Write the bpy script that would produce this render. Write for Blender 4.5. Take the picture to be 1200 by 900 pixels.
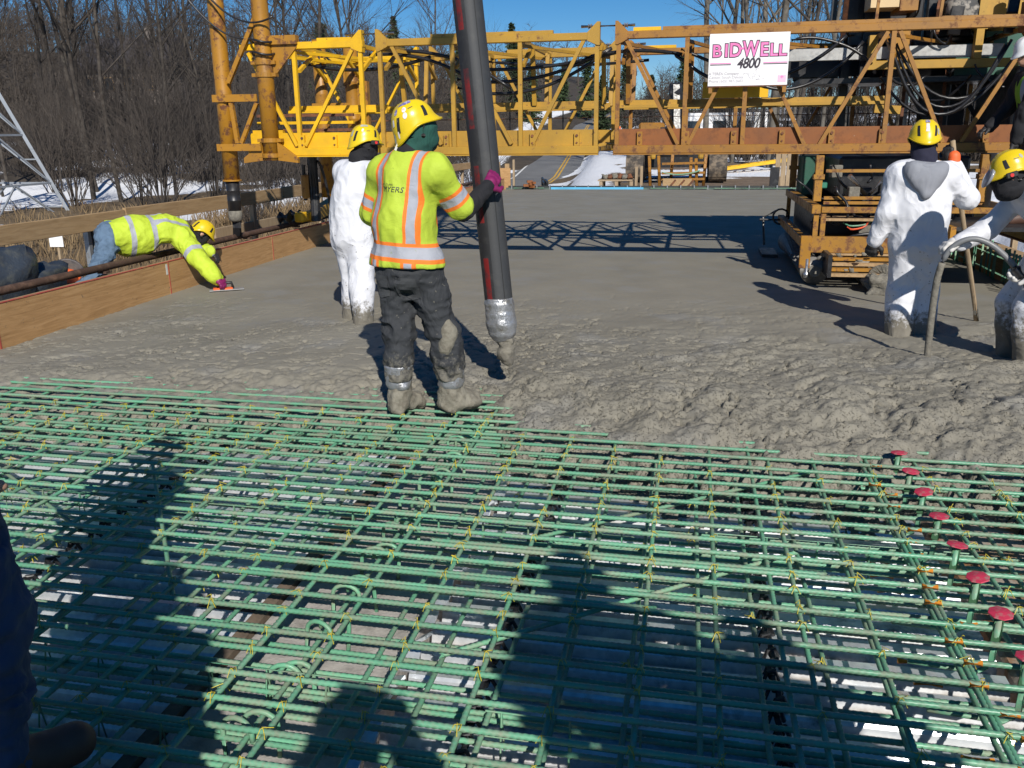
import bpy, bmesh, math, random
import numpy as np
from mathutils import Vector, Matrix
from mathutils.bvhtree import BVHTree
random.seed(7); RNG = np.random.default_rng(11)
S = bpy.context.scene
for o in list(bpy.data.objects): bpy.data.objects.remove(o)
COL = S.collection
PI = math.pi

# ------------------------------------------------------------------ camera
cam_d = bpy.data.cameras.new('camera'); cam = bpy.data.objects.new('camera', cam_d); COL.objects.link(cam)
cam_d.sensor_width = 36.0; cam_d.lens = 30.9; cam_d.clip_start = 0.02; cam_d.clip_end = 3000
_R = np.array([[0.98040618, 0.04388932, -0.19203504], [0.19669874, -0.27080385, 0.94232419], [-0.01064585, -0.96163351, -0.27413074]])
m = Matrix.Identity(4)
for i in range(3):
    m[i][0] = _R[i][0]; m[i][1] = -_R[i][1]; m[i][2] = -_R[i][2]
m[0][3], m[1][3], m[2][3] = 0.0, 0.0, 1.65
cam.matrix_world = m
S.camera = cam

# ------------------------------------------------------------------ light
SUN = Vector((0.60, -1.40, 1.0)).normalized()          # towards the sun
el = math.asin(SUN.z); az = math.atan2(SUN.x, SUN.y)
w = bpy.data.worlds.new('World'); S.world = w; w.use_nodes = True
nt = w.node_tree; nt.nodes.clear()
sky = nt.nodes.new('ShaderNodeTexSky'); sky.sky_type = 'NISHITA'; sky.sun_disc = False
sky.sun_elevation = el; sky.sun_rotation = az; sky.air_density = 1.0; sky.dust_density = 0.0; sky.ozone_density = 6.0; sky.altitude = 1500
bg = nt.nodes.new('ShaderNodeBackground'); bg.inputs[1].default_value = 0.073
wo = nt.nodes.new('ShaderNodeOutputWorld')
hsv = nt.nodes.new('ShaderNodeHueSaturation'); hsv.inputs['Saturation'].default_value = 1.25; nt.links.new(sky.outputs[0], hsv.inputs['Color']); nt.links.new(hsv.outputs[0], bg.inputs[0]); nt.links.new(bg.outputs[0], wo.inputs[0])
sl = bpy.data.lights.new('sun', 'SUN'); sl.energy = 4.9; sl.angle = math.radians(0.53); sl.color = (1.0, 0.95, 0.87)
so = bpy.data.objects.new('sun', sl); COL.objects.link(so)
so.rotation_euler = SUN.to_track_quat('Z', 'Y').to_euler(); so.location = SUN*60
vs = S.view_settings; vs.view_transform = 'Standard'; vs.look = 'None'; vs.exposure = 0.12; vs.gamma = 1.0
try: vs.use_curve_mapping = False
except Exception: pass

# ------------------------------------------------------------------ helpers
WL = {}
def V(*a): return Vector(a)
def wl(p):
    while p is not None:
        if p.name in WL: return WL[p.name]
        p = p.parent
    return Vector((0, 0, 0))
def tag(o, label=None, cat=None, group=None, kind=None):
    if label: o['label'] = label
    if cat: o['category'] = cat
    if group: o['group'] = group
    if kind: o['kind'] = kind
    return o
def thing(name, label, cat, loc=(0, 0, 0), group=None):
    o = bpy.data.objects.new(name, None); COL.objects.link(o); o.location = loc; o.empty_display_size = 0.1
    WL[o.name] = Vector(loc)
    return tag(o, label, cat, group)
def link(name, me, mat, parent=None):
    o = bpy.data.objects.new(name, me); COL.objects.link(o)
    if mat is not None and len(me.materials) == 0: me.materials.append(mat)
    if parent is not None: o.parent = parent
    return o
def copy_tree(o, parent=None):
    c = o.copy(); COL.objects.link(c); c.parent = parent
    for ch in list(o.children): copy_tree(ch, c)
    return c
def shade(me, angle=None):
    me.polygons.foreach_set('use_smooth', [True]*len(me.polygons))
def frame(d, up=None):
    d = Vector(d).normalized()
    up = Vector(up) if up is not None else Vector((0, 0, 1))
    if abs(d.dot(up.normalized())) > 0.98: up = Vector((0, 1, 0)) if abs(d.y) < .9 else Vector((1, 0, 0))
    x = d.cross(up).normalized(); y = x.cross(d).normalized()
    return x, y, d
class MB:
    def __init__(s): s.v = []; s.f = []
    def add(s, vs, fs):
        n = len(s.v); s.v += [tuple(q) for q in vs]; s.f += [tuple(i+n for i in f) for f in fs]; return s
    def box(s, c, d, rz=0.0, M=None):
        c = Vector(c); hx, hy, hz = d[0]/2, d[1]/2, d[2]/2
        R = M if M is not None else Matrix.Rotation(rz, 3, 'Z')
        vs = [c+R@Vector((x, y, z)) for z in (-hz, hz) for y in (-hy, hy) for x in (-hx, hx)]
        return s.add(vs, [(0, 2, 3, 1), (4, 5, 7, 6), (0, 1, 5, 4), (2, 6, 7, 3), (0, 4, 6, 2), (1, 3, 7, 5)])
    def bbox(s, a, b):
        return s.box([(a[i]+b[i])/2 for i in range(3)], [abs(b[i]-a[i]) for i in range(3)])
    def beam(s, a, b, w, h, up=None):
        a, b = Vector(a), Vector(b); x, y, d = frame(b-a, up)
        vs = [p+x*sx*w/2+y*sy*h/2 for p in (a, b) for sx, sy in ((-1, -1), (1, -1), (1, 1), (-1, 1))]
        return s.add(vs, [(0, 1, 2, 3)[::-1], (4, 5, 6, 7), (0, 1, 5, 4), (1, 2, 6, 5), (2, 3, 7, 6), (3, 0, 4, 7)])
    def angle(s, a, b, w, t=0.006, up=None):   # L profile
        a, b = Vector(a), Vector(b); x, y, d = frame(b-a, up)
        s.beam(a+y*(w/2-t/2), b+y*(w/2-t/2), w, t, up); s.beam(a+x*(-w/2+t/2)-y*t/2, b+x*(-w/2+t/2)-y*t/2, t, w-t, up); return s
    def tube(s, pts, r, n=10, caps=True):
        pts = [Vector(p) for p in pts]; rs = r if isinstance(r, (list, tuple)) else [r]*len(pts)
        base = len(s.v); ref = None; vs = []; fs = []
        for i, p in enumerate(pts):
            d = (pts[min(i+1, len(pts)-1)]-pts[max(i-1, 0)])
            if d.length < 1e-9: d = Vector((0, 0, 1))
            d.normalize()
            if ref is None:
                x, y, _ = frame(d)
            else:
                x = (ref-d*ref.dot(d)).normalized(); y = d.cross(x)
            ref = x
            for k in range(n):
                a = 2*PI*k/n; vs.append(p+(x*math.cos(a)+y*math.sin(a))*rs[i])
        for i in range(len(pts)-1):
            for k in range(n):
                k2 = (k+1) % n; fs.append((i*n+k, i*n+k2, (i+1)*n+k2, (i+1)*n+k))
        if caps:
            fs.append(tuple(range(n))[::-1]); fs.append(tuple((len(pts)-1)*n+k for k in range(n)))
        return s.add(vs, fs)
    def cyl(s, a, b, r, n=14): return s.tube([a, b], r, n)
    def lathe(s, c, prof, n=20, M=None):
        c = Vector(c); vs = []; fs = []
        for (r, z) in prof:
            for k in range(n):
                a = 2*PI*k/n; q = Vector((r*math.cos(a), r*math.sin(a), z)); vs.append(c+(M@q if M is not None else q))
        for i in range(len(prof)-1):
            for k in range(n):
                k2 = (k+1) % n; fs.append((i*n+k, i*n+k2, (i+1)*n+k2, (i+1)*n+k))
        fs.append(tuple(range(n))[::-1]); fs.append(tuple((len(prof)-1)*n+k for k in range(n)))
        return s.add(vs, fs)
    def prism(s, poly, a, b):   # poly: list of 3D points, extruded by vector b-a
        e = Vector(b)-Vector(a); n = len(poly); vs = [Vector(p) for p in poly]+[Vector(p)+e for p in poly]
        return s.add(vs, [tuple(range(n))[::-1], tuple(range(n, 2*n))]+[(i, (i+1) % n, n+(i+1) % n, n+i) for i in range(n)])
    def mesh(s, name, off=(0, 0, 0)):
        me = bpy.data.meshes.new(name); o = Vector(off)
        me.from_pydata([(x-o.x, y-o.y, z-o.z) for x, y, z in s.v], [], s.f); me.update(); return me
    def build(s, name, mat, parent=None, smooth=False, bevel=0.0):
        me = s.mesh(name, wl(parent))
        bm = bmesh.new(); bm.from_mesh(me)
        bmesh.ops.recalc_face_normals(bm, faces=bm.faces)
        if bevel > 0: bmesh.ops.bevel(bm, geom=[e for e in bm.edges if e.calc_face_angle(0) > .5], offset=bevel, segments=1, affect='EDGES')
        bm.to_mesh(me); bm.free()
        if smooth: shade(me)
        return link(name, me, mat, parent)
def beam_obj(name, a, b, w, h, mat, parent, up=None): return MB().beam(a, b, w, h, up).build(name, mat, parent)
def np_mesh(name, verts, faces, attrs=None):
    me = bpy.data.meshes.new(name); verts = np.asarray(verts, np.float32); faces = np.asarray(faces, np.int32)
    nf, k = faces.shape
    me.vertices.add(len(verts)); me.vertices.foreach_set('co', verts.ravel())
    me.loops.add(nf*k); me.loops.foreach_set('vertex_index', faces.ravel())
    me.polygons.add(nf); me.polygons.foreach_set('loop_start', np.arange(0, nf*k, k, dtype=np.int32)); me.polygons.foreach_set('loop_total', np.full(nf, k, np.int32))
    me.update(calc_edges=True); me.validate()
    for nm, a in (attrs or {}).items():
        at = me.attributes.new(nm, 'FLOAT', 'POINT'); at.data.foreach_set('value', np.asarray(a, np.float32))
    return me
def sag(a, b, drop, n=14, wob=0.0):
    a, b = Vector(a), Vector(b); out = []
    for i in range(n+1):
        t = i/n; p = a.lerp(b, t); p.z -= drop*4*t*(1-t)
        if wob: p.x += wob*math.sin(9*t+a.x); p.y += wob*math.cos(7*t+a.z)
        out.append(p)
    return out

# vectorised value noise
def _h(i, j, k):
    n = (i*374761393+j*668265263+k*2147483647 % 4294967291) & 0xffffffff
    n = (n ^ (n >> 13))*1274126177 & 0xffffffff
    n = (n ^ (n >> 16)) & 0xffffffff
    return n.astype(np.float64)/4294967295.0*2-1
def vnoise(P):
    P = np.asarray(P, np.float64); I = np.floor(P).astype(np.int64); f = P-I; u = f*f*f*(f*(f*6-15)+10)
    r = 0
    for dx in (0, 1):
        wx = u[..., 0] if dx else 1-u[..., 0]
        for dy in (0, 1):
            wy = u[..., 1] if dy else 1-u[..., 1]
            for dz in (0, 1):
                wz = u[..., 2] if dz else 1-u[..., 2]
                r = r+wx*wy*wz*_h(I[..., 0]+dx, I[..., 1]+dy, (I[..., 2]+dz)*7919)
    return r
def fbm(P, o=4, g=0.5):
    P = np.asarray(P, np.float64); a = 1; r = 0
    for i in range(o): r = r+a*vnoise(P+i*17.3); P = P*2.03; a *= g
    return r

# ------------------------------------------------------------------ materials
class NT:
    def __init__(s, name):
        s.m = bpy.data.materials.new(name); s.m.use_nodes = True; s.t = s.m.node_tree; s.b = s.t.nodes['Principled BSDF']; s.tc = None
    def n(s, ty, **k):
        nd = s.t.nodes.new(ty)
        for a, b in k.items(): setattr(nd, a, b)
        return nd
    def l(s, a, b): s.t.links.new(a, b)
    def coord(s, kind='Object'):
        if s.tc is None: s.tc = s.n('ShaderNodeTexCoord')
        return s.tc.outputs[kind]
    def noise(s, scale, detail=5, rough=.6, vec=None, dist=0.0):
        nd = s.n('ShaderNodeTexNoise'); nd.inputs['Scale'].default_value = scale; nd.inputs['Detail'].default_value = detail; nd.inputs['Roughness'].default_value = rough; nd.inputs['Distortion'].default_value = dist
        s.l(vec if vec is not None else s.coord(), nd.inputs['Vector']); return nd.outputs['Fac']
    def ramp(s, fac, stops, interp='LINEAR'):
        r = s.n('ShaderNodeValToRGB'); r.color_ramp.interpolation = interp; e = r.color_ramp.elements
        while len(e) < len(stops): e.new(0.5)
        for i, (p, c) in enumerate(stops): e[i].position = p; e[i].color = (*c, 1) if len(c) == 3 else c
        s.l(fac, r.inputs[0]); return r.outputs[0]
    def mix(s, f, a, b, mode='MIX'):
        nd = s.n('ShaderNodeMix', data_type='RGBA', blend_type=mode)
        for q, i in ((f, 0), (a, 6), (b, 7)):
            if hasattr(q, 'is_output'): s.l(q, nd.inputs[i])
            else: nd.inputs[i].default_value = q if i == 0 else (*q, 1)
        return nd.outputs[2]
    def math(s, op, a, b=0.0, c=0.0):
        nd = s.n('ShaderNodeMath', operation=op)
        for i, q in enumerate((a, b, c)):
            if hasattr(q, 'is_output'): s.l(q, nd.inputs[i])
            else: nd.inputs[i].default_value = q
        return nd.outputs[0]
    def attr(s, nm): return s.n('ShaderNodeAttribute', attribute_name=nm).outputs['Fac']
    def bump(s, h, strength, dist, prev=None):
        b = s.n('ShaderNodeBump'); b.inputs['Distance'].default_value = dist
        if hasattr(strength, 'is_output'): s.l(strength, b.inputs['Strength'])
        else: b.inputs['Strength'].default_value = strength
        s.l(h, b.inputs['Height'])
        if prev is not None: s.l(prev, b.inputs['Normal'])
        return b.outputs[0]
    def set(s, color=None, rough=None, metal=None, normal=None):
        for q, k in ((color, 'Base Color'), (rough, 'Roughness'), (metal, 'Metallic'), (normal, 'Normal')):
            if q is None: continue
            i = s.b.inputs[k]
            if hasattr(q, 'is_output'): s.l(q, i)
            else: i.default_value = (*q, 1) if k == 'Base Color' else q
        return s
def pm(name, c1, c2=None, scale=8, thr=(.4, .6), rough=.6, metal=0.0, bump=0.0, bscale=80, bdist=.004, var=.12, spec=.5, rand=0.0):
    q = NT(name); q.b.inputs['Specular IOR Level'].default_value = spec
    n0 = q.noise(scale*.37, 4)
    dark = tuple(x*(1-var) for x in c1); lite = tuple(min(1, x*(1+var)) for x in c1)
    col = q.ramp(n0, [(.3, dark), (.7, lite)])
    if c2 is not None:
        n1 = q.noise(scale, 8, .65); f = q.ramp(n1, [(thr[0], (0, 0, 0)), (thr[1], (1, 1, 1))]); col = q.mix(f, col, c2)
    if rand:
        oi = q.n('ShaderNodeObjectInfo'); f = q.math('MULTIPLY_ADD', oi.outputs['Random'], 2*rand, 1-rand); hs = q.n('ShaderNodeHueSaturation'); q.l(col, hs.inputs['Color']); q.l(f, hs.inputs['Value']); col = hs.outputs[0]
    rn = q.ramp(q.noise(scale*2.3, 4), [(.3, (max(0, rough-.1),)*3), (.7, (min(1, rough+.1),)*3)])
    q.set(color=col, rough=rn, metal=metal)
    if bump: q.set(normal=q.bump(q.noise(bscale, 5), bump, bdist))
    return q.m
# ------------------------------------------------------------------ terrain
def sstep(a, b, x):
    t = np.clip((x-a)/(b-a), 0, 1); return t*t*(3-2*t)
def road_x(y):
    y = np.asarray(y, float)
    return np.interp(y, [20, 35, 48, 82, 120, 160, 200, 260, 340], [-6.0, -7.25, -8.4, -11.3, -14.2, -14.6, -13, 0, 40])
def terrain(x, y):
    x = np.asarray(x, float); y = np.asarray(y, float)
    left = sstep(-6.5, -11, x)
    padf = sstep(1.7, 3.0, x-road_x(y))*sstep(120, 90, y)
    z = -1.1+1.0*padf
    river = sstep(25.8, 24.5, y)*sstep(-40, -20, y)*(1-left)*sstep(9, 5, x)
    z = z-3.2*river
    zl = -1.35+0.030*np.clip(-x-24, 0, 60)+.055*np.clip(y-38, 0, 60)*sstep(-8, -30, x)
    z = z*(1-left)+zl*left
    z = z+.046*np.clip(y-60, 0, 170)*sstep(-60, -20, x)
    hill = np.clip(-x-34, 0, 90)*.10+np.clip(y-62, 0, 200)*.05*sstep(-10, -40, x)
    z = z+hill
    z = z+np.clip(x-14, 0, 120)*.03*sstep(20, 60, y)
    n = fbm(np.stack([x*.13, y*.13, 0*x], -1), 4)
    rd = np.abs(x-road_x(y)+1.1); off = sstep(3.2, 7, rd)+sstep(28, 20, y)
    z = z+n*.16*np.clip(off, 0, 1)
    return z
def axis(a, b, near, far, c):
    out = [c]; s = near; p = c
    while p < b: s = min(far, s*1.05); p += s; out.append(p)
    p = c; s = near; o2 = []
    while p > a: s = min(far, s*1.05); p -= s; o2.append(p)
    return np.array(o2[::-1]+out)
gx_ = axis(-420, 420, .45, 18, -8.0); gy_ = axis(-60, 900, .45, 22, 26.0)
GX, GY = np.meshgrid(gx_, gy_)
GZ = terrain(GX, GY)
nx, ny = len(gx_), len(gy_)
idx = np.arange(nx*ny).reshape(ny, nx)
faces = np.stack([idx[:-1, :-1], idx[:-1, 1:], idx[1:, 1:], idx[1:, :-1]], -1).reshape(-1, 4)
n1 = fbm(np.stack([GX*.22, GY*.16, 0*GX+3], -1), 5)
n2 = fbm(np.stack([GX*.9, GY*.7, 0*GX+9], -1), 4)
snow = sstep(-.05, .3, n1*.8+n2*.35+.32*sstep(30, 55, GY)*sstep(-40, -14, GX)-.05)
snow = np.where(GX < -9, sstep(-.1, .35, n1+n2*.55+.25*sstep(-19, -26, GX)-.30*sstep(-22, -12, GX)), snow)
snow = np.where((GX > -1.5) & (GX < 6) & (GY > 26) & (GY < 75), sstep(.0, .35, n1*.9+n2*.5-.12+.55*sstep(44, 60, GY)), snow)
snow = np.where(GX < -9, snow*sstep(2.0, .7, GZ), snow*(1-.55*sstep(2.5, 4, GZ)))
mud = ((GX > -1.8) & (GX < 9) & (GY < 60)).astype(float)
rd = np.abs(GX-road_x(GY)+1.1)
snow = np.clip(np.maximum(snow, sstep(1.6, .4, np.abs(rd-4.3))*(GY > 30)*.9), 0, 1)
me = np_mesh('ground', np.stack([GX, GY, GZ], -1).reshape(-1, 3), faces, {'snow': snow.ravel(), 'mud': mud.ravel(), 'litter': np.clip(sstep(50, 75, GY)+sstep(-26, -34, GX), 0, 1).ravel()})
q = NT('ground_mat')
grass = q.ramp(q.noise(3.0, 8, .7), [(.3, (.085, .058, .032)), (.55, (.16, .115, .065)), (.75, (.24, .18, .105))])
mudc = q.ramp(q.noise(1.7, 8, .7), [(.3, (.11, .075, .048)), (.7, (.23, .17, .12))])
base = q.mix(q.attr('litter'), q.mix(q.attr('mud'), grass, mudc), q.ramp(q.noise(.9, 8, .7), [(.35, (.030, .023, .016)), (.65, (.075, .058, .040))]))
sf = q.math('ADD', q.attr('snow'), q.math('MULTIPLY', q.math('SUBTRACT', q.noise(5.5, 8, .7), .5), 1.3))
sf = q.ramp(sf, [(.42, (0, 0, 0)), (.55, (1, 1, 1))])
q.set(color=q.mix(sf, base, (.80, .82, .86)), rough=.85, normal=q.bump(q.noise(4, 9, .7), .6, .12))
shade(me)
ground = link('ground', me, q.m); tag(ground, kind='structure')

# road beyond the bridge
q = NT('asphalt')
wear = q.ramp(q.noise(.6, 6, .6), [(.3, (.15, .15, .15)), (.7, (.22, .22, .215))])
q.set(color=q.mix(q.ramp(q.noise(160, 3), [(.45, (0, 0, 0)), (.7, (1, 1, 1))]), wear, (.11, .11, .11)), rough=.8, normal=q.bump(q.noise(120, 3), .3, .01))
M_ASPH = q.m
M_WLINE = pm('road_paint_white', (.75, .75, .72), (.2, .2, .2), 6, (.62, .7), .7)
M_YLINE = pm('road_paint_yellow', (.62, .36, .04), (.2, .19, .17), 6, (.62, .7), .7)
def strip(name, off0, off1, y0, y1, dz, mat, parent=None, step=1.0):
    ys = np.arange(y0, y1+step, step); vs = []; fs = []
    for y in ys:
        xc = float(road_x(y)); z = float(terrain(np.array([xc-1.0]), np.array([y]))[0])
        vs += [(xc+off0, y, z+dz), (xc+off1, y, z+dz)]
    for i in range(len(ys)-1): fs.append((2*i, 2*i+1, 2*i+3, 2*i+2))
    me = bpy.data.meshes.new(name); me.from_pydata(vs, [], fs); me.update()
    return link(name, me, mat, parent)
road = strip('road', -4.0, 1.7, 27.0, 330, .10, M_ASPH); tag(road, kind='structure')
strip('edge_line', -2.55, -2.42, 27.3, 320, .104, M_WLINE, road)
strip('centre_line', .18, .30, 27.3, 320, .104, M_YLINE, road)
strip('centre_line', .42, .54, 27.3, 320, .104, M_YLINE, road)

# ------------------------------------------------------------------ bridge deck
M_GIRD = pm('girder_concrete', (.42, .39, .36), (.26, .24, .22), 9, (.45, .65), .85, bump=.5, bscale=60, bdist=.006)
q = NT('galvanised')
sp = q.n('ShaderNodeTexVoronoi'); sp.inputs['Scale'].default_value = 38; q.l(q.coord(), sp.inputs['Vector'])
spc = q.ramp(sp.outputs['Distance'], [(.1, (.60, .63, .67)), (.8, (.74, .77, .80))])
dirt = q.ramp(q.noise(5, 8, .7), [(.55, (0, 0, 0)), (.70, (.9,)*3)])
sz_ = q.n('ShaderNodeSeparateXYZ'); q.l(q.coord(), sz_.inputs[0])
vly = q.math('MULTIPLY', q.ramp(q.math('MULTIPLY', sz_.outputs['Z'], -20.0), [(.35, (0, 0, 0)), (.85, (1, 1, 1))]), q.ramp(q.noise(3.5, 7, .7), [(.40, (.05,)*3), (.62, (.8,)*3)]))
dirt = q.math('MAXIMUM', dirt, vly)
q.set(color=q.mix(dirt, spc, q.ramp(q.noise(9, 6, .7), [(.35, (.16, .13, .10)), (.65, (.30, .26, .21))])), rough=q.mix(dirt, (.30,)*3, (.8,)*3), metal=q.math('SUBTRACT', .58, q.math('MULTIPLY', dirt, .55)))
M_GALV = q.m
M_RUST = pm('rusty_steel', (.20, .075, .03), (.09, .04, .025), 14, (.4, .6), .85, bump=.4, bscale=90)
M_BLACKPL = pm('black_plastic', (.02, .02, .022), None, 8, rough=.45)
M_EPOXY = None
q = NT('epoxy_green')
gcol = q.ramp(q.noise(2.2, 4), [(.3, (.100, .305, .182)), (.7, (.145, .375, .235))])
ge = q.n('ShaderNodeNewGeometry'); gpos = ge.outputs['Position']
dust = q.ramp(q.noise(7, 9, .78, vec=gpos), [(.44, (0, 0, 0)), (.60, (.9,)*3)])
gcol = q.mix(dust, gcol, (.225, .255, .180))
rusty = q.ramp(q.noise(9, 6, .7, vec=gpos), [(.70, (0, 0, 0)), (.76, (.85, .85, .85))])
gcol = q.mix(rusty, gcol, (.28, .19, .10))
oi = q.n('ShaderNodeObjectInfo'); hs = q.n('ShaderNodeHueSaturation'); q.l(gcol, hs.inputs['Color']); q.l(q.math('MULTIPLY_ADD', oi.outputs['Random'], .3, .85), hs.inputs['Value'])
q.set(color=hs.outputs[0], rough=q.mix(dust, (.38,)*3, (.75,)*3)); M_EPOXY = q.m
M_TIE = pm('yellow_tie', (.52, .43, .04), None, 20, rough=.5)
M_ORANGE = pm('orange_paint', (.75, .27, .02), None, 20, rough=.6)
M_REDCAP = pm('red_plastic', (.48, .030, .070), (.30, .20, .17), 30, (.52, .68), .6)

# girder top under the mat, with projecting hooked stirrups
gird = thing('concrete_girder', 'pale concrete girder top under the green rebar mat with hooked stirrups', 'girder', (-1.28, 3, -1.2))
MB().bbox((-1.60, -2.0, -1.2), (-0.97, 26.2, -0.205)).build('girder_body', M_GIRD, gird, bevel=.015)
MB().bbox((-1.66, -2.0, -.245), (-1.604, 26, -.195)).build('haunch_board', pm('haunch_wood', (.19, .14, .10), (.12, .09, .065), 12, rough=.8), gird)
def hook_mesh():
    pts = [V(0, 0, -.02), V(0, 0, .10)]
    for i in range(9):
        a = PI*i/8; pts.append(V(.055-.055*math.cos(a), 0, .115+.045*math.sin(a)))
    pts.append(V(.11, 0, .09))
    return MB().tube(pts, .0085, 8).mesh('stirrup_hook')
hm = hook_mesh(); shade(hm); hm.materials.append(M_EPOXY)
yy = .9; i = 0
while yy < 5.6:
    for x0, fl in ((-1.33, 0), (-1.18, 1)):
        h_ = link('stirrup_hook', hm, None, gird); h_.location = Vector((x0, yy+(.05 if fl else 0)+random.uniform(-.02, .02), -.205))-WL[gird.name]; h_.rotation_euler = (random.uniform(-.1, .1), random.uniform(-.1, .1), random.uniform(-.3, .3)+(PI if fl else 0))
    yy += .29; i += 1
# crumpled closure clips along the girder edge
cl = MB()
for k in range(34):
    y = 1.0+k*.14; cl.box((-.945+random.uniform(-.012, .012), y, -.19+random.uniform(-.01, .01)), (.06, .10, .012), M=Matrix.Rotation(random.uniform(-.6, .6), 3, 'X')@Matrix.Rotation(random.uniform(-.7, .1), 3, 'Y'))
tag(cl.build('closure_clip', M_GALV, gird), kind='stuff')
for xg, nm in ((.98, 'galvanised closure'), (-4.0, 'x')):
    pass
gird2 = thing('concrete_girder', 'concrete girder top with rusty edge under the row of red caps', 'girder', (1.35, 3, -1.2))
MB().bbox((1.18, -2.0, -1.2), (1.80, 26.2, -0.205)).build('girder_body', pm('girder_rusty', (.34, .29, .24), (.25, .12, .05), 5, (.45, .6), .85, bump=.5, bscale=60), gird2, bevel=.015)
gird3 = thing('concrete_girder', 'concrete girder top showing between bars at the left edge of the mat', 'girder', (-4.2, 3, -1.2))
MB().bbox((-4.6, -2.0, -1.2), (-3.95, 26.2, -0.205)).build('girder_body', M_GIRD, gird3, bevel=.015)

# corrugated stay-in-place form pans, each sheet one pan
def pan_mesh(w, ln, pitch=.152, dep=.045):
    # profile along Y, extruded along X
    prof = []; y = 0
    while y < ln-1e-4:
        prof += [(y, 0), (y+pitch*.36, 0), (y+pitch*.42, -dep*.25), (y+pitch*.5, -dep), (y+pitch*.86, -dep), (y+pitch*.94, -dep*.25)]
        y += pitch
    prof.append((y, 0))
    vs = []; fs = []; nxp = 5
    for i in range(nxp+1):
        for (y, z) in prof: vs.append((w*i/nxp, y, z+.0025*math.sin(i*1.7+y*3)))
    n = len(prof)
    for i in range(nxp):
        for j in range(n-1): fs.append((i*n+j, (i+1)*n+j, (i+1)*n+j+1, i*n+j+1))
    me = bpy.data.meshes.new('form_pan'); me.from_pydata(vs, [], fs); me.update(); me.materials.append(M_GALV); return me
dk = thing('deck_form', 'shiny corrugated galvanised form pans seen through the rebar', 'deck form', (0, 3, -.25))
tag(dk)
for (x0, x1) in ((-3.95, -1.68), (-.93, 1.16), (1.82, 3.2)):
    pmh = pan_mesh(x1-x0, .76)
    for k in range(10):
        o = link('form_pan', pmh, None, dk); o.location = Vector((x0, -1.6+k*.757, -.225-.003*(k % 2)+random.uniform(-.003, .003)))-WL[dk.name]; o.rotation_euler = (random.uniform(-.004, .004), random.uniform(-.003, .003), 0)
# plain soffit under the poured part so nothing is open below
# black chair strips running along the deck between pans
def chain(name, x, seed, mat, par):
    r = random.Random(seed); b = MB(); y = .9
    while y < 5.3:
        z = -.165+r.uniform(-.008, .008); dx = r.uniform(-.012, .012)
        b.tube([V(x+dx-.03, y, -.215), V(x+dx-.012, y+.015, z), V(x+dx+.012, y+.03, z), V(x+dx+.03, y+.045, -.215)], .008, 6)
        b.tube([V(x+dx, y, z-.01), V(x+dx+r.uniform(-.01, .01), y+.08, z-.012)], .011, 6)
        y += .075
    return tag(b.build(name, mat, par), kind='stuff')
chain('bar_support_strip', -.63, 1, M_BLACKPL, dk); chain('bar_support_strip', .345, 2, M_BLACKPL, dk); chain('bar_support_strip', 1.62, 3, M_BLACKPL, dk); chain('bar_support_strip', -2.75, 4, M_BLACKPL, dk)

# ------------------------------------------------------------------ rebar mat
def edge_y(x):
    e = np.interp(x, [-5.6, -5.0, -4.3, -3.4, -2.4, -1.75, -1.25, -1.16, -1.1, -.9, -.5, 0, .6, 1.1, 1.7, 2.4, 3.4], [4.95, 4.86, 4.86, 5.02, 5.02, 5.12, 5.28, 5.22, 5.02, 4.86, 4.74, 4.66, 4.62, 4.70, 4.64, 4.64, 4.7])
    return e+.06*fbm(np.stack([x*2.3, 0*x, 0*x], -1), 3)
def rib_mesh(ln, r, pitch=.021, n=10):
    k = int(ln/(pitch/2)); t = np.arange(k+1); y = t*(pitch/2)
    rad = r*np.where(t % 2 == 0, 1.17, .88)
    a = np.arange(n)*2*PI/n
    sl = np.abs(((a/PI) % 1)-.5)*2*pitch*1.1                # slanted ribs
    X = rad[:, None]*np.cos(a)[None]; Z = rad[:, None]*np.sin(a)[None]; Yv = y[:, None]+sl[None]
    vs = np.stack([X, Yv-ln/2, Z], -1).reshape(-1, 3)
    i = np.arange(k)[:, None]*n; j = np.arange(n)[None]; j2 = (j+1) % n
    f = np.stack([i+j, i+j2, i+n+j2, i+n+j], -1).reshape(-1, 4)
    me = np_mesh('rebar', vs, f); me.materials.append(M_EPOXY); return me
mat_root = thing('rebar_mat', 'green epoxy coated reinforcing bars tied into a double mat', 'rebar', (0, 2.5, 0))
RT = rib_mesh(7.6, .0092); RB = rib_mesh(7.6, .0085); RL = rib_mesh(6.9, .0088); RS = rib_mesh(1.6, .0088)
def bar(me, x, y, z, rz=0.0, tilt=0.0):
    o = link('bar', me, None, mat_root); o.location = Vector((x, y, z))-WL[mat_root.name]; o.rotation_euler = (tilt, 0, rz); return o
rr = random.Random(5); top_y = []; y = -1.05
while y < 5.75:
    yy = y+rr.uniform(-.010, .010); top_y.append(yy); bar(RT, -.95+rr.uniform(-.05, .05), yy, -.010+rr.uniform(-.002, .002), -PI/2-.012+rr.uniform(-.004, .004), rr.uniform(-.0008, .0008))
    if rr.random() < .13: bar(RS, rr.uniform(-3, 1.5), yy+.021, -.010, -PI/2-.012+rr.uniform(-.004, .004))
    y += .1265
y = -1.0
while y < 5.7:
    bar(RB, -.95, y+rr.uniform(-.012, .012), -.118, -PI/2-.012+rr.uniform(-.005, .005))
    if rr.random() < .3: bar(RS if rr.random() < .5 else RB, rr.uniform(-2, .5), y+.022, -.118, -PI/2-.012+rr.uniform(-.004, .004))
    y += .1225
top_x = []; x = -4.55
while x < 2.7:
    xx = x+rr.uniform(-.02, .02); top_x.append(xx); bar(RL, xx, 2.45, -.029+rr.uniform(-.002, .002), rr.uniform(-.006, .006))
    x += .262
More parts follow.
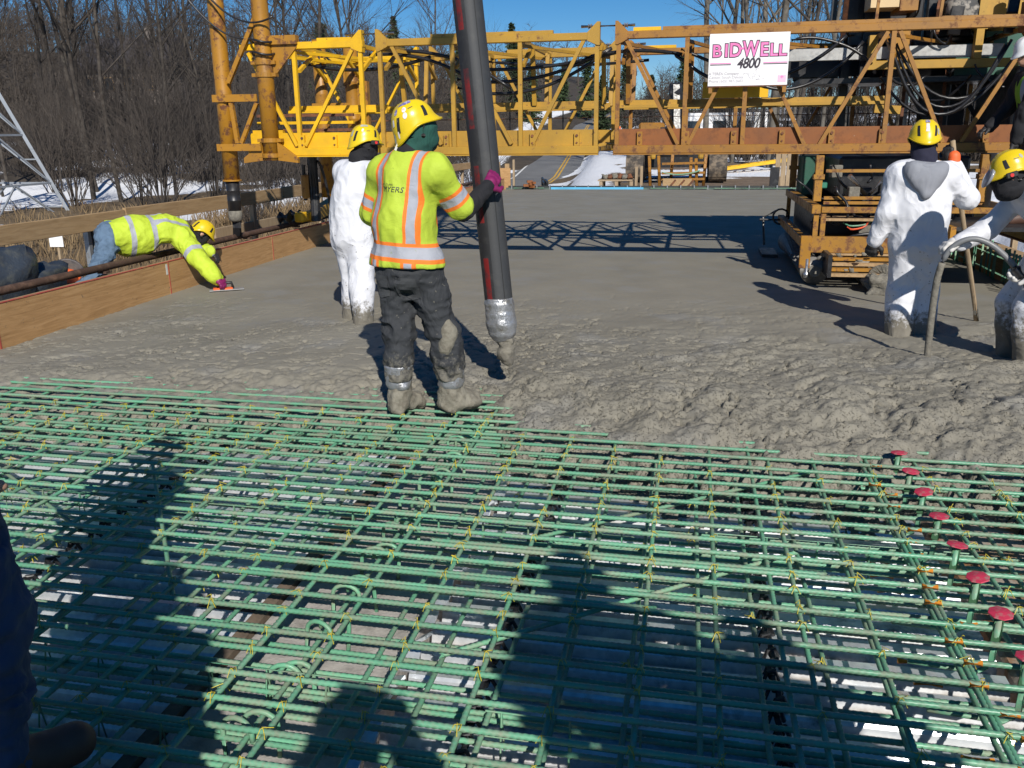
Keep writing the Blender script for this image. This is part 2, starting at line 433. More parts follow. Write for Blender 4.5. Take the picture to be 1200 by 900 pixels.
for xx, dx in ((.335, .028), (.36+.6, -.026)): bar(RL, xx+dx, 2.45, -.029, .004)
x = -4.45
while x < 2.7:
    bar(RL, x+rr.uniform(-.03, .03), 2.45, -.100, rr.uniform(-.008, .008)); x += .215
# short angled bars lying in the mat
for (x, y, a) in ((-2.35, 3.35, .62), (.02, 3.95, -.9), (-3.3, 3.6, 1.0), (-.15, 3.0, -.9)):
    bar(RS, x, y, -.048, a)
# wire chairs (thin continuous high chairs running across)
def chair(y, x0, x1):
    b = MB()
    b.tube([V(x0, y, -.042), V(x1, y-(x1-x0)*.012, -.042)], .0035, 6); b.tube([V(x0, y-.018, -.118), V(x1, y-.018-(x1-x0)*.012, -.118)], .003, 6)
    x = x0+.05
    while x < x1:
        yy = y-(x-x0)*.012; b.tube([V(x, yy-.030, -.2), V(x, yy, -.042)], .0035, 5); b.tube([V(x, yy+.030, -.2), V(x, yy, -.042)], .0035, 5); x += .21
    b.build('wire_chair', M_EPOXY, mat_root)
for y, x0, x1 in ((2.33, -2.2, -.9), (2.24, -.55, .2), (3.55, -3.6, -1.9), (3.58, -1.55, .0), (3.62, .12, 1.2), (4.75, -3.8, -.6), (2.02, -2.6, -1.5)): chair(y, x0, x1)
# yellow ties at the crossings
def tie_pts(r, s=1.0):
    p = []
    for i in range(8):
        a = 2*PI*i/7; p.append(V(.017*math.cos(a)*s, .017*math.sin(a)*s*.9, .004*math.sin(2*a)))
    e = [V(.0, .0, .012), V(r.uniform(-.014, .014), r.uniform(-.014, .014), .015), V(r.uniform(-.032, .032), r.uniform(-.03, .02), r.uniform(-.004, .012))]
    return p, e
tie_meshes = []
for k in range(6):
    r = random.Random(40+k); b = MB(); p, e = tie_pts(r); b.tube([V(-.017, -.013, -.012), V(-.006, -.005, .011), V(.006, .005, .0115), V(.017, .013, -.012)], .0014, 4, False)
    b.tube([V(.017, -.013, -.012), V(.005, -.005, .0118), V(-.005, .005, .0118), V(-.017, .013, -.012)], .0014, 4, False); b.tube(e, .0014, 4, False)
    if k % 2: b.tube([e[0], V(-e[1].x*1.2, -e[1].y, .025), V(-e[2].x*.7, -e[2].y*1.3, .012)], .0014, 4, False)
    me = b.mesh('tie_wire'); me.materials.append(M_TIE); shade(me); tie_meshes.append(me)
ties = []
for j, yv in enumerate(top_y):
    for i, xv in enumerate(top_x):
        if yv < 1.6 or yv > float(edge_y(np.array([xv]))[0])-.10: continue
        if (i+j) % 2 == 0 or rr.random() < .45: ties.append((yv-(xv+.95)*.012, xv))
ties.sort(); far = MB()
for k, (yv, xv) in enumerate(ties):
    me = tie_meshes[rr.randrange(6)]; Mx = Matrix.Translation(Vector((xv, yv, -.0085)))@Matrix.Rotation(rr.uniform(-.5, .5)+(PI/2 if rr.random() < .5 else 0), 4, 'Z')@Matrix.Scale(rr.uniform(.8, 1.15), 4)
    if k < 250:
        o = link('tie_wire', me, None, mat_root); o.matrix_basis = Matrix.Translation(-WL[mat_root.name])@Mx
    else: far.add([Mx@v.co for v in me.vertices], [tuple(p.vertices) for p in me.polygons])
for j, yv in enumerate(top_y):       # ties on the lower mat
    for i in range(12):
        if rr.random() < .35:
            me = tie_meshes[rr.randrange(6)]; Mx = Matrix.Translation(Vector((-4.45+.215*rr.randrange(33), yv+rr.uniform(-.03, .03), -.093))); far.add([Mx@v.co for v in me.vertices], [tuple(p.vertices) for p in me.polygons])
tag(far.build('tie_wire', M_TIE, mat_root), kind='stuff')
# orange paint marks on the bars beside the row of caps
for j, yv in enumerate(top_y):
    if yv < 1.8 or yv > 5: continue
    xv = .93+rr.uniform(-.05, .05); o = MB().tube([V(xv, yv-(xv+.95)*.012, -.010), V(xv+.055, yv-(xv+1)*.012, -.010)], .0112, 8).build('paint_mark', M_ORANGE, mat_root, True)
    if rr.random() < .6:
        xv -= .12; MB().tube([V(xv, yv+.05, -.15), V(xv+.09, yv+.05, -.15)], .0105, 8).build('paint_mark', M_ORANGE, mat_root, True)

# red-capped posts
def cap_post(y, k, label):
    t = thing('capped_post', label, 'marker post', (1.10, y, -.13), 'red capped posts along the mat')
    lean = V(.02+.01*math.sin(k), .015, .0)
    a = V(1.075, y-.05, -.125); b = V(1.10, y, .045)
    MB().tube([a, a.lerp(b, .5), b], [.0105, .0105, .0105], 10).build('stem', M_EPOXY, t, True)
    MB().tube([a.lerp(b, .45), b], .0155, 10).build('sleeve', pm('sleeve_green', (.09, .22, .11), None, 20, rough=.6) if k == 0 else bpy.data.materials['sleeve_green'], t, True)
    n = V(-.04+.12*math.sin(k*2.1), -.03+.10*math.cos(k*1.7), 1).normalized(); x, yv, d = frame(n)
    Mx = Matrix((x, yv, d)).transposed()
    MB().lathe(b, [(.018, -.004), (.038, .000), (.042, .003), (.040, .006), (.012, .011), (.003, .012)], 8, Mx).build('cap', M_REDCAP, t)
    bend = [V(1.06, y-.06, -.13), V(1.02, y-.085, -.135), V(.93, y-.09, -.125), V(.80, y-.085, -.12)]
    MB().tube(bend, .009, 8).build('foot_bar', M_EPOXY, t, True)
ordn = ['farthest red capped post, at the concrete edge', 'second red capped post from the concrete edge', 'third red capped post from the concrete edge', 'fourth red capped post from the concrete edge', 'fifth red capped post from the concrete edge', 'sixth red capped post from the concrete edge', 'seventh red capped post, near the right picture edge', 'nearest red capped post, cut by the right picture edge']
for k, y in enumerate((4.56, 4.30, 4.04, 3.77, 3.49, 3.22, 2.96, 2.69)): cap_post(y, k, ordn[k])

# ------------------------------------------------------------------ fresh concrete
xs = np.arange(-5.46, 3.31, .0125)
ys = np.concatenate([np.arange(3.9, 7.0, .0125), np.arange(7.0, 10.5, .026), np.arange(10.5, 26.21, .13)])
CX, CY = np.meshgrid(xs, ys)
def conc_z(CX, CY, detail=True):
    s = CY-edge_y(CX)
    P = lambda f, o=0: np.stack([CX*f, CY*f, 0*CX+o], -1)
    big = fbm(P(1.3), 3); mid = fbm(P(5.5, 3), 3); fine = fbm(P(24, 5), 3, .7)
    ridge = 1-np.abs(fbm(P(11, 8), 3)); ridge = ridge*ridge
    s2 = s+.10*mid+.05*fine
    top = .012+.046*sstep(-4.6, -2.6, CX)*sstep(12, 6, CY)+.046*sstep(6, 12, CY)+sstep(-1.35, -.7, CX)*sstep(2.8, .5, s)*.062*sstep(-.25, .35, s)
    rough = sstep(3.4, .5, s)*(.35+.65*sstep(-2.6, -.6, CX))+.05*sstep(10.0, 8.3, CY)
    rough = np.clip(rough+.35*sstep(9.3, 7.0, CY)*sstep(-.1, .3, big), 0, 1)*sstep(10.2, 9.2, CY)
    z = -.24+(top+.24)*(.72*sstep(-.42, .02, s2)+.28*sstep(-.05, .75, s2))
    str_ = fbm(np.stack([CX*2.2+CY*1.6, CY*5.0-CX*4.2, 0*CX+4], -1), 3)       # raked streaks
    z = z+rough*(.016*big+.008*mid+.003*fine+.004*(ridge-.6)*sstep(-3.0, -1.0, CX)+(.010+.022*sstep(-.8, .4, CX))*str_)*sstep(-.1, .1, s2)
    smooth_ = sstep(.05, .5, str_+.4*big)
    pn = fbm(np.stack([CX*26+3*mid, CY*20, 0*CX+13], -1), 2, .6); pn2 = fbm(np.stack([CX*9, CY*8+2*mid, 0*CX+23], -1), 3, .6)
    pit = sstep(.50, .80, pn)*(1-.75*smooth_)*np.clip(rough*1.4, 0, 1)
    z = z-.026*pit-.030*sstep(.78, 1.05, pn2)*np.clip(rough*1.5, 0, 1)
    fur = np.sin((CY*1.0+CX*.55+.25*big)*13.0)*sstep(.3, 1.4, CX)*sstep(9.0, 7.6, CY)*sstep(5.6, 6.4, CY)
    z = z+.005*np.clip(fur, -1, .6)
    z = z+.002*fbm(P(.8, 30), 2)
    return z, s2, rough
CZ, S2, RO = conc_z(CX, CY)
nx, ny = len(xs), len(ys); idx = np.arange(nx*ny).reshape(ny, nx)
fq = np.stack([idx[:-1, :-1], idx[:-1, 1:], idx[1:, 1:], idx[1:, :-1]], -1).reshape(-1, 4)
keep = S2.ravel()[fq].max(1) > -.42
fq = fq[keep]; used = np.unique(fq); rem = -np.ones(nx*ny, int); rem[used] = np.arange(len(used))
me = np_mesh('fresh_concrete', np.stack([CX, CY, CZ], -1).reshape(-1, 3)[used], rem[fq], {'rough': RO.ravel()[used]})
shade(me)
q = NT('wet_concrete')
ro = q.attr('rough')
c = q.ramp(q.noise(1.1, 5, .6), [(.3, (.202, .187, .150)), (.7, (.248, .231, .188))])
c = q.mix(q.ramp(q.noise(2.0, 4, .5), [(.55, (0, 0, 0)), (.68, (.55,)*3)]), c, (.232, .228, .212))
c = q.mix(q.ramp(q.noise(120, 4, .7), [(.56, (0, 0, 0)), (.72, (.5,)*3)]), c, (.13, .12, .095))
pits = q.ramp(q.noise(62, 3, .6, dist=.6), [(.34, (0, 0, 0)), (.42, (1, 1, 1))])
b0 = q.bump(pits, q.math('MULTIPLY_ADD', ro, .85, .02), .018)
b1 = q.bump(q.noise(30, 7, .7, dist=.5), q.math('MULTIPLY_ADD', ro, .34, .02), .03, b0)
b2 = q.bump(q.noise(120, 5, .7), q.math('MULTIPLY_ADD', ro, .35, .08), .005, b1)
q.set(color=c, rough=q.ramp(q.noise(3, 5), [(.35, (.62,)*3), (.65, (.82,)*3)]), normal=b2); q.b.inputs['Specular IOR Level'].default_value = .35
M_CONC = q.m
conc = link('fresh_concrete', me, M_CONC); tag(conc, kind='structure')
def czs(x, y): return float(conc_z(np.array([float(x)]), np.array([float(y)]))[0][0])
# ------------------------------------------------------------------ plywood form, guard rail, walkway on the left
q = NT('plywood')
mp = q.n('ShaderNodeMapping'); mp.inputs['Scale'].default_value = (1, .35, 5); q.l(q.coord(), mp.inputs[0])
gr = q.noise(6, 8, .65, vec=mp.outputs[0], dist=1.2)
c = q.ramp(gr, [(.3, (.30, .165, .062)), (.55, (.44, .255, .108)), (.75, (.50, .31, .145))])
sepz = q.n('ShaderNodeSeparateXYZ'); q.l(q.coord(), sepz.inputs[0])
spl = q.ramp(q.noise(26, 6, .7), [(.63, (0, 0, 0)), (.67, (.85,)*3)])
q.set(color=q.mix(spl, c, (.13, .105, .075)), rough=.8, normal=q.bump(gr, .15, .004)); M_PLY = q.m
q = NT('lumber')
mp = q.n('ShaderNodeMapping'); mp.inputs['Scale'].default_value = (6, .5, 6); q.l(q.coord(), mp.inputs[0])
gr = q.noise(5, 8, .6, vec=mp.outputs[0], dist=.8)
q.set(color=q.ramp(gr, [(.3, (.27, .17, .08)), (.6, (.40, .27, .14)), (.8, (.33, .22, .12))]), rough=.8, normal=q.bump(gr, .25, .004)); M_LUM = q.m
q = NT('lumber_cross')
mp = q.n('ShaderNodeMapping'); mp.inputs['Scale'].default_value = (6, 6, .6); q.l(q.coord(), mp.inputs[0])
gr = q.noise(5, 8, .6, vec=mp.outputs[0], dist=.8)
q.set(color=q.ramp(gr, [(.3, (.25, .18, .11)), (.6, (.36, .27, .17)), (.8, (.30, .22, .14))]), rough=.85, normal=q.bump(gr, .25, .004)); M_LUMV = q.m
M_REDP = pm('red_paint_line', (.42, .07, .05), (.35, .2, .1), 20, (.5, .7), .7)
M_GREYM = pm('grey_steel', (.30, .32, .34), (.22, .2, .18), 12, (.55, .7), .5, .6)
M_PIPE = pm('rusty_pipe', (.085, .05, .035), (.20, .12, .08), 9, (.5, .7), .7, .2, bump=.3, bscale=60)
fm = thing('plywood_form', 'long brown plywood edge form standing along the left side of the concrete', 'formwork', (-5.47, 10, 0))
seams = [-2.0, .4, 2.85, 5.98, 8.45, 10.9, 13.35, 15.8, 18.25, 20.7, 23.1, 26.0]
for i in range(len(seams)-1):
    a, b = seams[i]+.003, seams[i+1]-.003
    pnl = MB().bbox((-5.485+random.uniform(-.002, .002), a, -.24), (-5.462, b, .365+random.uniform(-.004, .004))).build('plywood_panel', M_PLY, fm)
    MB().bbox((-5.487, a+.002, .3695), (-5.460, b-.002, .376)).build('red_edge', M_REDP, pnl)
    if i > 1: MB().bbox((-5.4615, a+.012, -.2), (-5.4590, a+.026, .366)).build('red_joint_line', M_REDP, pnl)
MB().bbox((-5.56, -2, .275), (-5.487, 26, .365)).build('top_waler', M_LUM, fm)
for k in range(20): MB().bbox((-5.58, -1.5+k*1.4, -.30), (-5.49, -1.42+k*1.4, .273)).build('stud', M_LUMV, fm)
# tape pieces on the form
for (y, z0, z1, dy) in ((8.42, .24, .35, .03),):
    MB().bbox((-5.4612, y, z0), (-5.4588, y+dy, z1)).build('tape', pm('white_tape', (.6, .6, .58), None, 9), fm)

wk = thing('timber_walkway', 'timber plank walkway outside the plywood form', 'walkway', (-6.2, 10, -.1))
for k in range(4):
    for j in range(8):
        MB().bbox((-5.62-.29*k-.28, -2+j*3.6+.01, -.10+random.uniform(-.006, .006)), (-5.62-.29*k, 1.58+j*3.6, -.055+random.uniform(-.004, .004))).build('plank', M_LUM, wk)
for j in range(15):
    MB().bbox((-6.9, -1.8+j*2.0, -.26), (-5.5, -1.70+j*2.0, -.108)).build('joist', M_LUMV, wk)

rl = thing('guard_rail', 'weathered timber guard rail on posts beside the left walkway', 'rail', (-6.7, 10, -.05))
for j in range(6):
    y0 = 1.0+j*4.25; MB().beam((-6.62, y0, .745+random.uniform(-.01, .01)), (-6.62, y0+4.23, .735), .045, .19).build('rail_board', M_LUM, rl, bevel=.004)
for j in range(9): MB().bbox((-6.72, 12.75+j*2.6, -.3), (-6.648, 12.84+j*2.6, .70)).build('rail_post', M_LUMV, rl)
MB().beam((-6.69, 11.6, .30), (-6.69, 16.0, .28), .05, .17).build('toe_board', M_LUMV, rl, bevel=.004)
for yy in (8.9,):
    MB().bbox((-6.76, yy, -.3), (-6.70, yy+.055, .66)).build('steel_channel', M_GREYM, rl); MB().bbox((-6.76, yy+.095, -.3), (-6.70, yy+.15, .66)).build('steel_channel', M_GREYM, rl)
    MB().bbox((-6.75, yy+.056, -.3), (-6.735, yy+.094, .66)).build('rust_web', M_RUST, rl)
for yy in (4.4,):
    MB().bbox((-6.76, yy, -.3), (-6.70, yy+.055, .66)).build('steel_channel', M_GREYM, rl)

sr = thing('screed_rail', 'rusty pipe screed rail on short saddles along the form', 'rail', (-5.75, 10, 0))
MB().tube([V(-5.75, y, .405-.001*((y-10) % 3)) for y in np.arange(-2, 26, 2)], .038, 12).build('pipe', M_PIPE, sr, True)
for k in range(18):
    y = -1.2+k*1.5
    sd = MB(); sd.lathe((-5.75, y, -.05), [(.06, 0), (.06, .02), (.022, .03), (.022, .36), (.04, .375)], 10); sd.bbox((-5.80, y-.035, .345), (-5.70, y+.035, .368)); sd.build('saddle', M_PIPE, sr)
# tools, bag and bucket on the walkway
bagm = pm('dark_tarp', (.035, .045, .06), (.08, .085, .08), 10, (.5, .7), .45, bump=.5, bscale=20, bdist=.02)
def lump(c, r, seed, n=(26, 18), amp=.25, flat=.0):
    vs = []; fs = []; nu, nv = n
    for j in range(nv+1):
        ph = -PI/2+PI*j/nv
        for i in range(nu):
            th = 2*PI*i/nu; d = np.array([math.cos(ph)*math.cos(th), math.cos(ph)*math.sin(th), math.sin(ph)])
            d4 = np.sign(d)*np.abs(d)**.7
            k = 1+amp*float(fbm((d*1.7+seed)[None], 4)[0])
            p = d4*k*np.array(r); p[2] = max(p[2], -r[2]*(1-flat)); vs.append((c[0]+p[0], c[1]+p[1], c[2]+p[2]))
    for j in range(nv):
        for i in range(nu): fs.append((j*nu+i, j*nu+(i+1) % nu, (j+1)*nu+(i+1) % nu, (j+1)*nu+i))
    b = MB(); b.add(vs, fs); return b
bg_ = lump((-6.20, 6.75, .30), (.33, .42, .42), 3.1, amp=.22, flat=.15).build('tarp_bundle', bagm, None, True); tag(bg_, 'dark crumpled tarp bundle behind the screed rail at the left picture edge', 'tarp bundle')
bg2 = lump((-6.15, 7.30, .20), (.22, .34, .26), 7.7, amp=.3, flat=.15).build('tarp_bundle', bagm, None, True); tag(bg2, 'flat fold of dark tarp lying between the tarp bundle and the bucket', 'tarp bundle')
bk = thing('bucket', 'tipped dark bucket with orange lining behind the screed rail', 'bucket', (-6.3, 7.95, .1))
Mx = Matrix(frame(V(.5, -.6, .62))).transposed()
MB().lathe((-6.32, 7.98, .14), [(.12, 0), (.15, .33), (.158, .335), (.158, .35), (.14, .35), (.115, .03)], 20, Mx).build('shell', pm('bucket_dark', (.05, .045, .05), (.12, .1, .09), 8, rough=.5), bk, True)
MB().lathe((-6.32, 7.98, .14), [(.122, .13), (.128, .20), (.07, .225), (.02, .23)], 20, Mx).build('lining', pm('bucket_orange', (.75, .13, .03), None, 8, rough=.5), bk, True)
sw = thing('strap', 'orange ratchet strap and glove heap under the screed rail', 'strap', (-5.95, 7.7, 0))
M_STR = pm('orange_web', (.65, .09, .03), (.3, .28, .26), 20, (.55, .7), .7)
MB().tube(sag((-6.0, 7.45, .05), (-5.9, 7.8, .06), -.1), .02, 6).build('webbing', M_STR, sw, True); MB().tube(sag((-5.95, 7.75, .05), (-5.85, 8.05, .06), -.08), .02, 6).build('webbing', M_STR, sw, True)
lump((-5.93, 7.62, .04), (.06, .09, .05), 2.2, (12, 8)).build('buckle', M_GREYM, sw, True)
ns = thing('notice', 'small white notice on a stake beyond the guard rail', 'notice', (-7.6, 9.9, -1.3))
MB().bbox((-7.61, 9.51, -1.3), (-7.58, 9.54, .40)).build('stake', M_LUMV, ns); MB().box((-7.60, 9.50, .44), (.17, .012, .13), rz=.15).build('paper', pm('paper_white', (.8, .8, .8), None, 8), ns)
st = thing('wooden_stake', 'short yellowish wooden stake beyond the rail above the bucket', 'stake', (-7.6, 8.7, -1.3))
MB().bbox((-7.66, 8.66, -1.3), (-7.56, 8.75, .33)).build('post', M_LUM, st)
MB().tube(sag((-7.6, 8.7, .28), (-6.75, 9.4, .2), .05), .006, 5).build('cord', M_TIE, st)

# steel lattice mast on the left
M_TOW = pm('galv_lattice', (.30, .33, .37), None, 4, rough=.6, metal=.3)
tw = thing('lattice_mast', 'grey galvanised steel lattice tower standing in the grass at far left', 'tower', (-26, 29, -1.3))
bx0, by0, bz0 = -25.2, 27.8, -2.1
hb, ht, HH = 2.6, .4, 7.8
def leg(i, z):
    t = z/HH; h_ = hb+(ht-hb)*t; sx, sy = ((1, -1), (1, 1), (-1, 1), (-1, -1))[i]
    return V(bx0-hb+sx*h_, by0+hb+sy*h_, bz0+z)
for i in range(4): MB().angle(leg(i, -.6), leg(i, HH), .13, .03).build('leg', M_TOW, tw)
lv = [.05, 2.0, 3.9, 5.4, 6.4, 7.2, 7.8]
for k in range(6):
    for i in range(4):
        j = (i+1) % 4; a0, b0 = leg(i, lv[k]), leg(j, lv[k]); a1, b1 = leg(i, lv[k+1]), leg(j, lv[k+1]); mid = (a1+b1)/2
        MB().beam(a1, b1, .075, .075).build('strut', M_TOW, tw)
        MB().beam(a0, mid, .06, .06).build('brace', M_TOW, tw); MB().beam(b0, mid, .06, .06).build('brace', M_TOW, tw)
        if k < 2: MB().beam((a0+mid)/2, a1.lerp(a0, .5), .05, .05).build('brace', M_TOW, tw)

# bulkhead at the far end of the pour
bh = thing('end_bulkhead', 'dark bulkhead strip with green bar ends at the far end of the pour', 'formwork', (-1, 26.3, 0))
MB().bbox((-5.46, 26.21, -.25), (3.3, 26.26, .10)).build('board', pm('bulkhead_dark', (.05, .06, .06), (.1, .16, .12), 6, rough=.7), bh)
M_BLUE = pm('blue_foam', (.10, .42, .66), None, 8)
MB().bbox((-4.1, 26.17, .052), (-1.4, 26.209, .115)).build('foam_strip', M_BLUE, bh)
for k in range(23): MB().bbox((-5.3+k*.38, 26.19, .05), (-5.27+k*.38, 26.30, .17)).build('bar_end', M_GREYM, bh)
MB().bbox((-5.4, 26.27, .10), (3.2, 26.30, .15)).build('top_bar', pm('dark_steel', (.03, .035, .035), None, 8, rough=.5), bh)
for (x0, x1) in ((-5.2, -4.3), (-1.2, .4), (.6, 2.9)): MB().tube([V(x0, 26.16, .09), V(x1, 26.15, .095)], .012, 6).build('green_bar', M_EPOXY, bh)
ps = thing('plywood_sheet', 'plywood sheet with a stake standing past the end of the left form', 'plywood', (-5.6, 26.6, 0))
MB().box((-5.85, 26.5, .28), (.95, .03, .75)).build('sheet', M_PLY, ps); MB().bbox((-5.55, 26.52, -.2), (-5.42, 26.6, .78)).build('stake', M_LUM, ps)

# dowel bars standing at the right edge of the pour
dw = thing('dowel_row', 'row of upright green dowel bars along the right edge of the concrete', 'rebar', (3.3, 10, 0))
for k in range(70):
    y = 7.3+k*.115; x = 3.28+random.uniform(-.03, .03)
    MB().tube([V(x, y, -.2), V(x+random.uniform(-.02, .02), y+random.uniform(-.02, .02), .42+random.uniform(-.03, .03))], .011, 6).build('dowel_bar', M_EPOXY, dw, True)
for z in (.12, .30): MB().tube([V(3.30, 7.2, z), V(3.30, 15.5, z)], .010, 6).build('dowel_bar', M_EPOXY, dw, True)
rf = thing('plywood_form', 'plywood edge form behind the green dowels at right', 'formwork', (3.4, 10, 0))
for i in range(9): MB().bbox((3.40, -2+i*2.44+.004, -.25), (3.422, .43+i*2.44, .30)).build('plywood_panel', M_PLY, rf)
for k in range(14): MB().bbox((3.424, -1.5+k*1.4, -.3), (3.50, -1.42+k*1.4, .28)).build('stud', M_LUMV, rf)
# walkway at right, rail boards
wr = thing('timber_walkway', 'timber plank walkway beyond the right form', 'walkway', (4, 10, -.1))
for k in range(4):
    for j in range(6): MB().bbox((3.52+.29*k, -2+j*3.6+.01, -.10), (3.80+.29*k, 1.58+j*3.6, -.055+random.uniform(-.004, .004))).build('plank', M_LUM, wr)
rw = thing('guard_rail', 'timber guard rail at the right side of the bridge', 'rail', (4.7, 10, 0))
for z in (.45, .95):
    for j in range(4): MB().beam((4.72, -1+j*4.2, z), (4.72, 3.18+j*4.2, z), .045, .14).build('rail_board', M_LUM, rw)
for k in range(8): MB().bbox((4.745, -.9+k*2.2, -.3), (4.82, -.8+k*2.2, 1.1)).build('rail_post', M_LUMV, rw)
srr = thing('screed_rail', 'rusty pipe screed rail at the right side of the pour', 'rail', (3.75, 10, 0))
MB().tube([V(3.75, -2, .40), V(3.75, 20, .40)], .038, 12).build('pipe', M_PIPE, srr, True)
for k in range(14): MB().lathe((3.75, -1.2+k*1.5, -.05), [(.06, 0), (.06, .02), (.022, .03), (.022, .41)], 10).build('saddle', M_PIPE, srr)
# ------------------------------------------------------------------ paving machine
def ypaint(name, c, rustthr=(.60, .68), scale=5, rough=.45):
    q = NT(name); n0 = q.noise(1.3, 4); col = q.ramp(n0, [(.3, tuple(x*.85 for x in c)), (.7, c)])
    ru = q.ramp(q.noise(scale*2, 9, .72), [(rustthr[0], (0, 0, 0)), (rustthr[1], (1, 1, 1))])
    col = q.mix(ru, col, (.13, .05, .022))
    pale = q.ramp(q.noise(scale*5, 5, .7), [(.68, (0, 0, 0)), (.72, (.55,)*3)]); col = q.mix(pale, col, (.45, .40, .30)); gr_ = q.ramp(q.noise(2.2, 8, .7), [(.42, (0, 0, 0)), (.72, (.55,)*3)]); col = q.mix(gr_, col, tuple(x*.42+.02 for x in c))
    q.set(color=col, rough=q.mix(ru, (rough,)*3, (.85,)*3)); return q.m
M_Y1 = ypaint('yellow_bright', (.80, .46, .008), (.63, .70))
M_Y2 = ypaint('yellow_ochre', (.45, .255, .030), (.58, .68))
M_Y3 = ypaint('yellow_worn', (.34, .155, .020), (.52, .63))
M_Y4 = ypaint('yellow_pipe', (.40, .185, .014), (.535, .60), 4)
M_YC = ypaint('yellow_caked', (.36, .175, .022), (.50, .60), 6)
M_RW = ypaint('rusty_web', (.25, .085, .020), (.50, .68), 3, .7)
M_BLK = pm('black_paint', (.018, .018, .02), (.05, .05, .05), 8, (.55, .7), .4)
M_HOSE = pm('black_hose', (.015, .015, .017), None, 8, rough=.35)
M_ALU = pm('aluminium', (.40, .40, .39), (.28, .27, .26), 10, (.5, .7), .45, .5)
M_CHR = pm('chrome', (.6, .6, .6), None, 8, rough=.3, metal=.9)
M_DGRN = pm('dark_green_paint', (.02, .09, .06), (.05, .06, .05), 8, (.55, .7), .5)
M_CAKED = pm('caked_concrete', (.20, .185, .15), (.13, .12, .10), 18, (.4, .6), .9, bump=.8, bscale=40, bdist=.01)
YF, YB = 10.5, 12.7
ZB, ZT = 1.42, 2.70
pv = thing('paving_machine', 'yellow truss bridge deck paving machine spanning the concrete', 'paving machine', (-1, 11.5, .06))
def T(name, a, b, w, h, mat, up=None): return MB().beam(a, b, w, h, up).build(name, mat, pv)
segs = [(-5.45, -3.88, M_Y1, [-4.76, -3.92], [(-4.02, 2.62, -4.69, 1.52), (-5.35, 2.62, -4.80, 1.52)]),
        (-3.72, -1.09, M_Y2, [-3.68, -2.80, -2.0, -1.12], [(-3.53, 2.65, -2.96, 1.52), (-2.72, 2.65, -2.11, 1.52), (-1.27, 2.65, -1.86, 1.52)]),
        (-.92, 4.6, M_Y3, [-.88, -.13, .515, 2.0, 3.4, 4.5], [(-.79, 2.63, -.19, 1.5), (.47, 2.64, -.08, 1.5), (.60, 2.64, 1.18, 1.49), (1.94, 2.64, 1.34, 1.49), (2.06, 2.64, 2.60, 1.5), (3.36, 2.62, 2.78, 1.5), (3.46, 2.62, 4.1, 1.5)])]
for Yp in (YF, YB):
    sgn = 1 if Yp == YF else -1
    for si, (x0, x1, mt, vx, dg) in enumerate(segs):
        top = MB().bbox((x0, Yp-.045, ZT-.055), (x1, Yp+.045, ZT+.025)).build('top_chord', mt, pv, bevel=.006)
        MB().bbox((x0, Yp-.05, ZB-.005), (x1, Yp+.05, ZB+.085)).build('bottom_chord', mt, pv, bevel=.006)
        MB().bbox((x0, Yp-.03*sgn-.035, ZB-.02), (x1, Yp-.03*sgn+.035, ZB-.006)).build('flange', mt, pv)
        web = MB().bbox((x0+.02, Yp+.012, ZB+.086), (x1-.02, Yp+.024, ZB+.265)).build('web_plate', M_RW if si == 2 else mt, pv)
        for x in vx: MB().beam((x, Yp-.012, ZB+.086), (x, Yp-.012, ZT-.056), .047, .047, (0, 1, 0)).build('vertical_post', mt, pv)
        for (xa, za, xb, zb) in dg: MB().beam((xa, Yp-.014, za), (xb, Yp-.014, zb+.01), .04, .04, (0, 1, 0)).build('diagonal_brace', mt, pv)
        xx = x0+.3
        while xx < x1-.1:
            br = MB().bbox((xx-.03, Yp-.028, ZB+.087), (xx+.03, Yp+.0115, ZB+.235)).build('bolt_bracket', mt, pv)
            MB().cyl((xx, Yp-.040, ZB+.20), (xx, Yp-.0285, ZB+.20), .016, 8).build('bolt', M_RUST, br); MB().cyl((xx, Yp-.038, ZB+.12), (xx, Yp-.0285, ZB+.12), .011, 8).build('bolt', M_RUST, br)
            xx += .52 if si else .42
    # splice plates with threaded rods between the segments
    for xs_, (ma, mb) in ((-3.80, (M_Y1, M_Y2)), (-1.005, (M_Y2, M_Y3))):
        for sx, mt in ((-1, ma), (1, mb)):
            x = xs_+sx*.085
            MB().prism([(x, Yp-.05, ZT-.11), (x, Yp-.05, ZT+.135), (x-.0+sx*.03, Yp-.05, ZT+.135), (x+sx*.14, Yp-.05, ZT+.027), (x+sx*.14, Yp-.05, ZT-.06), (x+sx*.03, Yp-.05, ZT-.11)], (0, 0, 0), (0, .1, 0)).build('splice_plate', mt, pv)
        if xs_ > -2 or Yp == YF:
            MB().cyl((xs_-.30, Yp, ZT+.09), (xs_+.30, Yp, ZT+.09), .016, 8).build('threaded_rod', M_CHR, pv, True)
            for dx in (-.20, -.12, .12, .20): MB().cyl((xs_+dx-.02, Yp, ZT+.09), (xs_+dx+.02, Yp, ZT+.09), .032, 6).build('nut', M_CHR, pv)
    # upper packer rails on the chords
for (x0, x1, mt, Yp) in ((-4.45, -4.02, M_Y1, YF), (-3.05, -1.62, M_Y2, YF), (-.72, -.42, M_Y1, YF), (-.40, 3.9, M_Y3, YF), (-2.6, -1.35, M_Y2, YB), (-.7, -.3, M_Y1, YB)):
    MB().bbox((x0, Yp-.035, ZT+.026), (x1, Yp+.035, ZT+.062)).build('packer_rail', mt, pv)
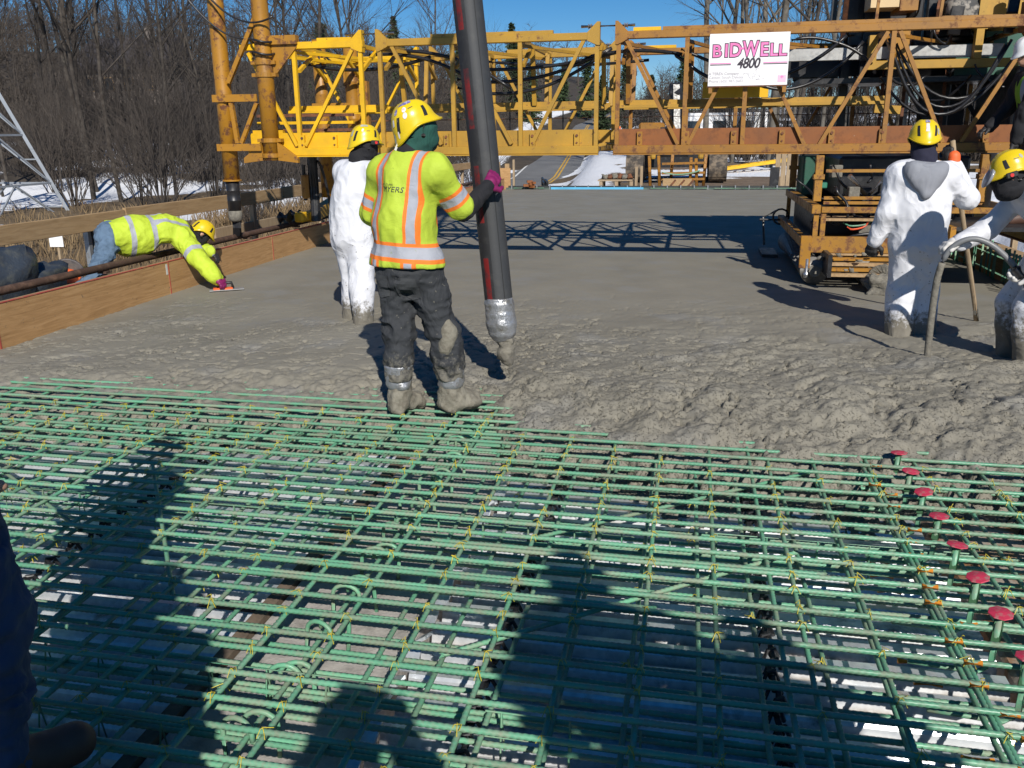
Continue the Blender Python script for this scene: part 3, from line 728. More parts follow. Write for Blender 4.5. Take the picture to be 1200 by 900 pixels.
# cross frames between the two faces
for (x, mt) in ((-5.3, M_Y1), (-4.76, M_Y1), (-3.95, M_Y1), (-3.66, M_Y2), (-2.8, M_Y2), (-2.0, M_Y2), (-1.15, M_Y2), (-.86, M_Y3), (-.13, M_Y3), (.515, M_Y3), (2.0, M_Y3), (3.4, M_Y3)):
    T('cross_strut', (x, YF+.046, ZT-.03), (x, YB-.046, ZT-.03), .045, .045, mt)
    T('cross_strut', (x, YF+.052, ZB+.04), (x, YB-.052, ZB+.04), .045, .045, mt)
    T('knee_brace', (x+.03, YF+.03, ZT-.30), (x+.03, YF+.55, ZT-.055), .04, .04, mt); T('knee_brace', (x+.03, YB-.03, ZT-.30), (x+.03, YB-.55, ZT-.055), .04, .04, mt)
    if x > -3.9 and x < 1:
        T('inner_post', (x+.05, YF+.65, 1.98), (x+.05, YF+.52, ZT-.06), .05, .05, mt); T('inner_post', (x+.05, YB-.65, 1.98), (x+.05, YB-.52, ZT-.06), .05, .05, mt)
for (a, b, mt) in ((-3.66, -2.8, M_Y2), (-2.8, -2.0, M_Y2), (-2.0, -1.15, M_Y2), (-.86, -.13, M_Y3), (-.13, .5, M_Y3), (.5, 2.0, M_Y3), (2.0, 3.4, M_Y3), (-5.3, -4.76, M_Y1), (-4.76, -3.95, M_Y1)):
    T('plan_brace', (a, YF+.05, ZT-.085), (b, YB-.05, ZT-.085), .035, .035, mt)
# carriage rails hung inside the truss
for (x0, x1, mt) in ((-5.2, -3.86, M_Y1), (-3.75, -1.10, M_Y2), (-.92, 2.1, M_Y2)):
    for yv in (YF+.70, YB-.70):
        rlb = MB().bbox((x0, yv-.05, 1.93), (x1, yv+.05, 1.965)).build('carriage_rail', mt, pv); MB().bbox((x0, yv-.012, 1.966), (x1, yv+.012, 2.02)).build('rail_head', mt, rlb)
T('rail_stop', (2.0, YF+.70, 1.88), (2.28, YF+.70, 1.86), .11, .09, M_Y2)
# far handrail wire and lines behind
MB().tube([V(-5.2, YB+.4, 1.95-.1), V(4, YB+.4, 1.86)], .008, 6).build('safety_line', M_RUST, pv); MB().tube([V(-5.2, YB+.45, 1.70), V(4, YB+.45, 1.66)], .008, 6).build('safety_line', M_BLK, pv)
for k in range(12): MB().tube([V(-5+k*.78, YB+.42, 1.35), V(-5+k*.78, YB+.42, 1.98)], .010, 6).build('line_post', M_BLK, pv)
# hydraulic hoses through the truss
hs_ = [((-4.9, 11.2, 2.52), (-3.2, 11.0, 2.56), .10, .022), ((-4.0, 11.0, 2.6), (-2.7, 10.9, 2.30), -.10, .020), ((-3.6, 10.95, 2.63), (-2.2, 10.9, 2.18), -.12, .020), ((-2.6, 11.0, 2.40), (-.9, 11.0, 2.56), .06, .020), ((-2.9, 11.1, 2.3), (-1.0, 11.0, 2.60), .16, .020), ((-2.9, 11.1, 2.2), (-1.0, 11.0, 2.60), .24, .020), ((-2.7, 12.0, 2.56), (-.6, 11.6, 2.50), .05, .018), ((-1.3, 11.0, 2.50), (-.2, 10.9, 2.50), -.06, .020), ((-.3, 10.9, 2.52), (.4, 10.8, 2.15), .05, .020), ((-.2, 10.95, 2.56), (.5, 10.9, 2.36), .04, .018), ((.3, 11.0, 2.2), (1.6, 11.0, 2.66), .18, .020), ((.6, 11.0, 2.2), (1.8, 11.1, 2.60), .26, .018), ((1.0, 10.95, 2.62), (1.9, 11.0, 2.35), -.12, .018), ((2.0, 10.8, 2.6), (3.2, 10.8, 2.5), .75, .020), ((2.05, 10.85, 2.6), (3.25, 10.8, 2.55), .70, .016), ((2.1, 10.9, 2.55), (3.5, 10.9, 2.62), .62, .018), ((1.95, 10.8, 2.2), (3.4, 10.9, 2.5), .55, .016)]
for a, b, d, r in hs_: MB().tube(sag(a, b, d, 16, .012), r, 8).build('hydraulic_hose', M_HOSE, pv, True)

# ---- left leg assembly: jack pipes, brackets and bogies on the screed rail
def pipe(x, y, z0, z1, r, mt, name='jack_pipe', n=20):
    o = MB().lathe((x, y, z0), [(r, 0), (r, (z1-z0)*.33), (r*1.02, (z1-z0)*.333), (r, (z1-z0)*.337), (r, (z1-z0)*.66), (r*1.02, (z1-z0)*.664), (r, (z1-z0)*.668), (r, z1-z0)], n).build(name, mt, pv, True); return o
def clamp(x, y, z, r, mt):
    c = MB(); c.lathe((x, y, z-.025), [(r+.002, 0), (r+.016, .0), (r+.016, .05), (r+.002, .05)], 20); c.bbox((x+r+.0, y-.045, z-.02), (x+r+.055, y+.045, z+.02)); c.bbox((x-r-.055, y-.045, z-.02), (x-r, y+.045, z+.02)); c.build('pipe_clamp', mt, pv)
p1x, p1y = -5.72, YF-.02
pipe(p1x, p1y, 1.12, 4.2, .098, M_Y4); pipe(p1x, p1y, .74, 1.12, .082, M_BLK, 'leg_sleeve'); MB().lathe((p1x, p1y, .60), [(.05, 0), (.085, .03), (.085, .14)], 16).build('leg_foot', M_CAKED, pv, True); MB().lathe((p1x, p1y, 1.105), [(.10, 0), (.118, .003), (.118, .02), (.10, .023)], 20).build('leg_collar', M_Y4, pv)
p2x = -5.13
pipe(p2x, YF-.06, 1.36, 4.3, .100, M_Y4)
for z in (1.42, 1.60, 2.36, 2.50): clamp(p2x, YF-.06, z, .100, M_Y4)
for z in (2.10, 1.52): MB().beam((p1x-.10, YF-.13, z), (p2x-.10, YF-.13, z), .022, .085, (0, 0, 1)).build('link_bar', M_Y4, pv)
T('leg_brace', (p2x-.05, YF-.10, 3.0), (p1x+.12, YF-.10, 2.28), .05, .05, M_Y4, (0, 1, 0)); T('leg_brace', (p2x-.12, YF-.10, 2.04), (p1x+.22, YF-.10, 1.57), .045, .045, M_Y4, (0, 1, 0)); T('leg_brace', (p1x+.13, YF-.1, 2.05), (p1x+.17, YF-.1, 1.57), .05, .05, M_Y4, (0, 1, 0))
MB().prism([(p2x+.11, YF-.06, 2.33), (p2x+.11, YF-.06, 2.78), (p2x+.43, YF-.06, 2.78), (p2x+.43, YF-.06, 2.67)], (0, 0, 0), (0, .03, 0)).build('gusset_plate', M_Y4, pv)
MB().bbox((p2x+.10, YF-.10, 2.70), (p2x+.44, YF-.0, 2.80)).build('gusset_cap', M_Y4, pv)
for sx in (-1, 1):
    MB().prism([(p2x+sx*.10, YF-.1, 1.36), (p2x+sx*.36, YF-.1, 1.33), (p2x+sx*.36, YF-.1, 1.39), (p2x+sx*.10, YF-.1, 1.58)], (0, 0, 0), (0, .05, 0)).build('base_gusset', M_Y4, pv)
for z in (2.74, 2.60): MB().tube([V(p2x+.14*math.cos(a), YF-.06+.14*math.sin(a), z+.02*math.sin(a*2)) for a in np.linspace(0, 2*PI, 15)], .014, 6).build('hose_loop', M_HOSE, pv, True)
for k, (a, b, d) in enumerate((((-6.1, 10.3, 3.4), (-5.2, 10.4, 2.78), .2), ((-5.9, 10.3, 3.5), (-4.9, 10.3, 3.0), .25))): MB().tube(sag(a, b, d), .012, 6).build('hydraulic_hose', M_HOSE, pv, True)
# rear pair
pipe(-5.42, YB+.1, .75, 2.98, .098, M_Y4); pipe(-4.92, YB+.05, 1.36, 2.92, .10, M_Y4); MB().lathe((-4.92, YB+.05, 2.90), [(.10, 0), (.115, .005), (.115, .03), (.05, .035)], 20).build('pipe_cap', M_Y4, pv)
MB().lathe((-5.42, YB+.1, 2.88), [(.10, 0), (.122, .002), (.122, .03), (.10, .032)], 16).build('clamp_ring', M_BLK, pv)
MB().prism([(-5.02, YB-.02, 2.33), (-5.02, YB-.02, 2.60), (-4.65, YB-.02, 2.60)], (0, 0, 0), (0, .03, 0)).build('gusset_plate', M_Y4, pv)
for z in (2.06, 1.52): MB().beam((-5.52, YB-.04, z), (-4.92, YB-.04, z), .022, .085, (0, 0, 1)).build('link_bar', M_Y4, pv)
for (x, y) in ((-4.78, YB+.05), (-4.70, YB+.05)): T('mast_post', (x, y, 1.45), (x, y, 2.4), .10 if x < -4.75 else .05, .10, M_Y4)
for (a, b) in (((-5.42, YB+.02, 2.9), (-5.2, YB-.2, 2.5)), ((-5.40, YB, 2.9), (-4.8, YB-.4, 2.6))): MB().tube(sag(a, b, .1), .014, 6).build('hydraulic_hose', M_HOSE, pv, True)
MB().bbox((-5.55, YF+.3, 1.60), (-4.9, YB-.3, 1.63)).build('end_platform', M_RUST, pv)
for k in range(3): MB().bbox((-5.5, YF+.35, 1.70+k*.09), (-4.2, YF+.40, 1.735+k*.09)).build('end_slat', M_RUST if k != 1 else M_Y1, pv)
MB().bbox((-5.45, YF-.01, 1.40), (-4.95, YF+.09, 1.50)).build('end_box', M_Y1, pv); MB().bbox((-5.4, YF+.02, 1.66), (-5.0, YF+.10, 1.72)).build('end_box', M_Y1, pv)
# bogie under the left end
MB().cyl((-5.38, YB-.5, .45), (-5.38, YB-.5, 1.42), .075, 16).build('bogie_leg', M_BLK, pv); MB().cyl((-5.50, YB-.55, .75), (-5.50, YB-.55, 1.25), .028, 10).build('bogie_crank', M_BLK, pv)
MB().lathe((-5.46, YB-.62, .95), [(.03, -.17), (.055, -.16), (.055, .16), (.03, .17)], 12).build('spring_box', M_Y4, pv)
bo = MB().prism([(-5.60, YB-.35, .42), (-5.60, YB-.35, .56), (-5.60, YB+1.0, .80), (-5.60, YB+1.2, .78), (-5.60, YB+1.2, .60)], (0, 0, 0), (.14, 0, 0)).build('bogie_beam', M_Y2, pv)
MB().bbox((-5.66, YB-.65, .44), (-5.52, YB-.32, .58)).build('bogie_motor', M_Y1, pv, bevel=.02)
for yv in (YB-.75, YB-.4, YB+1.0): MB().cyl((-5.82, yv, .52), (-5.68, yv, .52), .085, 16).build('bogie_wheel', M_BLK, pv)
MB().tube(sag((-5.3, YB-.5, 1.3), (-5.2, YB-.35, .6), -.15), .02, 8).build('hydraulic_hose', M_HOSE, pv, True)
MB().tube([V(-5.72, YF, .62), V(-5.73, YF, .42)], .055, 12).build('leg_roller', M_BLK, pv, True)

# ---- right side: silver beam, columns, engine platform
MB().bbox((.96, 11.42, 2.43), (3.36, 11.48, 2.565)).build('silver_beam', M_ALU, pv, bevel=.004)
for x in (1.82, 2.28): MB().bbox((x, 11.41, 2.42), (x+.08, 11.49, 2.575)).build('beam_band', M_BLK, pv)
MB().bbox((1.90, 11.30, 2.31), (3.5, 11.37, 2.405)).build('lower_beam', M_Y2, pv, bevel=.005)
MB().bbox((1.90, 11.29, 2.31), (1.99, 11.39, 2.68)).build('hanger_plate', M_Y2, pv); MB().bbox((3.02, 11.29, 2.405), (3.10, 11.39, 3.6)).build('hanger_plate', M_Y2, pv)
T('dark_column', (3.24, 12.7, .3), (3.24, 12.7, 2.9), .20, .20, M_BLK, (0, 1, 0)); T('dark_column', (1.80, 12.3, 1.4), (1.80, 12.3, 4.0), .10, .14, M_BLK, (0, 1, 0)); T('dark_column', (1.96, 12.0, 2.2), (1.96, 12.0, 4.0), .06, .1, M_BLK, (0, 1, 0))
for x in (2.2, 2.45, 2.9): T('rust_post', (x, 11.9, 1.45), (x, 11.9, 2.8), .035, .035, M_RUST, (0, 1, 0))
for x in (3.0, 3.6): T('dark_brace', (x, 12.4, 1.5), (x-.5, 12.4, 2.3), .05, .05, M_BLK, (0, 1, 0))
MB().bbox((1.2, 11.6, 2.18), (3.6, 12.5, 2.24)).build('engine_deck', M_BLK, pv); MB().bbox((1.1, 12.4, 2.30), (2.0, 12.45, 2.60)).build('dark_panel', M_BLK, pv)
MB().bbox((2.2, 11.8, 2.26), (2.45, 12.2, 2.66)).build('engine_block', M_BLK, pv); MB().bbox((2.5, 11.9, 2.55), (2.9, 12.3, 2.68)).build('engine_cover', M_BLK, pv); MB().bbox((2.95, 11.75, 2.25), (3.5, 12.2, 2.60)).build('engine_block', M_DGRN, pv)
MB().bbox((2.16, 11.2, 2.40), (2.31, 11.28, 2.78)).build('panel', M_Y4, pv)
# engine and control boxes above the top chord
MB().bbox((1.86, 11.2, 2.96), (2.16, 11.6, 3.5)).build('tank_box', pm('beige_box', (.62, .45, .24), None, 4, rough=.6), pv); MB().bbox((2.17, 11.2, 2.92), (2.36, 11.7, 3.5)).build('tank_side', M_Y3, pv)
MB().bbox((1.70, 11.9, 2.75), (1.84, 12.2, 3.8)).build('dark_box', M_BLK, pv); MB().bbox((1.5, 11.6, 2.78), (1.56, 11.7, 3.9)).build('exhaust_post', M_BLK, pv)
T('hand_rail', (1.88, 10.9, 2.75), (1.90, 10.9, 3.4), .03, .03, M_Y3, (0, 1, 0)); T('hand_rail', (2.52, 10.9, 2.66), (2.56, 10.9, 3.4), .03, .03, M_Y3, (0, 1, 0)); T('hand_rail', (2.54, 10.9, 2.80), (3.6, 10.9, 2.79), .03, .035, M_Y3)
seat = lump((2.95, 11.6, 2.95), (.28, .30, .16), 5.5, (18, 12), .35).build('seat_cover', pm('torn_cover', (.30, .27, .23), (.05, .05, .05), 9, (.45, .55), .7), pv, True)
MB().bbox((3.15, 11.5, 2.75), (3.7, 12.0, 3.5)).build('hopper_box', M_Y2, pv); MB().bbox((3.10, 11.4, 2.72), (3.16, 11.5, 3.5)).build('hopper_post', M_Y2, pv)
MB().box((3.42, 10.55, 2.75), (.30, .3, .30), rz=.1).build('end_bracket', M_RW, pv)
for (a, b, mt) in (((1.78, 12.0, 2.62), (2.6, 12.5, 3.9), M_BLK), ((2.65, 12.1, 2.70), (3.3, 12.6, 3.9), M_BLK), ((3.35, 12.2, 2.3), (4.4, 12.6, 3.9), M_DGRN), ((1.2, 12.46, 2.25), (1.75, 12.52, 2.66), M_BLK), ((2.0, 12.3, 2.25), (3.6, 12.35, 2.62), M_BLK), ((3.4, 11.0, 1.45), (3.62, 12.4, 2.3), M_BLK), ((2.75, 12.45, 1.45), (3.12, 12.5, 2.3), M_BLK)):
    MB().bbox(a, b).build('machine_cover', mt, pv, bevel=.02)
for (x, y, z0, z1, r_) in ((2.35, 11.5, 2.70, 3.3, .05), (2.62, 11.4, 2.68, 3.2, .03), (2.78, 11.3, 2.66, 2.95, .07), (3.35, 11.3, 2.66, 3.1, .06), (1.62, 11.4, 2.66, 3.5, .03), (2.05, 11.9, 2.25, 2.6, .08), (2.6, 11.7, 2.25, 2.55, .09)):
    MB().cyl((x, y, z0), (x+.02, y, z1), r_, 12).build('machine_fitting', M_BLK if r_ > .04 else M_RUST, pv, True)
for k in range(12):
    a = V(random.uniform(1.7, 3.4), random.uniform(11.2, 12), random.uniform(2.2, 2.9)); b = a+V(random.uniform(-.6, .6), random.uniform(-.3, .3), random.uniform(-.3, .4)); MB().tube(sag(a, b, random.uniform(.05, .25), 10, .02), random.uniform(.010, .018), 6).build('hydraulic_hose', M_HOSE, pv, True)
# right leg
pipe(3.75, YF-.02, .5, 3.6, .098, M_BLK); pipe(3.75, YB+.1, .5, 3.6, .098, M_BLK)
MB().bbox((3.66, 9.9, .44), (3.84, 13.4, .62)).build('bogie_beam', M_Y2, pv)
for yv in (10.1, 13.2): MB().cyl((3.68, yv, .50), (3.82, yv, .50), .085, 16).build('bogie_wheel', M_BLK, pv)

# ---- sign board
sb = MB().bbox((.11, YF-.105, 2.125), (.945, YF-.10, 2.66)).build('sign_board', pm('sign_white', (.80, .79, .80), (.55, .52, .50), 9, (.70, .78), .35, var=.03), pv)
tag(sb, 'white sign board reading BID-WELL 4800 in pink and black')
MB().bbox((.10, YF-.103, 2.112), (.955, YF-.09, 2.1245)).build('sign_edge', M_RUST, sb)
M_INK = pm('ink_black', (.03, .022, .035), None, 9, rough=.5); M_PINK = pm('ink_pink', (.78, .20, .46), None, 9, rough=.5, var=.2); M_GREYI = pm('ink_grey', (.38, .36, .38), None, 9, rough=.5); M_WHT = pm('ink_white', (.8, .8, .8), None, 9, rough=.5)
def text_mesh(txt, size, offset=0.0, shear=0.0, spacing=1.0, xs=1.0, ext=0.0):
    cu = bpy.data.curves.new('t', 'FONT'); cu.body = txt; cu.size = size; cu.offset = offset; cu.shear = shear; cu.space_character = spacing; cu.align_x = 'CENTER'; cu.extrude = ext; cu.resolution_u = 3
    o = bpy.data.objects.new('t', cu); COL.objects.link(o); dg = bpy.context.evaluated_depsgraph_get(); dg.update()
    me = bpy.data.meshes.new_from_object(o.evaluated_get(dg)); bpy.data.objects.remove(o); bpy.data.curves.remove(cu)
    for v in me.vertices: v.co.x *= xs
    return me
def place_text(name, txt, cx, cz, size, y, mat, parent, off=0.0, shear=0.0, xs=1.0, sp=1.0, rot=0.0, zs=1.0):
    me = text_mesh(txt, size, off, shear, sp, xs); L_ = wl(parent); ca, sa = math.cos(rot), math.sin(rot)
    for v in me.vertices:
        x, z = v.co.x, v.co.y*zs; v.co = Vector((cx+x*ca-z*sa, y, cz+x*sa+z*ca))-L_
    me.update(); return link(name, me, mat, parent)
lw = [('B', .19, 1.08), ('I', .29, 1.14), ('D', .385, 1.22), ('W', .545, 1.34), ('E', .685, 1.20), ('L', .785, 1.08), ('L', .875, .98)]
for ch, x, zs in lw:
    s_ = .162
    place_text('letter_outline', ch, x, 2.425, s_, YF-.1062, M_INK, sb, .011, .0, 1.10 if ch != 'W' else .95, 1, 0, zs); place_text('letter', ch, x, 2.425, s_, YF-.1072, M_PINK, sb, .003, .0, 1.10 if ch != 'W' else .95, 1, 0, zs)
MB().bbox((.425, YF-.1075, 2.495), (.475, YF-.1070, 2.515)).build('hyphen', M_PINK, sb)
place_text('number', '4800', .525, 2.305, .145, YF-.1072, M_INK, sb, .004, .25, .85, .95)
for (x0, x1) in ((.125, .345), (.685, .935)):
    MB().bbox((x0, YF-.107, 2.352), (x1, YF-.1062, 2.361)).build('rule_pink', M_PINK, sb); MB().bbox((x0, YF-.107, 2.338), (x1, YF-.1062, 2.347)).build('rule_black', M_INK, sb)
place_text('small_print', 'A TEREX Company', .275, 2.238, .040, YF-.107, M_GREYI, sb, .0006); place_text('small_print', 'Canton, South Dakota', .30, 2.200, .040, YF-.107, M_GREYI, sb); place_text('small_print', 'Phone (605) 987-2603', .30, 2.160, .040, YF-.107, M_GREYI, sb)
MB().bbox((.845, YF-.107, 2.155), (.93, YF-.1062, 2.225)).build('badge', pm('badge_pink', (.80, .45, .58), None, 5), sb); place_text('badge_print', '+', .887, 2.185, .06, YF-.1078, M_PINK, sb, .002)
rs2 = random.Random(3); b = MB()
for k in range(9):
    x, z = .50+rs2.uniform(0, .17), 2.19+rs2.uniform(0, .08); b.tube([V(x, YF-.1065, z), V(x+rs2.uniform(-.05, .05), YF-.1065, z+rs2.uniform(-.03, .03)), V(x+rs2.uniform(-.06, .06), YF-.1065, z+rs2.uniform(-.04, .04))], .0016, 4)
b.build('scratches', M_GREYI, sb)
for x in (.14, .92):
    MB().bbox((x-.02, YF-.1, 2.05), (x+.02, YF-.05, 2.66)).build('sign_bracket', M_Y3, pv)
MB().bbox((.06, YF+.5, 2.02), (.80, YF+.55, 2.20)).build('tool_tray', M_Y1, pv)

# ---- finishing carriage under the truss
cg = thing('finishing_carriage', 'dirty yellow finishing carriage with rollers hanging under the truss at right', 'carriage', (2.1, 11.2, .06))
def C(name, a, b, mt, bev=0.0): return MB().bbox(a, b).build(name, mt, cg, bevel=bev)
for (x, y) in ((1.29, 10.0), (2.25, 10.0), (1.29, 12.5), (2.9, 12.5), (2.9, 10.0)):
    C('hanger_post', (x-.03, y-.03, .92), (x+.05, y+.05, 1.395), M_YC, .004); C('post_collar', (x-.045, y-.045, 1.15), (x+.065, y+.065, 1.20), M_YC)
for z, mt in ((1.235, M_YC), (.955, M_YC), (.905, M_YC)):
    C('cross_bar', (1.37, 9.99, z-.016), (2.95, 10.02, z+.016), mt)
C('side_channel', (1.24, 9.85, .80), (1.33, 12.7, .89), M_YC, .004); C('front_channel', (1.34, 9.86, .81), (3.05, 9.93, .87), M_YC, .004); C('tray_plank', (1.36, 9.88, .725), (2.1, 10.4, .75), M_LUM)
C('green_box', (1.36, 12.0, .85), (1.62, 12.6, 1.33), M_DGRN, .01); C('green_box', (1.42, 10.9, 1.0), (1.52, 11.1, 1.08), pm('green_bright', (.03, .2, .13), None, 5), .01)
C('engine_block', (1.62, 10.8, .90), (3.0, 12.2, 1.36), M_BLK, .03); C('dark_back_fill', (1.40, 12.55, .10), (3.2, 12.60, 1.38), M_BLK); C('dark_belly_fill', (1.4, 10.45, .50), (3.0, 12.5, .80), M_BLK, .02); C('dark_side_fill', (1.345, 10.6, .28), (1.375, 12.5, .79), M_BLK); C('hyd_manifold', (1.65, 10.3, .88), (1.9, 10.6, 1.05), M_BLK, .01); C('hyd_manifold', (2.1, 10.25, 1.0), (2.3, 10.5, 1.12), M_CHR, .01)  # black block and panels added to deepen the dark under the truss
for (a, b, r, mt) in (((1.62, 10.05, 1.18), (1.82, 10.2, .98), .028, M_CHR), ((1.85, 10.1, 1.0), (1.95, 10.1, 1.12), .02, M_CHR), ((2.0, 10.05, 1.10), (2.35, 10.15, 1.0), .022, M_CHR)): MB().cyl(a, b, r, 10).build('hydraulic_cylinder', mt, cg, True)
for (a, b, d, r) in (((1.45, 9.98, 1.07), (1.63, 9.9, .76), -.06, .016), ((1.5, 9.95, .45), (2.1, 9.92, .52), -.10, .018), ((1.6, 9.9, .48), (2.0, 9.88, .45), -.05, .022), ((1.8, 9.95, .5), (2.2, 9.9, .66), .1, .015), ((1.5, 10.3, 1.0), (2.2, 10.2, .7), .1, .014)): MB().tube(sag(a, b, d, 12, .02), r, 8).build('hose', M_HOSE, cg, True)
for k, (a, b, mt) in enumerate((((1.56, 9.93, .70), (1.9, 9.91, .75), M_EPOXY), ((1.6, 9.9, .66), (1.85, 9.9, .73), M_STR))): MB().tube(sag(a, b, .05, 8, .02), .009, 6).build('wire', mt, cg)
for (x, y) in ((1.29, 9.9), (1.36, 9.88), (2.4, 9.9), (1.27, 12.55)): C('strut', (x-.02, y-.02, .50), (x+.03, y+.03, .80), M_YC)
C('grey_plate', (1.75, 9.95, .57), (2.6, 10.0, .69), M_CAKED); C('dark_plate', (1.40, 10.3, .55), (2.8, 10.34, .79), M_BLK)
C('lower_channel', (1.16, 9.80, .44), (1.24, 12.7, .54), M_YC, .004); C('lower_front', (1.24, 9.79, .40), (2.2, 9.85, .57), M_YC, .004); C('lower_post', (1.14, 9.74, .24), (1.25, 9.80, .58), M_Y4, .004)
for k in range(6): C('deck_slat', (1.42, 9.42+k*.095, .205+k*.042), (2.35, 9.50+k*.095, .235+k*.042), M_Y4 if k % 2 else M_LUM)
C('tray_edge', (1.38, 9.38, .20), (1.42, 9.98, .43), M_BLK)
for (x, y) in ((1.22, 9.75), (2.15, 9.6)): MB().lathe((x, y, .14), [(.03, 0), (.035, .05), (.02, .06), (.02, .20)], 10).build('adjuster', M_CHR, cg, True)
rol = MB().cyl((1.30, 9.75, .215), (1.30, 12.4, .215), .145, 24).build('paving_roller', pm('roller_steel', (.20, .19, .17), (.30, .28, .25), 12, (.45, .65), .6, .4), cg, True)
MB().cyl((1.30, 9.70, .215), (1.30, 9.749, .215), .06, 12).build('roller_hub', M_CAKED, rol)
rol2 = MB().cyl((1.85, 9.9, .215), (1.85, 12.4, .215), .145, 24).build('paving_roller', bpy.data.materials['roller_steel'], cg, True)
# augers ahead of the rollers
for xa, ya in ((1.93, 9.35), (2.35, 9.45)):
    ag = MB().cyl((xa, ya, .20), (xa, 12.2, .20), .05, 12).build('auger', M_CAKED, cg, True); hb_ = MB(); vs = []; fs = []
    for i in range(140):
        t = i/139; a = t*2*PI*8; y = ya+t*2.6
        vs += [(xa+.05*math.cos(a), y, .20+.05*math.sin(a)), (xa+.135*math.cos(a), y, .20+.135*math.sin(a)), (xa+.135*math.cos(a), y+.02, .20+.135*math.sin(a)), (xa+.05*math.cos(a), y+.02, .20+.05*math.sin(a))]
    for i in range(139):
        o4 = 4*i
        for k in range(4): fs.append((o4+k, o4+(k+1) % 4, o4+4+(k+1) % 4, o4+4+k))
    hb_.add(vs, fs); hb_.build('auger_flight', M_CAKED, ag)
lump((1.90, 9.33, .13), (.14, .10, .11), 8.8, (20, 14), .6).build('mud_clump', M_CAKED, cg, True); lump((2.1, 9.36, .10), (.10, .09, .07), 4.8, (16, 10), .6).build('mud_clump', M_CAKED, cg, True)
C('end_plate', (1.52, 9.95, .20), (2.6, 9.99, .40), M_BLK); C('end_plate', (2.2, 9.6, .10), (2.24, 10.8, .5), M_BLK)
# drag float at the left of the carriage
MB().tube([V(1.12, 12.6, .60), V(.95, 12.5, .52), V(.98, 12.4, .16)], .015, 6).build('float_arm', M_BLK, cg); MB().tube([V(1.20, 12.4, .50), V(.90, 12.4, .50)], .018, 6).build('float_arm', M_BLK, cg)
MB().tube([V(1.16+.10*math.cos(a), 12.3, .55+.10*math.sin(a)) for a in np.linspace(0, 2*PI, 14)], .014, 6).build('float_wheel', M_BLK, cg, True)
C('float_pan', (.92, 11.9, .065), (1.12, 12.6, .10), M_BLK)
C('work_platform', (2.5, 9.2, .70), (4.2, 10.3, .74), M_BLK); C('platform_beam', (2.45, 9.2, .62), (2.5, 10.3, .74), M_Y4)
rc = random.Random(12)
for k in range(16):
    a = V(rc.uniform(1.4, 2.6), rc.uniform(9.9, 10.4), rc.uniform(.5, 1.3)); b = a+V(rc.uniform(-.4, .4), rc.uniform(-.1, .2), rc.uniform(-.35, .25)); MB().tube(sag(a, b, rc.uniform(.03, .18), 10, .02), rc.uniform(.008, .017), 6).build('hose', M_HOSE, cg, True)
for k in range(10):
    a = V(rc.uniform(1.5, 2.7), rc.uniform(10.0, 10.5), rc.uniform(.9, 1.25)); MB().box(a, (rc.uniform(.05, .14), .08, rc.uniform(.05, .14)), rz=rc.uniform(-.4, .4)).build('valve_block', (M_BLK, M_CHR, M_Y4, M_CAKED)[k % 4], cg, bevel=.006)
for k in range(26):
    lump((1.2+rc.uniform(0, 1.2), 9.4+rc.uniform(0, .4), .22+rc.uniform(0, .22)), (rc.uniform(.012, .035), rc.uniform(.012, .03), rc.uniform(.01, .025)), k*1.3, (7, 5), .6).build('concrete_splash', M_CAKED, cg, True)
for (x, y) in ((2.55, 10.25), (4.1, 10.25)): C('platform_hanger', (x-.03, y-.03, .745), (x+.03, y+.03, 1.40), M_YC)
# ------------------------------------------------------------------ people
def npv(v): return np.array([v[0], v[1], v[2]], float)
def prim_d(P, p):
    if p[0] == 'c':
        a, b, ra, rb = npv(p[1]), npv(p[2]), p[3], p[4]; ab = b-a; t = np.clip(((P-a)@ab)/max(1e-9, ab@ab), 0, 1)
        return np.linalg.norm(P-a-t[..., None]*ab, axis=-1)-(ra+(rb-ra)*t)
    c, r, M = npv(p[1]), np.array(p[2], float), np.array(p[3], float); q_ = (P-c)@M.T
    k0 = np.linalg.norm(q_/r, axis=-1); k1 = np.linalg.norm(q_/(r*r), axis=-1)+1e-9; return k0*(k0-1)/k1
def bounds(prims):
    lo = np.full(3, 1e9); hi = -lo
    for p in prims:
        if p[0] == 'c':
            for q_, r in ((p[1], p[3]), (p[2], p[4])): lo = np.minimum(lo, npv(q_)-r); hi = np.maximum(hi, npv(q_)+r)
        else: r = max(p[2]); lo = np.minimum(lo, npv(p[1])-r); hi = np.maximum(hi, npv(p[1])+r)
    return lo, hi
def sdf(P, prims, k):
    d = None
    for p in prims:
        e = prim_d(P, p)
        if d is None: d = e
        else:
            h = np.clip(.5+.5*(e-d)/k, 0, 1); d = e*h+d*(1-h)-k*h*(1-h) if False else (e*(1-h)+d*h-k*h*(1-h)) if True else d
    return d
def smin(d, e, k):
    h = np.clip(.5+.5*(e-d)/k, 0, 1); return e*(1-h)+d*h-k*h*(1-h)
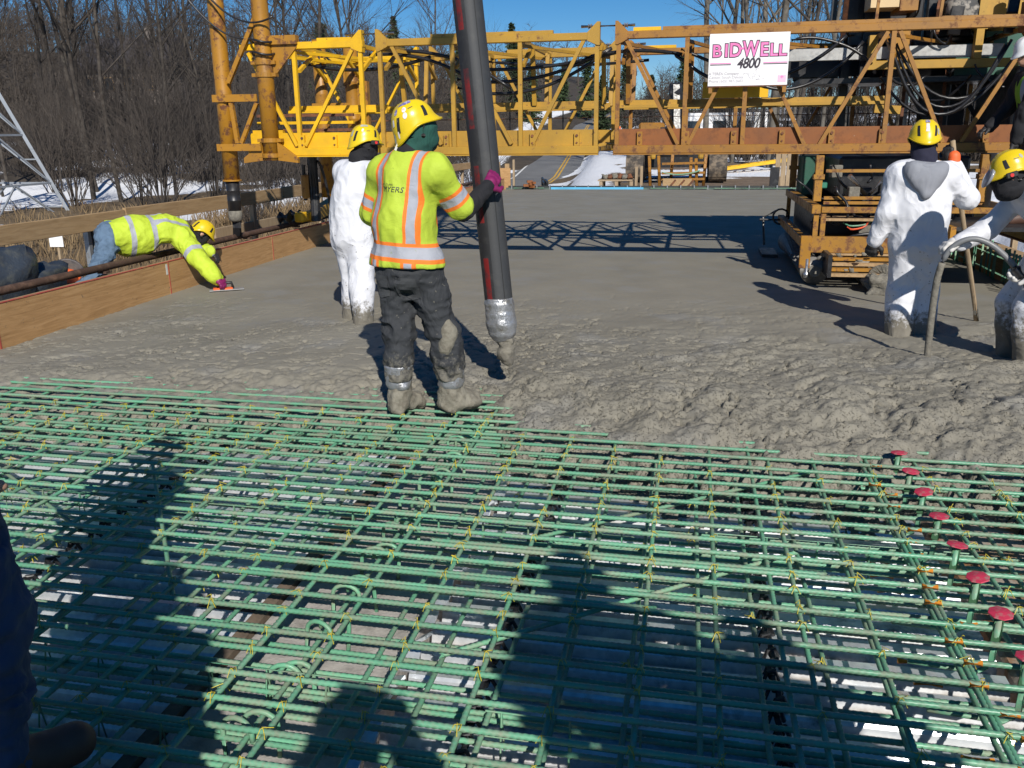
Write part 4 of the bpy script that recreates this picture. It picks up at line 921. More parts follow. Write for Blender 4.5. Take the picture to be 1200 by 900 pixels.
def surf_nets(d, o, h):
    ins = d < 0; nx, ny, nz = d.shape
    acc = np.zeros((nx-1, ny-1, nz-1, 3)); cnt = np.zeros((nx-1, ny-1, nz-1))
    def sl(a, dx, dy, dz): return a[dx:nx-1+dx, dy:ny-1+dy, dz:nz-1+dz]
    for ax in range(3):
        for u in (0, 1):
            for v in (0, 1):
                o0 = [0, 0, 0]; others = [i for i in range(3) if i != ax]; o0[others[0]] = u; o0[others[1]] = v; o1 = list(o0); o1[ax] = 1
                a, b = sl(d, *o0), sl(d, *o1); m_ = (a < 0) != (b < 0); t = np.where(m_, a/np.where(m_, a-b, 1), 0)
                pos = np.zeros(a.shape+(3,)); pos[..., others[0]] = u; pos[..., others[1]] = v; pos[..., ax] = t
                acc += pos*m_[..., None]; cnt += m_
    cell = cnt > 0; vid = -np.ones(cell.shape, int); vid[cell] = np.arange(cell.sum())
    I = np.argwhere(cell); verts = o+h*(I+acc[cell]/cnt[cell][:, None])
    faces = []
    for ax in range(3):
        a_, b_ = (ax+1) % 3, (ax+2) % 3
        s0 = [slice(1, -1)]*3; s0[ax] = slice(0, -1); s1 = [slice(1, -1)]*3; s1[ax] = slice(1, None)
        A, B = ins[tuple(s0)], ins[tuple(s1)]
        for flip, mk in ((0, A & ~B), (1, ~A & B)):
            idx_ = np.argwhere(mk)
            if not len(idx_): continue
            base = idx_.copy(); base[:, a_] += 1; base[:, b_] += 1
            def g_(da, db):
                q_ = base.copy(); q_[:, a_] -= da; q_[:, b_] -= db; return vid[q_[:, 0], q_[:, 1], q_[:, 2]]
            f = np.stack([g_(1, 1), g_(0, 1), g_(0, 0), g_(1, 0)], -1)
            faces.append(f if not flip else f[:, ::-1])
    return verts, np.concatenate(faces)
def blob(name, prims, h, mat, parent, k=.03, noise=(), cuts=(), attrs=None, post=None):
    lo, hi = bounds(prims); lo = lo-3*h-.02; hi = hi+3*h+.02; n = np.ceil((hi-lo)/h).astype(int)+1
    ax = [lo[i]+h*np.arange(n[i]) for i in range(3)]
    P = np.stack(np.meshgrid(*ax, indexing='ij'), -1); d = None
    for p in prims:
        # evaluate only near the primitive
        l2, h2 = bounds([p]); m_ = .09; i0 = np.clip(np.floor((l2-m_-lo)/h).astype(int), 0, n-1); i1 = np.clip(np.ceil((h2+m_-lo)/h).astype(int)+1, 1, n)
        if d is None: d = np.full(tuple(n), .09)
        s_ = tuple(slice(i0[j], i1[j]) for j in range(3)); e = prim_d(P[s_], p); d[s_] = smin(d[s_], np.minimum(e, .09), k) if k > 0 else np.minimum(d[s_], e)
    if noise:
        m_ = np.abs(d) < .05; Q = P[m_]; w_ = 0
        for nz in noise:
            v_ = fbm(Q*np.array(nz[1])+nz[2]+(.6*vnoise(Q*4+nz[2])[:, None] if len(nz) > 3 else 0), 2)
            w_ = w_+(nz[0]*(1-2.2*np.abs(v_)) if len(nz) > 3 else nz[0]*v_)
        d[m_] += w_
    for (c_, nn) in cuts: d = np.maximum(d, (P-npv(c_))@npv(Vector(nn).normalized()))
    vs, fs = surf_nets(d, lo, h)
    if post is not None: vs = post(vs)
    at = {a: f(vs) for a, f in (attrs or {}).items()}
    L_ = wl(parent); me = np_mesh(name, vs-npv(L_), fs, at); shade(me)
    return link(name, me, mat, parent)
def seg_t(P, a, b):
    a, b = npv(a), npv(b); ab = b-a; return ((P-a)@ab)/np.linalg.norm(ab)

def smooth_pts(P, n=6):
    out = []
    for i in range(len(P)-1):
        p0, p1, p2, p3 = P[max(i-1, 0)], P[i], P[i+1], P[min(i+2, len(P)-1)]
        for k in range(n):
            t = k/n; out.append(.5*((2*p1)+(p2-p0)*t+(2*p0-5*p1+4*p2-p3)*t*t+(3*p1-p0-3*p2+p3)*t**3))
    out.append(P[-1]); return out
# cloth materials
def cloth(name, c, var=.12, rough=.85, bump=.25, bs=220, dirt=None, dz=None, sheen=0.0, fold=.0, crumple=.0):
    q = NT(name); col = q.ramp(q.noise(5, 5), [(.3, tuple(x*(1-var) for x in c)), (.7, tuple(min(1, x*(1+var*.6)) for x in c))])
    if dirt:
        ge = q.n('ShaderNodeNewGeometry'); sp = q.n('ShaderNodeSeparateXYZ'); q.l(ge.outputs['Position'], sp.inputs[0])
        zf = q.math('SUBTRACT', 1.0, q.math('DIVIDE', sp.outputs['Z'], dz)); f = q.math('ADD', q.math('MULTIPLY', zf, .45), q.math('MULTIPLY', q.noise(30, 6, .7), .55))
        f = q.ramp(f, [(.44, (0, 0, 0)), (.56, (1, 1, 1))]); col = q.mix(f, col, dirt); col = q.mix(q.math('MULTIPLY', q.ramp(q.noise(46, 2, .5), [(.68, (0, 0, 0)), (.72, (.8,)*3)]), q.math('LESS_THAN', sp.outputs['Z'], .9)), col, dirt)
    q.set(color=col, rough=rough); nb = q.bump(q.noise(bs, 3), bump, .0015)
    if fold:
        mp_ = q.n('ShaderNodeMapping'); mp_.inputs['Scale'].default_value = (1, 1, .5); q.l(q.coord(), mp_.inputs[0]); rn_ = q.noise(7.5, 3, .45, vec=mp_.outputs[0], dist=1.2)
        rid_ = q.math('ABSOLUTE', q.math('SUBTRACT', rn_, .5)); nb = q.bump(rid_, fold, .06, nb)
    if crumple:
        for sc_, ds_ in ((7.0, .05), (17.0, .016)):
            vo_ = q.n('ShaderNodeTexVoronoi'); vo_.inputs['Scale'].default_value = sc_
            wp_ = q.n('ShaderNodeTexNoise'); wp_.inputs['Scale'].default_value = 3.0; q.l(q.coord(), wp_.inputs['Vector'])
            ad_ = q.n('ShaderNodeVectorMath', operation='MULTIPLY_ADD'); q.l(wp_.outputs['Color'], ad_.inputs[0]); ad_.inputs[1].default_value = (.35, .35, .35)
            sc2 = q.n('ShaderNodeMapping'); sc2.inputs['Scale'].default_value = (1, 1, .6); q.l(q.coord(), sc2.inputs[0]); q.l(sc2.outputs[0], ad_.inputs[2]); q.l(ad_.outputs[0], vo_.inputs['Vector'])
            nb = q.bump(vo_.outputs['Distance'], crumple, ds_, nb)
    q.set(normal=nb); return q.m
def vest_mat(name, base, rules):
    # rules: list of (attr, centre, half, colour, mirror)
    q = NT(name); col = q.ramp(q.noise(6, 5), [(.3, tuple(x*.88 for x in base)), (.7, base)]); sil = None
    for (a, c_, hw, cc, mir) in rules:
        v = q.attr(a)
        if mir: v = q.math('ABSOLUTE', v)
        m_ = q.math('LESS_THAN', q.math('ABSOLUTE', q.math('SUBTRACT', v, c_)), hw); col = q.mix(m_, col, cc)
    st = q.ramp(q.noise(24, 6, .7), [(.64, (0, 0, 0)), (.72, (.6,)*3)]); col = q.mix(st, col, tuple(x*.45 for x in base))
    q.set(color=col, rough=.75, normal=q.bump(q.noise(14, 5, .6, dist=.8), .35, .02, q.bump(q.noise(260, 2), .2, .0015))); return q.m
LIME = (.45, .58, .045); ORNG = (.80, .19, .02); SILV = (.34, .355, .40)
M_TYV = cloth('white_coverall', (.66, .67, .71), .03, .75, .15, 160, dirt=(.17, .155, .125), dz=.42, crumple=.42)
M_TYV2 = cloth('white_coverall_muddy', (.60, .61, .65), .03, .75, .15, 160, dirt=(.16, .145, .115), dz=.75, crumple=.42)
M_PANT = cloth('dark_trousers', (.030, .033, .038), .25, .85, .3, 200, dirt=(.15, .14, .115), dz=.55, fold=.6)
M_BLKC = cloth('black_fabric', (.012, .012, .015), .2, .9, .3, fold=.4)
M_GRNC = cloth('green_fabric', (.012, .07, .055), .2, .9, .3, fold=.4)
M_JEAN = cloth('blue_jeans', (.10, .16, .24), .25, .9, .3, fold=.5); M_JEAND = cloth('dark_jeans', (.035, .055, .11), .25, .9, .3, fold=.5)
M_GREYH = cloth('grey_hood', (.24, .25, .28), .1, .9, .3, fold=.3); M_NAVY = cloth('navy_fabric', (.015, .015, .035), .1, .9, .3)
M_PURP = cloth('purple_glove', (.20, .012, .09), .15, .5, .2); M_DGLV = cloth('dark_glove', (.03, .028, .028), .2, .6, .2); M_WGLV = cloth('white_glove', (.62, .60, .57), .15, .7, .2); M_OGLV = cloth('orange_cuff', (.80, .13, .03), .1, .6, .2)
M_SKIN = pm('skin', (.48, .27, .18), None, 8, rough=.55); M_HAIR = pm('hair', (.05, .03, .02), None, 20, rough=.6)
M_BOOT = pm('rubber_boot', (.03, .03, .03), (.16, .15, .12), 9, (.45, .55), .6); M_BBOOT = pm('brown_boot', (.075, .035, .022), None, 9, rough=.6); M_CBOOT = pm('concrete_boot', (.21, .195, .155), (.15, .135, .105), 20, (.45, .6), .85, bump=.7, bscale=45, bdist=.012)
M_HELM = pm('helmet_yellow', (.70, .50, .012), None, 5, rough=.28, var=.05); M_HELW = pm('helmet_white', (.78, .78, .77), None, 5, rough=.3, var=.04); M_VENT = pm('vent_black', (.02, .02, .02), None, 5, rough=.5); M_DUCT = pm('duct_tape', (.36, .37, .39), (.22, .21, .19), 14, (.5, .65), .35, .55, bump=.8, bscale=25, bdist=.012)
M_STK = [pm('sticker_white', (.72, .70, .70), (.50, .20, .22), 60, (.55, .65), .4), pm('sticker_blue', (.14, .13, .35), (.55, .5, .5), 70, (.5, .6), .4), pm('sticker_grey', (.40, .40, .33), None, 50, rough=.4), pm('sticker_dark', (.07, .06, .05), (.5, .4, .1), 60, (.55, .65), .4)]

def helmet(par, c, fwd, up, mat, stickers=(), lamp=None, scale=1.0):
    f = Vector(fwd).normalized(); u = Vector(up); u = (u-f*u.dot(f)).normalized(); r = f.cross(u).normalized(); c = Vector(c)
    def pos(th, ph, off=0.0):
        ct, st = math.cos(th), math.sin(th)                       # th=0 front
        back = max(0, -ct); frt = max(0, ct); side = abs(st)
        zr = -.012-.058*back**1.5+.018*side**3-.012*frt**2; H = .142
        a = ph*PI/2; z = zr+(H-zr)*max(0, math.cos(a))**.86; s = math.sin(a)**.74 if ph > 0 else 0
        rx, ry = .112, .138
        fl = max(0, (ph-.82)/.18)**2; brim = fl*(.006+.030*frt**2+.010*back)
        x = (rx*s+brim*abs(st))*st; y = (ry*s+brim)*ct
        xr = abs(x); rid = .006*math.exp(-((xr-.042)/.014)**2)*max(0, 1-ph**4); z += rid
        n = Vector((x/rx**2, y/ry**2, max(z, 0)/H**2+.2)); n.normalize()
        p = Vector((x, y, z))+n*off; p *= scale
        return c+r*p.x+f*p.y+u*p.z
    nu, nv = 44, 18; b = MB(); vs = []; fs = []
    for lay, off in ((0, 0.0), (1, -.005)):
        for j in range(nv+1):
            for i in range(nu): vs.append(pos(2*PI*i/nu, j/nv, off))
    N = nu*(nv+1)
    for j in range(nv):
        for i in range(nu):
            i2 = (i+1) % nu; fs.append((j*nu+i, (j+1)*nu+i, (j+1)*nu+i2, j*nu+i2)); fs.append((N+j*nu+i, N+j*nu+i2, N+(j+1)*nu+i2, N+(j+1)*nu+i))
    for i in range(nu):
        i2 = (i+1) % nu; fs.append((nv*nu+i, N+nv*nu+i, N+nv*nu+i2, nv*nu+i2))
    b.add(vs, fs); hel = b.build('helmet', mat, par, True)
    def patch(name, th, ph, w_, h_, m_, round_=False, skew=0.0, off=.0015):
        n = 6; vs = []; fs = []
        if round_:
            vs.append(pos(th, ph, off)); 
            for k in range(16): a = 2*PI*k/16; vs.append(pos(th+w_*math.cos(a), ph+h_*math.sin(a), off))
            fs = [(0, 1+k, 1+(k+1) % 16) for k in range(16)]
        else:
            for j in range(n+1):
                for i in range(n+1): vs.append(pos(th+w_*(2*i/n-1)+skew*(2*j/n-1), ph+h_*(2*j/n-1), off))
            for j in range(n):
                for i in range(n): a = j*(n+1)+i; fs.append((a, a+1, a+n+2, a+n+1))
        MB().add(vs, fs).build(name, m_, hel, True)
    for th in (PI*.80, -PI*.80, PI*.33, -PI*.33): patch('vent', th, .70, .10, .15, M_VENT, skew=.07*(1 if th > 0 else -1))
    for (th, ph, w_, h_, k, rd) in stickers: patch('sticker', th, ph, w_, h_, M_STK[k], rd, off=.0022)
    MB().tube([pos(2*PI*i/30, .985, .0005) for i in range(31)], .0035*scale, 5, False).build('rim', mat, hel, True)
    for sd in (-1, 1):
        a = pos(sd*PI*.42, .98, -.01); e = c+f*(.055*scale)-u*(.105*scale)+r*(sd*.045*scale); bk_ = pos(sd*PI*.75, .98, -.01)
        j_ = c+r*(sd*.088*scale)-u*(.055*scale); MB().tube([a, j_, e], .006, 6).build('strap', M_VENT, hel, True); MB().tube([bk_, j_], .006, 6).build('strap', M_VENT, hel, True)
        MB().cyl(j_-r*.006, j_+r*.01, .013, 10).build('buckle', M_VENT, hel, True)
    if lamp is not None:
        sd = lamp; q0 = c+r*(sd*.118*scale)+f*.05-u*.005
        MB().box(q0, (.02, .075, .038), M=Matrix((r, f, u)).transposed()).build('visor_arm', M_VENT, hel, bevel=.006); MB().cyl(q0+r*(sd*.011)+f*.005, q0+r*(sd*.016)+f*.005, .012, 12).build('visor_knob', pm('knob_red', (.6, .02, .02), None, 5) if 'knob_red' not in bpy.data.materials else bpy.data.materials['knob_red'], hel)
    return hel
def hand(par, wr, d, nrm, side, mat, curl=.8, name='glove', sc=1.0, spread=.0):
    # d finger direction, nrm palm normal (where fingers curl to), side: +1 thumb towards d x nrm
    d = Vector(d).normalized(); n = Vector(nrm); n = (n-d*n.dot(d)).normalized(); s = d.cross(n)*side; wr = Vector(wr)
    pr = [('c', wr, wr+d*.04*sc, .030*sc, .034*sc)]
    for j, y in enumerate((-.030, -.010, .010, .030)):
        k0 = wr+d*(.085-.004*abs(j-1.5))*sc+s*y*sc; pr.append(('c', wr+d*.025*sc+s*y*.7*sc, k0, .017*sc, .0145*sc))
        ln = (.055, .072, .078, .070)[j]*sc; a = curl*(.9+.05*j); p = k0; ang = 0
        for q_ in range(3):
            ang += a*(.75, 1.0, .8)[q_]; dd = d*math.cos(ang)+n*math.sin(ang)+s*spread*(j-1.5); e = p+dd.normalized()*ln*(.48, .30, .24)[q_]; pr.append(('c', p, e, .0125*sc, .0110*sc)); p = e
    t0 = wr+d*.025*sc+s*.030*sc; t1 = t0+(d*.55+s*.75+n*.25).normalized()*.045*sc; t2 = t1+(d*.8+s*.15+n*.6*curl).normalized()*.04*sc
    pr += [('c', t0, t1, .019*sc, .0150*sc), ('c', t1, t2, .0145*sc, .012*sc)]
    return blob(name, pr, .0055*sc, mat, par, .008)
def torso_axes(J):
    up = (Vector(J['neck'])-Vector(J['pel'])).normalized(); lat = Vector(J['shR'])-Vector(J['shL']); lat = (lat-up*lat.dot(up)).normalized(); fw = up.cross(lat).normalized()
    return lat, fw, up
def trow(lat, fw, up): return np.array([npv(lat), npv(fw), npv(up)])
def torso_prims(J, g=0.0, long=0.0):
    lat, fw, up = torso_axes(J); M_ = trow(lat, fw, up); pel, neck = Vector(J['pel']), Vector(J['neck']); L_ = (neck-pel).length; mid = Vector(J.get('mid', pel.lerp(neck, .45)))
    ch = mid.lerp(neck, .50)
    pr = [('e', pel, (.165+g, .118+g, .13+g), M_), ('e', mid, (.150+g, .110+g, .17+g), M_), ('e', ch, (.165+g, .120+g, .19+g), M_), ('c', J['shL'], J['shR'], .062+g, .062+g), ('c', neck-up*.06, Vector(J['shL']), .06+g*.6, .06+g*.8), ('c', neck-up*.06, Vector(J['shR']), .06+g*.6, .06+g*.8)]
    return pr
def arm_prims(J, s, g=0.0, fore=True, w=1.0):
    pr = [('c', J['sh'+s], J['el'+s], (.056+g)*w, (.045+g)*w)]
    if fore: pr.append(('c', J['el'+s], J['wr'+s], (.045+g)*w, (.033+g)*w))
    return pr
def leg_prims(J, s, g=0.0, lo=True):
    pr = [('c', J['hip'+s], J['knee'+s], .083+g, .060+g)]
    if lo: pr.append(('c', J['knee'+s], Vector(J['knee'+s]).lerp(Vector(J['ank'+s]), .35), .060+g, .058+g)); pr.append(('c', Vector(J['knee'+s]).lerp(Vector(J['ank'+s]), .35), J['ank'+s], .058+g, .042+g))
    return pr
def foot_prims(J, s, g=0.0):
    a, t = Vector(J['ank'+s]), Vector(J['toe'+s]); heel = a-(t-a)*.22; heel.z = t.z+.01
    return [('c', a, V(a.x, a.y, t.z+.04), .045+g, .045+g), ('c', heel, t, .040+g, .038+g), ('c', V(a.x, a.y, t.z+.045), t, .045+g, .035+g)]
def head_prims(J):
    f = Vector(J['fwd']).normalized(); u = Vector(J.get('hup', (0, 0, 1))); u = (u-f*u.dot(f)).normalized(); r = f.cross(u); c = Vector(J['head']); M_ = trow(r, f, u)
    pr = [('e', c+u*.02, (.076, .096, .105), M_), ('e', c-u*.055+f*.025, (.055, .065, .06), M_), ('c', c+f*.088-u*.005, c+f*.108-u*.028, .010, .014), ('c', c+r*.079, c+r*.082-u*.02-f*.01, .013, .010), ('c', c-r*.079, c-r*.082-u*.02-f*.01, .013, .010), ('c', c-u*.05-f*.02, Vector(J['neck'])-(Vector(J['neck'])-Vector(J['pel'])).normalized()*.03, .055, .060)]
    for sd in (-1, 1): pr.append(('c', c+f*.082+r*.018*sd-u*.062, c+f*.086-u*.063, .010, .011)); pr.append(('c', c+f*.078+r*.045*sd+u*.022, c+f*.088+r*.012*sd+u*.024, .008, .008))
    return pr, f, u, r
def body(par, J, h=.016):
    hp, f, u, r = head_prims(J); pr = hp+torso_prims(J, -.018)+sum([arm_prims(J, s, -.010)+leg_prims(J, s, -.014)+foot_prims(J, s, -.008) for s in 'LR'], [])
    for s in 'LR': pr.append(('c', J['wr'+s], Vector(J['wr'+s])+Vector(J.get('hd'+s, (0, 0, -1))).normalized()*.05, .024, .02))
    return blob('body', pr, h, M_SKIN, par, .025)
def eyes(par, J):
    hp, f, u, r = head_prims(J); c = Vector(J['head'])
    for sd in (-1, 1): MB().lathe(c+f*.083+r*.032*sd+u*.002, [(.002, -.011), (.010, -.006), (.012, 0), (.010, .006), (.002, .011)], 10).build('eye', M_VENT, par, True)
def hoodm(par, J, mat, g=.012, face=False, name='hood', low=.0):
    hp, f, u, r = head_prims(J); c = Vector(J['head']); M_ = trow(r, f, u); nk = Vector(J['neck']); tu = (nk-Vector(J['pel'])).normalized()
    pr = [('e', c+u*.005, (.080+g, .100+g, .105+g), M_), ('e', c-u*.06+f*.022, (.066+g, .082+g, .07+g), M_), ('c', c-u*.06-f*.01, nk-tu*.02, .066+g, .078+g)]
    return blob(name, pr, .011, mat, par, .03, noise=((.006, (14, 14, 14), 3.3), (-.006, (9, 9, 16), 6.3, 1)))
FOLD = ((.013, (6, 6, 4), 1.7), (.008, (9, 9, 7), 5.1, 1))
FOLDL = ((.012, (5, 5, 7), 2.7), (-.011, (7, 7, 12), 8.1, 1), (-.005, (15, 15, 26), 3.1, 1))

# ---- 1. worker guiding the pump hose
J = dict(pel=V(-1.655, 5.02, .93), mid=V(-1.66, 5.01, 1.18), neck=V(-1.615, 5.04, 1.53), head=V(-1.575, 5.07, 1.675), fwd=V(.80, .52, .14), hup=V(-.12, -.1, 1), shL=V(-1.80, 5.09, 1.435), shR=V(-1.455, 4.985, 1.44), elL=V(-1.90, 5.15, 1.17), wrL=V(-1.83, 5.34, 1.03), elR=V(-1.315, 5.11, 1.215), wrR=V(-1.225, 5.33, 1.335), hipL=V(-1.745, 5.04, .88), hipR=V(-1.555, 5.0, .88), kneeL=V(-1.715, 4.99, .48), kneeR=V(-1.45, 5.03, .48), ankL=V(-1.72, 4.96, .10), ankR=V(-1.405, 5.04, .10), toeL=V(-1.65, 5.09, .04), toeR=V(-1.30, 5.14, .04), hdL=V(.4, .9, -.1), hdR=V(.35, .9, .3))
p = thing('person', 'worker in lime vest with orange stripes and dark trousers guiding the pump hose', 'person', (-1.6, 5.0, 0), 'construction workers')
body(p, J)
lat, fw, up = torso_axes(J); M_ = trow(lat, fw, up); C0 = npv(J['pel'])
def amask(P, J=J):
    dt = sdf(P, torso_prims(J, .03), .02)
    out = np.full(len(P), -1.0)
    for s in 'LR':
        da = prim_d(P, ('c', J['sh'+s], J['el'+s], .07, .06)); t = seg_t(P, J['sh'+s], J['el'+s]); out = np.where((da < dt+.004) & (t > .03), t, out)
    return out
def mk_attr(J):
    lat, fw, up = torso_axes(J); c0 = npv(J['pel']); L_, F_, U_ = npv(lat), npv(fw), npv(up)
    am = lambda P: amask(P, J)
    return {'su': lambda P: np.where(am(P) > 0, 9, (P-c0)@L_), 'sv': lambda P: np.where(am(P) > 0, 9, (P-c0)@U_), 'sa': am, 'sw': lambda P: (P-c0)@F_}
mv = vest_mat('lime_vest', LIME, [('su', .118, .041, ORNG, True), ('su', .118, .022, SILV, True), ('sv', .060, .056, ORNG, False), ('sv', .062, .033, SILV, False), ('sa', .185, .046, ORNG, False), ('sa', .185, .024, SILV, False), ('sa', -1.0, .5, LIME, False)] [:6])
vest = blob('vest', torso_prims(J, .030)+[('c', J['shL'], Vector(J['shL']).lerp(Vector(J['elL']), .88), .082, .080), ('c', J['shR'], Vector(J['shR']).lerp(Vector(J['elR']), .88), .082, .084), ('e', J['pel'], (.220, .172, .14), M_), ('e', Vector(J['mid'])-up*.03, (.205, .165, .26), M_), ('c', Vector(J['pel'])-up*.02-lat*.09, Vector(J['pel'])-up*.02+lat*.09, .135, .135)], .0095, mv, p, .045, noise=((.012, (5, 5, 3), 4.4), (-.008, (6, 6, 4), 9.1, 1), (-.003, (15, 15, 10), 2.2, 1)), cuts=[(Vector(J['pel'])-up*.035, -up+lat*.05)], attrs=mk_attr(J))
blob('sleeve', [('c', Vector(J['shR']).lerp(Vector(J['elR']), .7), J['elR'], .060, .060), ('c', J['elR'], J['wrR'], .060, .047)], .0085, M_BLKC, p, .02, noise=((.009, (14, 14, 24), 1.1),)); blob('sleeve', [('c', Vector(J['shL']).lerp(Vector(J['elL']), .7), J['elL'], .058, .058), ('c', J['elL'], J['wrL'], .058, .045)], .009, M_BLKC, p, .02, noise=((.008, (14, 14, 24), 2.1),))
hd_ = hoodm(p, J, M_GRNC, .014)
blob('collar', [('c', Vector(J['neck'])-up*.04, Vector(J['neck'])+up*.015, .095, .088)], .01, M_BLKC, p, .02)
MB().box(Vector(J['neck'])-fw*.07+up*.045-lat*.035, (.03, .008, .045), M=Matrix.Rotation(.5, 3, 'Y')).build('collar_label', M_WGLV, p)
tr = blob('trousers', [('e', J['pel'], (.172, .128, .14), M_), ('e', Vector(J['pel'])-up*.07-fw*.02, (.178, .140, .13), M_)]+leg_prims(J, 'L', .026)+leg_prims(J, 'R', .030), .0095, M_PANT, p, .035, noise=FOLDL, cuts=[(V(-1.6, 5, .20), (0, 0, -1))])
BACK_POCKETS = tr
for s, x, y in (('L', -1.72, 4.965), ('R', -1.408, 5.04)):
    blob('shin_tape', [('c', V(x, y, .19), V(x+(.0 if s == 'L' else -.012), y, .285), .080, .084)], .009, M_DUCT, p, .01, noise=((.009, (14, 14, 22), x),), cuts=[(V(x, y, .30), (0, 0, 1)), (V(x, y, .15), (0, 0, -1))])
    blob('boot', foot_prims(J, s, .016)+[('c', V(x, y, .05), V(x, y, .19), .064, .070)], .0095, M_CBOOT, p, .03, noise=((.014, (9, 9, 9), x), (.009, (26, 26, 26), 4)))
blob('mud_patch', [('e', V(-1.405, 4.985, .50), (.055, .045, .085), np.eye(3)), ('e', V(-1.41, 4.98, .42), (.045, .05, .06), np.eye(3))], .009, M_CBOOT, tr, .03, noise=((.02, (12, 12, 12), 2),))
hand(p, J['wrR'], V(.30, .75, .62), V(-.55, .62, -.35), -1, M_PURP, .55, sc=1.12); hand(p, J['wrL'], V(.5, .85, -.1), V(.6, 0, -.6), 1, M_PURP, .9, sc=1.1)
helmet(p, Vector(J['head'])+V(-.012, -.008, .022), J['fwd']+V(0, 0, .26), (-.1, -.1, 1), M_HELM, [(2.02, .60, .12, .085, 0, True), (2.0, .42, .14, .085, 0, True), (2.62, .40, .15, .09, 1, True), (1.9, .20, .6, .07, 1, False), (2.85, .62, .09, .07, 0, False), (2.62, .86, .05, .06, 0, True), (3.0, .88, .10, .08, 2, True), (2.5, .60, .03, .035, 3, False), (1.62, .46, .15, .014, 3, False)])
# lettering on the back of the vest
def project(me, Mx, bvh, direction, off, parent, mat, name):
    L_ = wl(parent)
    for v in me.vertices:
        q0 = Mx@v.co; hit = bvh.ray_cast(q0, direction)
        v.co = (hit[0]-direction*off if hit[0] is not None else q0)-L_
    me.update(); return link(name, me, mat, parent)
def bvh_of(o):
    L_ = wl(o.parent); return BVHTree.FromPolygons([v.co+L_ for v in o.data.vertices], [tuple(pp.vertices) for pp in o.data.polygons])
bv = bvh_of(vest); dr = Vector(fw); base_c = Vector(J['pel'])+up*.40-lat*.012-fw*.5
RM = Matrix((lat, up, -fw)).transposed().to_4x4()
for txt, sz, dx, dz, sh in (('MYERS', .043, .012, .0, .15), ('CLARK', .015, -.004, .035, .0), ('C', .030, -.058, .022, .0)):
    me = text_mesh(txt, sz, .0012 if sz > .05 else 0, sh, 1.0, 1.05)
    bm = bmesh.new(); bm.from_mesh(me); bmesh.ops.triangulate(bm, faces=bm.faces); bmesh.ops.subdivide_edges(bm, edges=bm.edges, cuts=1); bm.to_mesh(me); bm.free()
    project(me, Matrix.Translation(base_c+lat*dx+up*dz)@RM, bv, dr, .003, vest, M_INK, 'lettering')

bvt = bvh_of(tr)
for dx in (-.085, .085):
    vs_ = []; fs_ = []; n_ = 8
    for j in range(n_+1):
        for i in range(n_+1): vs_.append((-.058+.116*i/n_, -.07+.14*j/n_+(.02*abs(i/n_-.5)*2 if j == 0 else 0), 0))
    for j in range(n_):
        for i in range(n_): a_ = j*(n_+1)+i; fs_.append((a_, a_+1, a_+n_+2, a_+n_+1))
    mp2 = bpy.data.meshes.new('back_pocket'); mp2.from_pydata(vs_, [], fs_); mp2.update()
    project(mp2, Matrix.Translation(Vector(J['pel'])-up*.155+lat*dx-fw*.5)@RM, bvt, dr, .006, tr, cloth('pocket_cloth', (.045, .048, .052), .2, .85, .3) if 'pocket_cloth' not in bpy.data.materials else bpy.data.materials['pocket_cloth'], 'back_pocket')
# ---- helper for workers in white coveralls
def coverall(p, J, mat, g=.028, h=.0115, extra=(), attrs=None, name='coverall', noise=None, cutz=None, k=.045):
    lat, fw, up = torso_axes(J); M_ = trow(lat, fw, up)
    pr = torso_prims(J, g)+sum([arm_prims(J, s, g*.85)+leg_prims(J, s, g) for s in 'LR'], [])+[('e', Vector(J['pel'])-up*.04, (.165+g, .125+g, .15), M_)]+list(extra)
    return blob(name, pr, h, mat, p, k, noise=noise or ((.008, (3.5, 3.5, 1.8), 1.7), (-.006, (7, 7, 3.5), 5.1, 1)), attrs=attrs, cuts=[(V(0, 0, cutz), (0, 0, -1))] if cutz is not None else ())
# ---- 2. worker in white behind
J = dict(pel=V(-2.93, 7.42, .80), mid=V(-2.91, 7.40, 1.05), neck=V(-2.84, 7.42, 1.43), head=V(-2.79, 7.45, 1.575), fwd=V(.75, .65, -.05), shL=V(-3.00, 7.47, 1.34), shR=V(-2.70, 7.36, 1.34), elL=V(-3.02, 7.60, 1.08), wrL=V(-2.88, 7.78, .98), elR=V(-2.63, 7.46, 1.08), wrR=V(-2.62, 7.70, 1.0), hipL=V(-3.0, 7.45, .75), hipR=V(-2.86, 7.40, .75), kneeL=V(-2.95, 7.44, .36), kneeR=V(-2.82, 7.26, .36), ankL=V(-3.0, 7.44, .04), ankR=V(-2.80, 7.20, .02), toeL=V(-2.92, 7.58, .0), toeR=V(-2.72, 7.36, .0), hdL=V(.3, .9, 0), hdR=V(.1, 1, 0))
p = thing('person', 'worker in white coverall standing behind the hose worker at left', 'person', (-2.9, 7.4, 0), 'construction workers')
body(p, J); coverall(p, J, M_TYV, .026, extra=[('e', Vector(J['pel'])+V(.01, 0, .14), (.205, .165, .36), np.eye(3)), ('c', Vector(J['pel'])+V(-.03, 0, -.02), Vector(J['mid'])+V(-.01, 0, .1), .165, .165), ('c', J['hipL'], J['kneeL'], .115, .10), ('c', J['hipR'], J['kneeR'], .115, .10), ('c', J['kneeL'], J['ankL'], .10, .08), ('c', J['kneeR'], J['ankR'], .10, .08)]); hoodm(p, J, M_BLKC, .010, name='balaclava')
blob('collar', [('c', Vector(J['neck'])-V(0, 0, .03), Vector(J['neck'])+V(0, 0, .03), .092, .088)], .01, M_BLKC, p, .02)
for s in 'LR': blob('boot', foot_prims(J, s, .018), .011, M_BOOT, p, .02); hand(p, J['wr'+s], J['hd'+s], V(0, 0, -1), 1, M_DGLV, .7)
